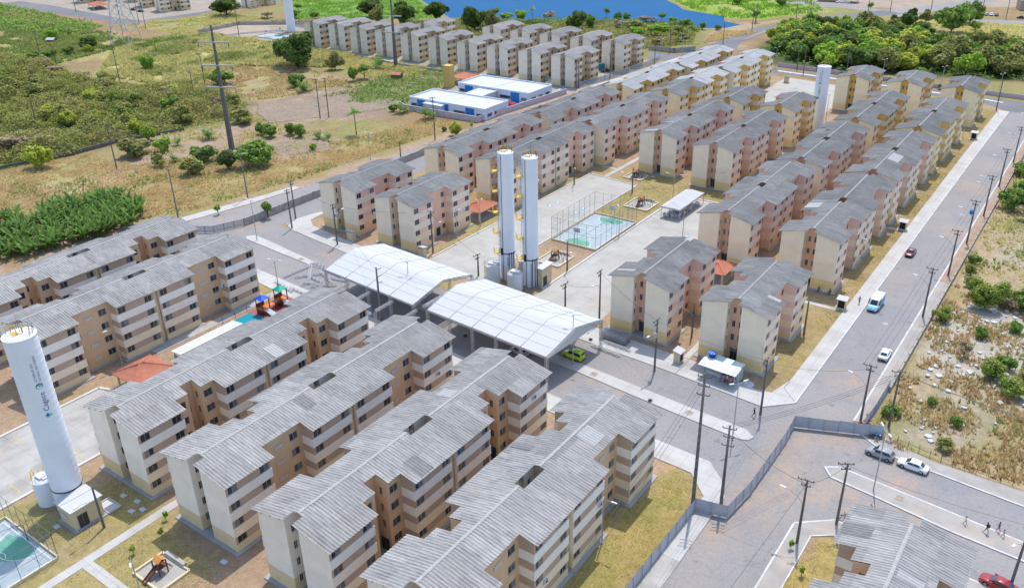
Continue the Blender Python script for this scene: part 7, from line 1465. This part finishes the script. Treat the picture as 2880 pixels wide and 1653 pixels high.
# overgrown lot on the right
gR = 'bushes of the overgrown lot'
for x, y, w_, h, v, lab in [(-18.6,167.2,4.6,3.2,'feather','bright feathery bush leaning on the low wall'),(-12.5,177.5,7.5,5.5,'feather','big feathery bush in the overgrown lot'),(-9.5,181,6.5,5,'feather','feathery bush behind the big one'),(-14.8,181.5,5,4,'feather','light bush beside the big feathery one'),(-6.5,180,5.2,4.5,'round','dark glossy bush by the dead branches'),(-8.6,179,4,3.2,'dry','tangle of dead grey branches in the overgrown lot'),(-16,238,8,6,'wood1','large bush by the wall, across from the second pink block'),(-14.5,246,8,6,'wood1','large bush by the wall, further along'),(-12,232,6,4.4,'dry','brown shrub beside the large wall bush'),(-18.2,199,3,2.2,'bush','dark bush against the low wall'),(-17.6,191.5,3.4,2.6,'feather','light bush against the low wall'),(-16.6,186,3,2.2,'round3','olive bush near the low wall'),(-6.5,149.5,6,3.6,'feather','feathery yellow bush in the lower lot'),(-3.4,145.5,5.5,3.2,'feather','feathery yellow bush beside the first'),(-1,150,5,3.4,'round3','olive bush at the lot corner'),(-18.3,128.8,3.2,2.2,'bush','green bush behind the dark sheet hoarding'),(-9.2,124.2,3,2.0,'round3','straggly bush by the street verge'),(-12.2,154.8,3.2,3.4,'dry','leafless many-stemmed shrub among the slabs'),(-11,164,3,2.4,'bush','blue-green cactus-like bush among the slabs'),(-6.1,169.8,3,2.4,'bush','blue-green bush beside the grey clearing'),(-5.3,155,3.6,2.6,'bush','leafy bush at the slab field edge'),(-13.5,135.5,1.8,1.8,'bush','dark green weed clump in the lower lot'),(-9,131.5,2,2,'bush','leafy weed clump before the gravel')]: tree('lot_bush', x, y, w_, h, v, lab, gR, 'bush')
for i in range(34):
    x = rw.uniform(-18, 2); y = rw.uniform(255, 345); tree('lot_bush', x, y, rw.uniform(5,9), rw.uniform(3.5,6), rw.choice(['wood1','wood2','round3','wood4']), 'mid green bush in the far part of the overgrown lot', gR, 'bush')
for x, y, lab in [(-21.2,90.3,'staked sapling on the corner block lawn, nearer the road'),(-19.0,80.5,'staked sapling on the corner block lawn'),(-18.5,86.5,'young sapling beside the single brown block'),(-92.5,44.6,'thin sapling on the lawn by the footpath'),(-95,47,'thin sapling near the footpath'),(-92.8,40.5,'dry sapling beside the sandbox')]: tree('sapling', x, y, 1.1, 1.7, 'sprig', lab, 'saplings on the lawns', 'sapling')
k_ = 0; gS = 'trees standing in the scrub wood'
while k_ < 60:
    x = rw.uniform(-440,-264); y = rw.uniform(108,206)
    if sdist(np.array([x]), np.array([y]), FOREST)[0] < 2: continue
    v = rw.choice(['round3','dry','wood2','feather','round','yellow','round3','dry']); k_ += 1
    tree('scrub_tree', x, y, rw.uniform(5,11), rw.uniform(4,6.3), v, {'round3':'olive rounded tree in the scrub wood','dry':'brownish half-bare tree in the scrub wood','wood2':'olive spreading tree in the scrub wood','feather':'feathery tree in the scrub wood','round':'green rounded tree in the scrub wood','yellow':'yellow-green tree in the scrub wood'}[v], gS)
# palms and broad-leaved plants
def frond_mesh(name, seed, n, L, droop, m, w_=.45, up=(.2,1.2), leaflets=True):
    rs = np.random.RandomState(seed); V = []; F = []
    for i in range(n):
        a = 2*math.pi*i/n+rs.uniform(-.3,.3); e = rs.uniform(*up); ln = L*rs.uniform(.75,1.15); k = 7; prev = None; p = np.array([0.,0.,0.]); d = np.array([math.cos(a)*math.cos(e), math.sin(a)*math.cos(e), math.sin(e)]); side = np.array([-math.sin(a), math.cos(a), 0])
        pts = []
        for j in range(k+1): pts.append(p.copy()); p = p+d*ln/k; d = d+np.array([0,0,-droop/k]); d /= np.linalg.norm(d)
        for j in range(k):
            w0 = w_*math.sin(math.pi*min(.97, .12+.85*j/k)); w1 = w_*math.sin(math.pi*min(.98, .12+.85*(j+1)/k)); dn = np.array([0,0,-.25])
            for s in (1, -1):
                b = len(V)
                if leaflets:
                    q = pts[j]*.45+pts[j+1]*.55; V += [pts[j], pts[j]*.5+pts[j+1]*.5, q+s*side*w0*1.15+dn*w0+(pts[j+1]-pts[j])*.35, pts[j]+s*side*w0*.9+dn*w0+(pts[j+1]-pts[j])*.1]
                else: V += [pts[j], pts[j+1], pts[j+1]+s*side*w1+dn*w1*.4, pts[j]+s*side*w0+dn*w0*.4]
                F.append([b, b+1, b+2, b+3])
    return np_mesh(name, V, F, m)
palmf = frond_mesh('crown', 3, 16, 3.2, 1.6, LM['palm'], .75); bananaf = [frond_mesh('crown', 20+i, 9, 2.7, .9, LM['cane'], .34, (.75, 1.4), False) for i in range(3)]; palmlow = frond_mesh('crown', 9, 13, 2.6, 1.0, LM['palm'], .6, (.4, 1.3))
ptr = MB(); ptr.tube([(0,0,-.2),(.15,.05,3),(.1,.1,7)], [.2,.15,.13], 7); ptm = ptr.mesh('trunk', BARK, True)
def palm(x, y, h, lab, low=False):
    t = thing('palm_tree' if not low else 'young_palm', lab, 'palm', (x, y, 0), random.uniform(0,6.28), 'palms in the gardens')
    if not low: o = link('trunk', ptm, t); o.scale = (1,1,h/7); link('crown', palmf, t, (.1,.1,h))
    else: o = link('trunk', ptm, t); o.scale = (.8,.8,.12); c = link('crown', palmlow, t, (0,0,.6)); c.scale = (h/2.6,)*3
for x, y, h, lab, lw in [(-207.3,198.5,7.4,'tall coconut palm with hanging fronds on the dry field',0),(-248.6,158,2.8,'young palm by the bright garden shrub',1),(-246.7,168.9,4.4,'bushy young palm behind the garden shrubs',1),(-234.6,147.1,2.4,'small palm beside the stake fence',1),(-213.6,187.4,3,'bushy plant before the orchard pair',1),(-209.8,188,2.6,'smaller bushy plant before the orchard',1),(-271.6,277.6,5.5,'feathery palm at the lake estate wall',1),(-212.3,227.3,4.4,'palm at the school wall corner',1),(-199.8,226.5,4.6,'palm before the school entrance porch',1),(-268.3,231,5,'palm clump by the paired dark poles',1),(-277.8,407,7,'palm on the lake shore',0)]: palm(x, y, h, lab, lw)
bst = MB(); bst.tube([(0,0,-.2),(0,0,.9)], [.14,.1], 6); bsm = bst.mesh('stem', LM['cane'], True)
BAN = [(-212,79),(-203,82),(-198.5,108),(-205,116),(-221,117.5),(-224,111),(-231,92),(-226,80)]
pts = []; rb = random.Random(8)
while len(pts) < 190:
    x = rb.uniform(-232,-196); y = rb.uniform(74,119)
    if sdist(np.array([x]), np.array([y]), BAN)[0] > -1 and all((x-a)**2+(y-b)**2 > 1.6 for a, b in pts) and (x > -222 or rb.random() < .25): pts.append((x, y))
for i, (x, y) in enumerate(pts):
    t = thing('banana_plant', 'tall broad-leaved banana plant in the clump behind the outermost brown block', 'banana plant', (x, y, 0), rb.uniform(0,6.28), 'banana plants behind the brown blocks'); s = rb.uniform(1.1,1.5); t.scale = (s, s, s*1.0)
    link('stem', bsm, t); link('crown', bananaf[i % 3], t, (0,0,.7))
# ---- masses nobody could count
def in_poly(poly, n, rs):
    P = np.array(poly); lo = P.min(0); hi = P.max(0); out = []
    while sum(len(o) for o in out) < n:
        q = rs.uniform(lo, hi, (n, 2)); out.append(q[sdist(q[:,0], q[:,1], poly) > 0])
    return np.concatenate(out)[:n]
def gz(x, y):
    i = np.clip(np.searchsorted(gx, x)-1, 0, nx-2); j = np.clip(np.searchsorted(gy, y)-1, 0, ny-2); return hz.reshape(nx, ny)[i, j]
def scrub(name, poly, n, hmin, hmax, size, m, seed, label=None, dens=7.):
    rs = np.random.RandomState(seed); q = in_poly(poly, n, rs); f = fbm(q[:,0], q[:,1], dens, seed); e = np.clip(sdist(q[:,0], q[:,1], poly)/4, .25, 1)
    H_ = (hmin+(hmax-hmin)*np.clip((f-.34)*3, 0, 1))*e; u = rs.rand(n)**.35; z = gz(q[:,0], q[:,1])+H_*u
    P = np.column_stack([q, z]); N = rs.normal(size=(n, 3))*.5+np.array([0,0,1.2]); N /= np.linalg.norm(N, axis=1, keepdims=True)
    V, F = leaf_quads(P, N, size, rs); o = link(name, np_mesh(name, V, F, m)); o['kind'] = 'stuff'
    if label: o['label'] = label; o['category'] = 'vegetation'
    return o
scrub('scrub_foliage', FOREST, 75000, .8, 5.2, .55, leafmat('scrub_leaves', (.125,.135,.035), (.18,.15,.06), .3, 1.9, .06), 3, 'grey-green scrub wood filling the plot beyond the dark wall')
scrub('scrub_foliage', [(-275,108),(-330,110),(-430,150),(-450,198),(-560,190),(-520,80),(-300,40),(-262,80)], 42000, 1.2, 5.0, .7, leafmat('scrub_leaves_olive', (.14,.15,.04), (.18,.16,.06), .3, 1.9, .05), 4, 'olive scrub wood beyond the banana clump')
scrub('hedge_foliage', [(-424,240),(-410,290),(-402,290),(-414,240)], 3500, 1, 2.2, .6, LM['green'], 5, 'dark green hedge strip in the straw field'); scrub('undergrowth', WOOD, 9000, .8, 2.5, .8, LM['green'], 6, 'undergrowth of the wood beyond the north street')
scrub('scrub_foliage', [(-560,235),(-470,250),(-490,280),(-640,294),(-680,270),(-640,240)], 9000, 1.2, 3.6, .9, LM['green'], 12, 'dark scrub before the corner road')
scrub('shore_undergrowth', [(-300,360),(-190,372),(-176,395),(-190,430),(-262,410),(-320,396)], 22000, .5, 3.4, .6, LM['olive'], 13, 'olive undergrowth on the lake shore'); scrub('shore_undergrowth', [(-420,335),(-370,340),(-345,365),(-372,364),(-413,346)], 3000, .4, 1.6, .6, LM['grey'], 14, 'brown brush behind the sports ground')
scrub('crop_leaves', [(-240,220),(-223,230),(-222,250),(-232,284),(-262,286),(-260,262)], 4200, .3, .8, .5, LM['green'], 15, 'green crop rows behind the school')
def grass(name, poly, n, h, m, seed, label, wid=.5, clump=6., thr=.42):
    rs = np.random.RandomState(seed); q = in_poly(poly, n, rs); f = fbm(q[:,0], q[:,1], clump, seed+3); q = q[f > thr]; n = len(q); f = f[f > thr]
    z = gz(q[:,0], q[:,1]); hh = h*rs.uniform(.5, 1.2, n)*(.6+f); V = []; F = []
    base_ = np.column_stack([q, z-.05]); K = 5
    Vs = []
    for k in range(K):
        a = rs.uniform(0, 6.28, n); t = np.column_stack([np.cos(a), np.sin(a), np.zeros(n)]); s = np.column_stack([-np.sin(a), np.cos(a), np.zeros(n)]); w = wid*hh[:,None]
        tip = base_+t*(hh*rs.uniform(.2,.75,n))[:,None]+np.column_stack([np.zeros(n), np.zeros(n), hh]); b = base_+t*.08
        Vs.append(np.stack([b-s*w*.28, b+s*w*.28, tip], 1))
    V = np.concatenate(Vs, 1).reshape(-1, 3); F = np.arange(len(V)).reshape(-1, 3); o = link(name, np_mesh(name, V, F, m)); o['kind'] = 'stuff'; o['label'] = label; o['category'] = 'grass'; return o
GM = {'dry': leafmat('dry_grass', (.56,.42,.21), (.56,.47,.22), .5, 1.1, .1), 'straw': leafmat('straw_grass', (.60,.54,.22), (.52,.50,.19), .5, 1.1, .08), 'greeng': leafmat('green_grass', (.26,.32,.09), (.42,.38,.14), .45, 1.1, .08), 'lush': leafmat('lush_grass', (.20,.36,.05), (.28,.38,.08), .4, 1.1, .08)}
grass('dry_grass', [(-19.6,120),(-9,120.4),(2,121),(2,185),(-19.6,185)], 6500, .65, GM['dry'], 21, 'tall dry grass in the overgrown lot beside the crossing', clump=5, thr=.48)
grass('dry_grass', [(-19.6,185),(4,185),(20,345),(-19.6,345)], 9000, .7, GM['straw'], 22, 'mixed dry and green grass in the far overgrown lot', clump=7, thr=.4)
grass('dry_grass', [(-275,95),(-232,90),(-196,116),(-189,160),(-184,230),(-200,228),(-205,190),(-232,158),(-245,135),(-266,138)], 24000, .5, GM['dry'], 23, 'dry grass along the west road field', clump=6, thr=.34)
grass('straw_grass', [(-430,262),(-420,290),(-350,296),(-300,292),(-290,268),(-330,250),(-325,228),(-303,205),(-350,206),(-372,204),(-412,236)], 24000, 1.3, GM['straw'], 24, 'tall yellow straw field before the lake estate', .6, 8, .36)
grass('green_grass', [(-480,190),(-410,205),(-425,262),(-470,270),(-520,240)], 9000, 1.1, GM['greeng'], 25, 'greenish grass round the tin hut', .7, 8, .4); grass('straw_grass', [(-125,474),(-92,470),(-62,446),(40,452),(40,515),(-70,520),(-110,505)], 7000, .8, GM['straw'], 26, 'yellow meadow grass beyond the wood', .7, 8, .4)
grass('lush_grass', [(-478,402),(-416,358),(-413,348),(-372,368),(-335,396),(-390,440),(-430,466)], 7000, .7, GM['lush'], 27, 'bright green wet meadow at the lake', .8, 9, .35); grass('lush_grass', [(-248,520),(-222,492),(-190,472),(-174,480),(-152,520),(-172,556),(-236,586)], 6000, .8, GM['lush'], 28, 'bright green reeds on the far shore', .8, 9, .38)
grass('dry_grass', [(-345,296),(-262,262),(-225,290),(-325,292)], 5000, .8, GM['straw'], 29, 'yellow grass below the lake estate wall', .6, 6, .4); grass('dry_grass', [(-300,292),(-172,398),(-160,440),(-180,432),(-172,396)], 2000, .7, GM['dry'], 30, 'dry grass by the diagonal road', .7, 6, .4)
grass('lawn_grass', [(-42.3,47),(-35.2,47),(-35.2,97),(-42.3,97)], 5000, .16, GM['straw'], 31, 'short straw-coloured lawn along the metal hoarding', .8, 3, .35); grass('lawn_grass', [(-98.5,22),(-98,50),(-112,50),(-112,35.5),(-100,35.5),(-100,22)], 3500, .16, GM['straw'], 32, 'patchy lawn round the pump house', .8, 3, .48); grass('lawn_grass', [(-95.8,20),(-95.8,48),(-80,46),(-75,20)], 5000, .16, GM['straw'], 33, 'patchy lawn round the slide sandbox', .8, 3, .42)
grass('lawn_grass', [(-39,150),(-35.3,150),(-35.3,335),(-39,335)], 5000, .2, GM['straw'], 34, 'narrow straw lawn along the long road sidewalk', .8, 4, .42); grass('lawn_grass', [(-104,181),(-91.5,181),(-91.5,205),(-78,205),(-78,213),(-112,213),(-112,206),(-104,205)], 4500, .18, GM['straw'], 35, 'straw lawn round the sand playgrounds', .8, 4, .42); grass('lawn_grass', [(-19.5,60),(-15,60),(-15,94),(-19.5,94)], 2500, .16, GM['straw'], 36, 'yellow lawn of the corner block', .8, 3, .35)
grass('green_grass', [(-430,262),(-420,290),(-350,296),(-300,292),(-290,268),(-330,250),(-325,228),(-303,205),(-350,206),(-372,204),(-412,236)], 9000, 1.5, GM['greeng'], 41, 'green weeds through the straw field', .7, 16, .57)
grass('green_grass', [(-232,90),(-196,116),(-189,160),(-184,230),(-200,228),(-205,190),(-240,130),(-262,112)], 5000, .6, GM['greeng'], 42, 'green weeds along the west road field', .7, 9, .55)
grass('straw_grass', [(-245,130),(-200,165),(-200,190),(-262,195),(-300,208),(-262,160)], 5000, .6, GM['straw'], 43, 'sparse straw between the garden plots', .7, 6, .5); grass('green_grass', [(-19.6,121),(-9,121),(4,122),(4,345),(-19.6,345)], 5000, .6, GM['greeng'], 44, 'green weeds through the overgrown lot', .8, 8, .62)
scrub('shore_undergrowth', [(-345,372),(-300,404),(-262,416),(-215,441),(-190,434),(-186,424),(-225,420),(-262,402),(-300,388),(-335,366)], 9000, .8, 3.6, .6, LM['green'], 51, 'green shrubs along the lake edge')
grass('dry_grass', [(-330,212),(-270,210),(-262,250),(-300,262),(-330,250)], 6000, .7, GM['dry'], 52, 'dry grass between the straw field and furrows', .7, 7, .42); grass('straw_grass', [(-424,284),(-480,288),(-470,345),(-426,345),(-426,325)], 5000, .9, GM['straw'], 53, 'straw grass behind the sports ground', .7, 8, .45); grass('green_grass', [(-262,290),(-222,290),(-215,235),(-245,215),(-275,240)], 4000, .5, GM['greeng'], 54, 'weeds round the crop field', .8, 6, .48)
# furrows
def furrows(poly_c, ang, L, n, sp, label):
    mb = MB(); c, s = math.cos(ang), math.sin(ang); rs = random.Random(3)
    for i in range(n):
        o = (i-n/2)*sp; k = 14; vs = []; fs = []
        for j in range(k+1):
            t = (j/k-.5)*L*(1-.25*abs(i-n/2)/n); wv = rs.uniform(-.15,.15)
            for d, z in ((-.7,.05),(0,.6+rs.uniform(-.08,.08)),(.7,.05)): vs.append((poly_c[0]+c*t-s*(o+d+wv), poly_c[1]+s*t+c*(o+d+wv), z+float(gz(np.array([poly_c[0]+c*t-s*o]), np.array([poly_c[1]+s*t+c*o]))[0])))
        for j in range(k): q = j*3; fs += [(q,q+3,q+4,q+1),(q+1,q+4,q+5,q+2)]
        mb.add(vs, fs, 0)
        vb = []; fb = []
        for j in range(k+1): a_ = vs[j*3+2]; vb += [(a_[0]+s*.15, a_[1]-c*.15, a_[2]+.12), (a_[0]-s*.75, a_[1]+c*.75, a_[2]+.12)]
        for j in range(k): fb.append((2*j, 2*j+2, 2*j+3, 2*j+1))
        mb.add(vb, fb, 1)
    o = mb.build('furrow_ridges', [mat('furrow_crest', (.40,.31,.225), .95, .2, 1, .3, 4, dirt=(.33,.25,.18), dscale=.5, damt=.6), mat('furrow_damp_soil', (.16,.115,.085), .95, .2, 1, .3, 4)]); o['kind'] = 'stuff'; o['label'] = label; o['category'] = 'furrows'  # valley strips painted dark: shade between the crests put into the colour
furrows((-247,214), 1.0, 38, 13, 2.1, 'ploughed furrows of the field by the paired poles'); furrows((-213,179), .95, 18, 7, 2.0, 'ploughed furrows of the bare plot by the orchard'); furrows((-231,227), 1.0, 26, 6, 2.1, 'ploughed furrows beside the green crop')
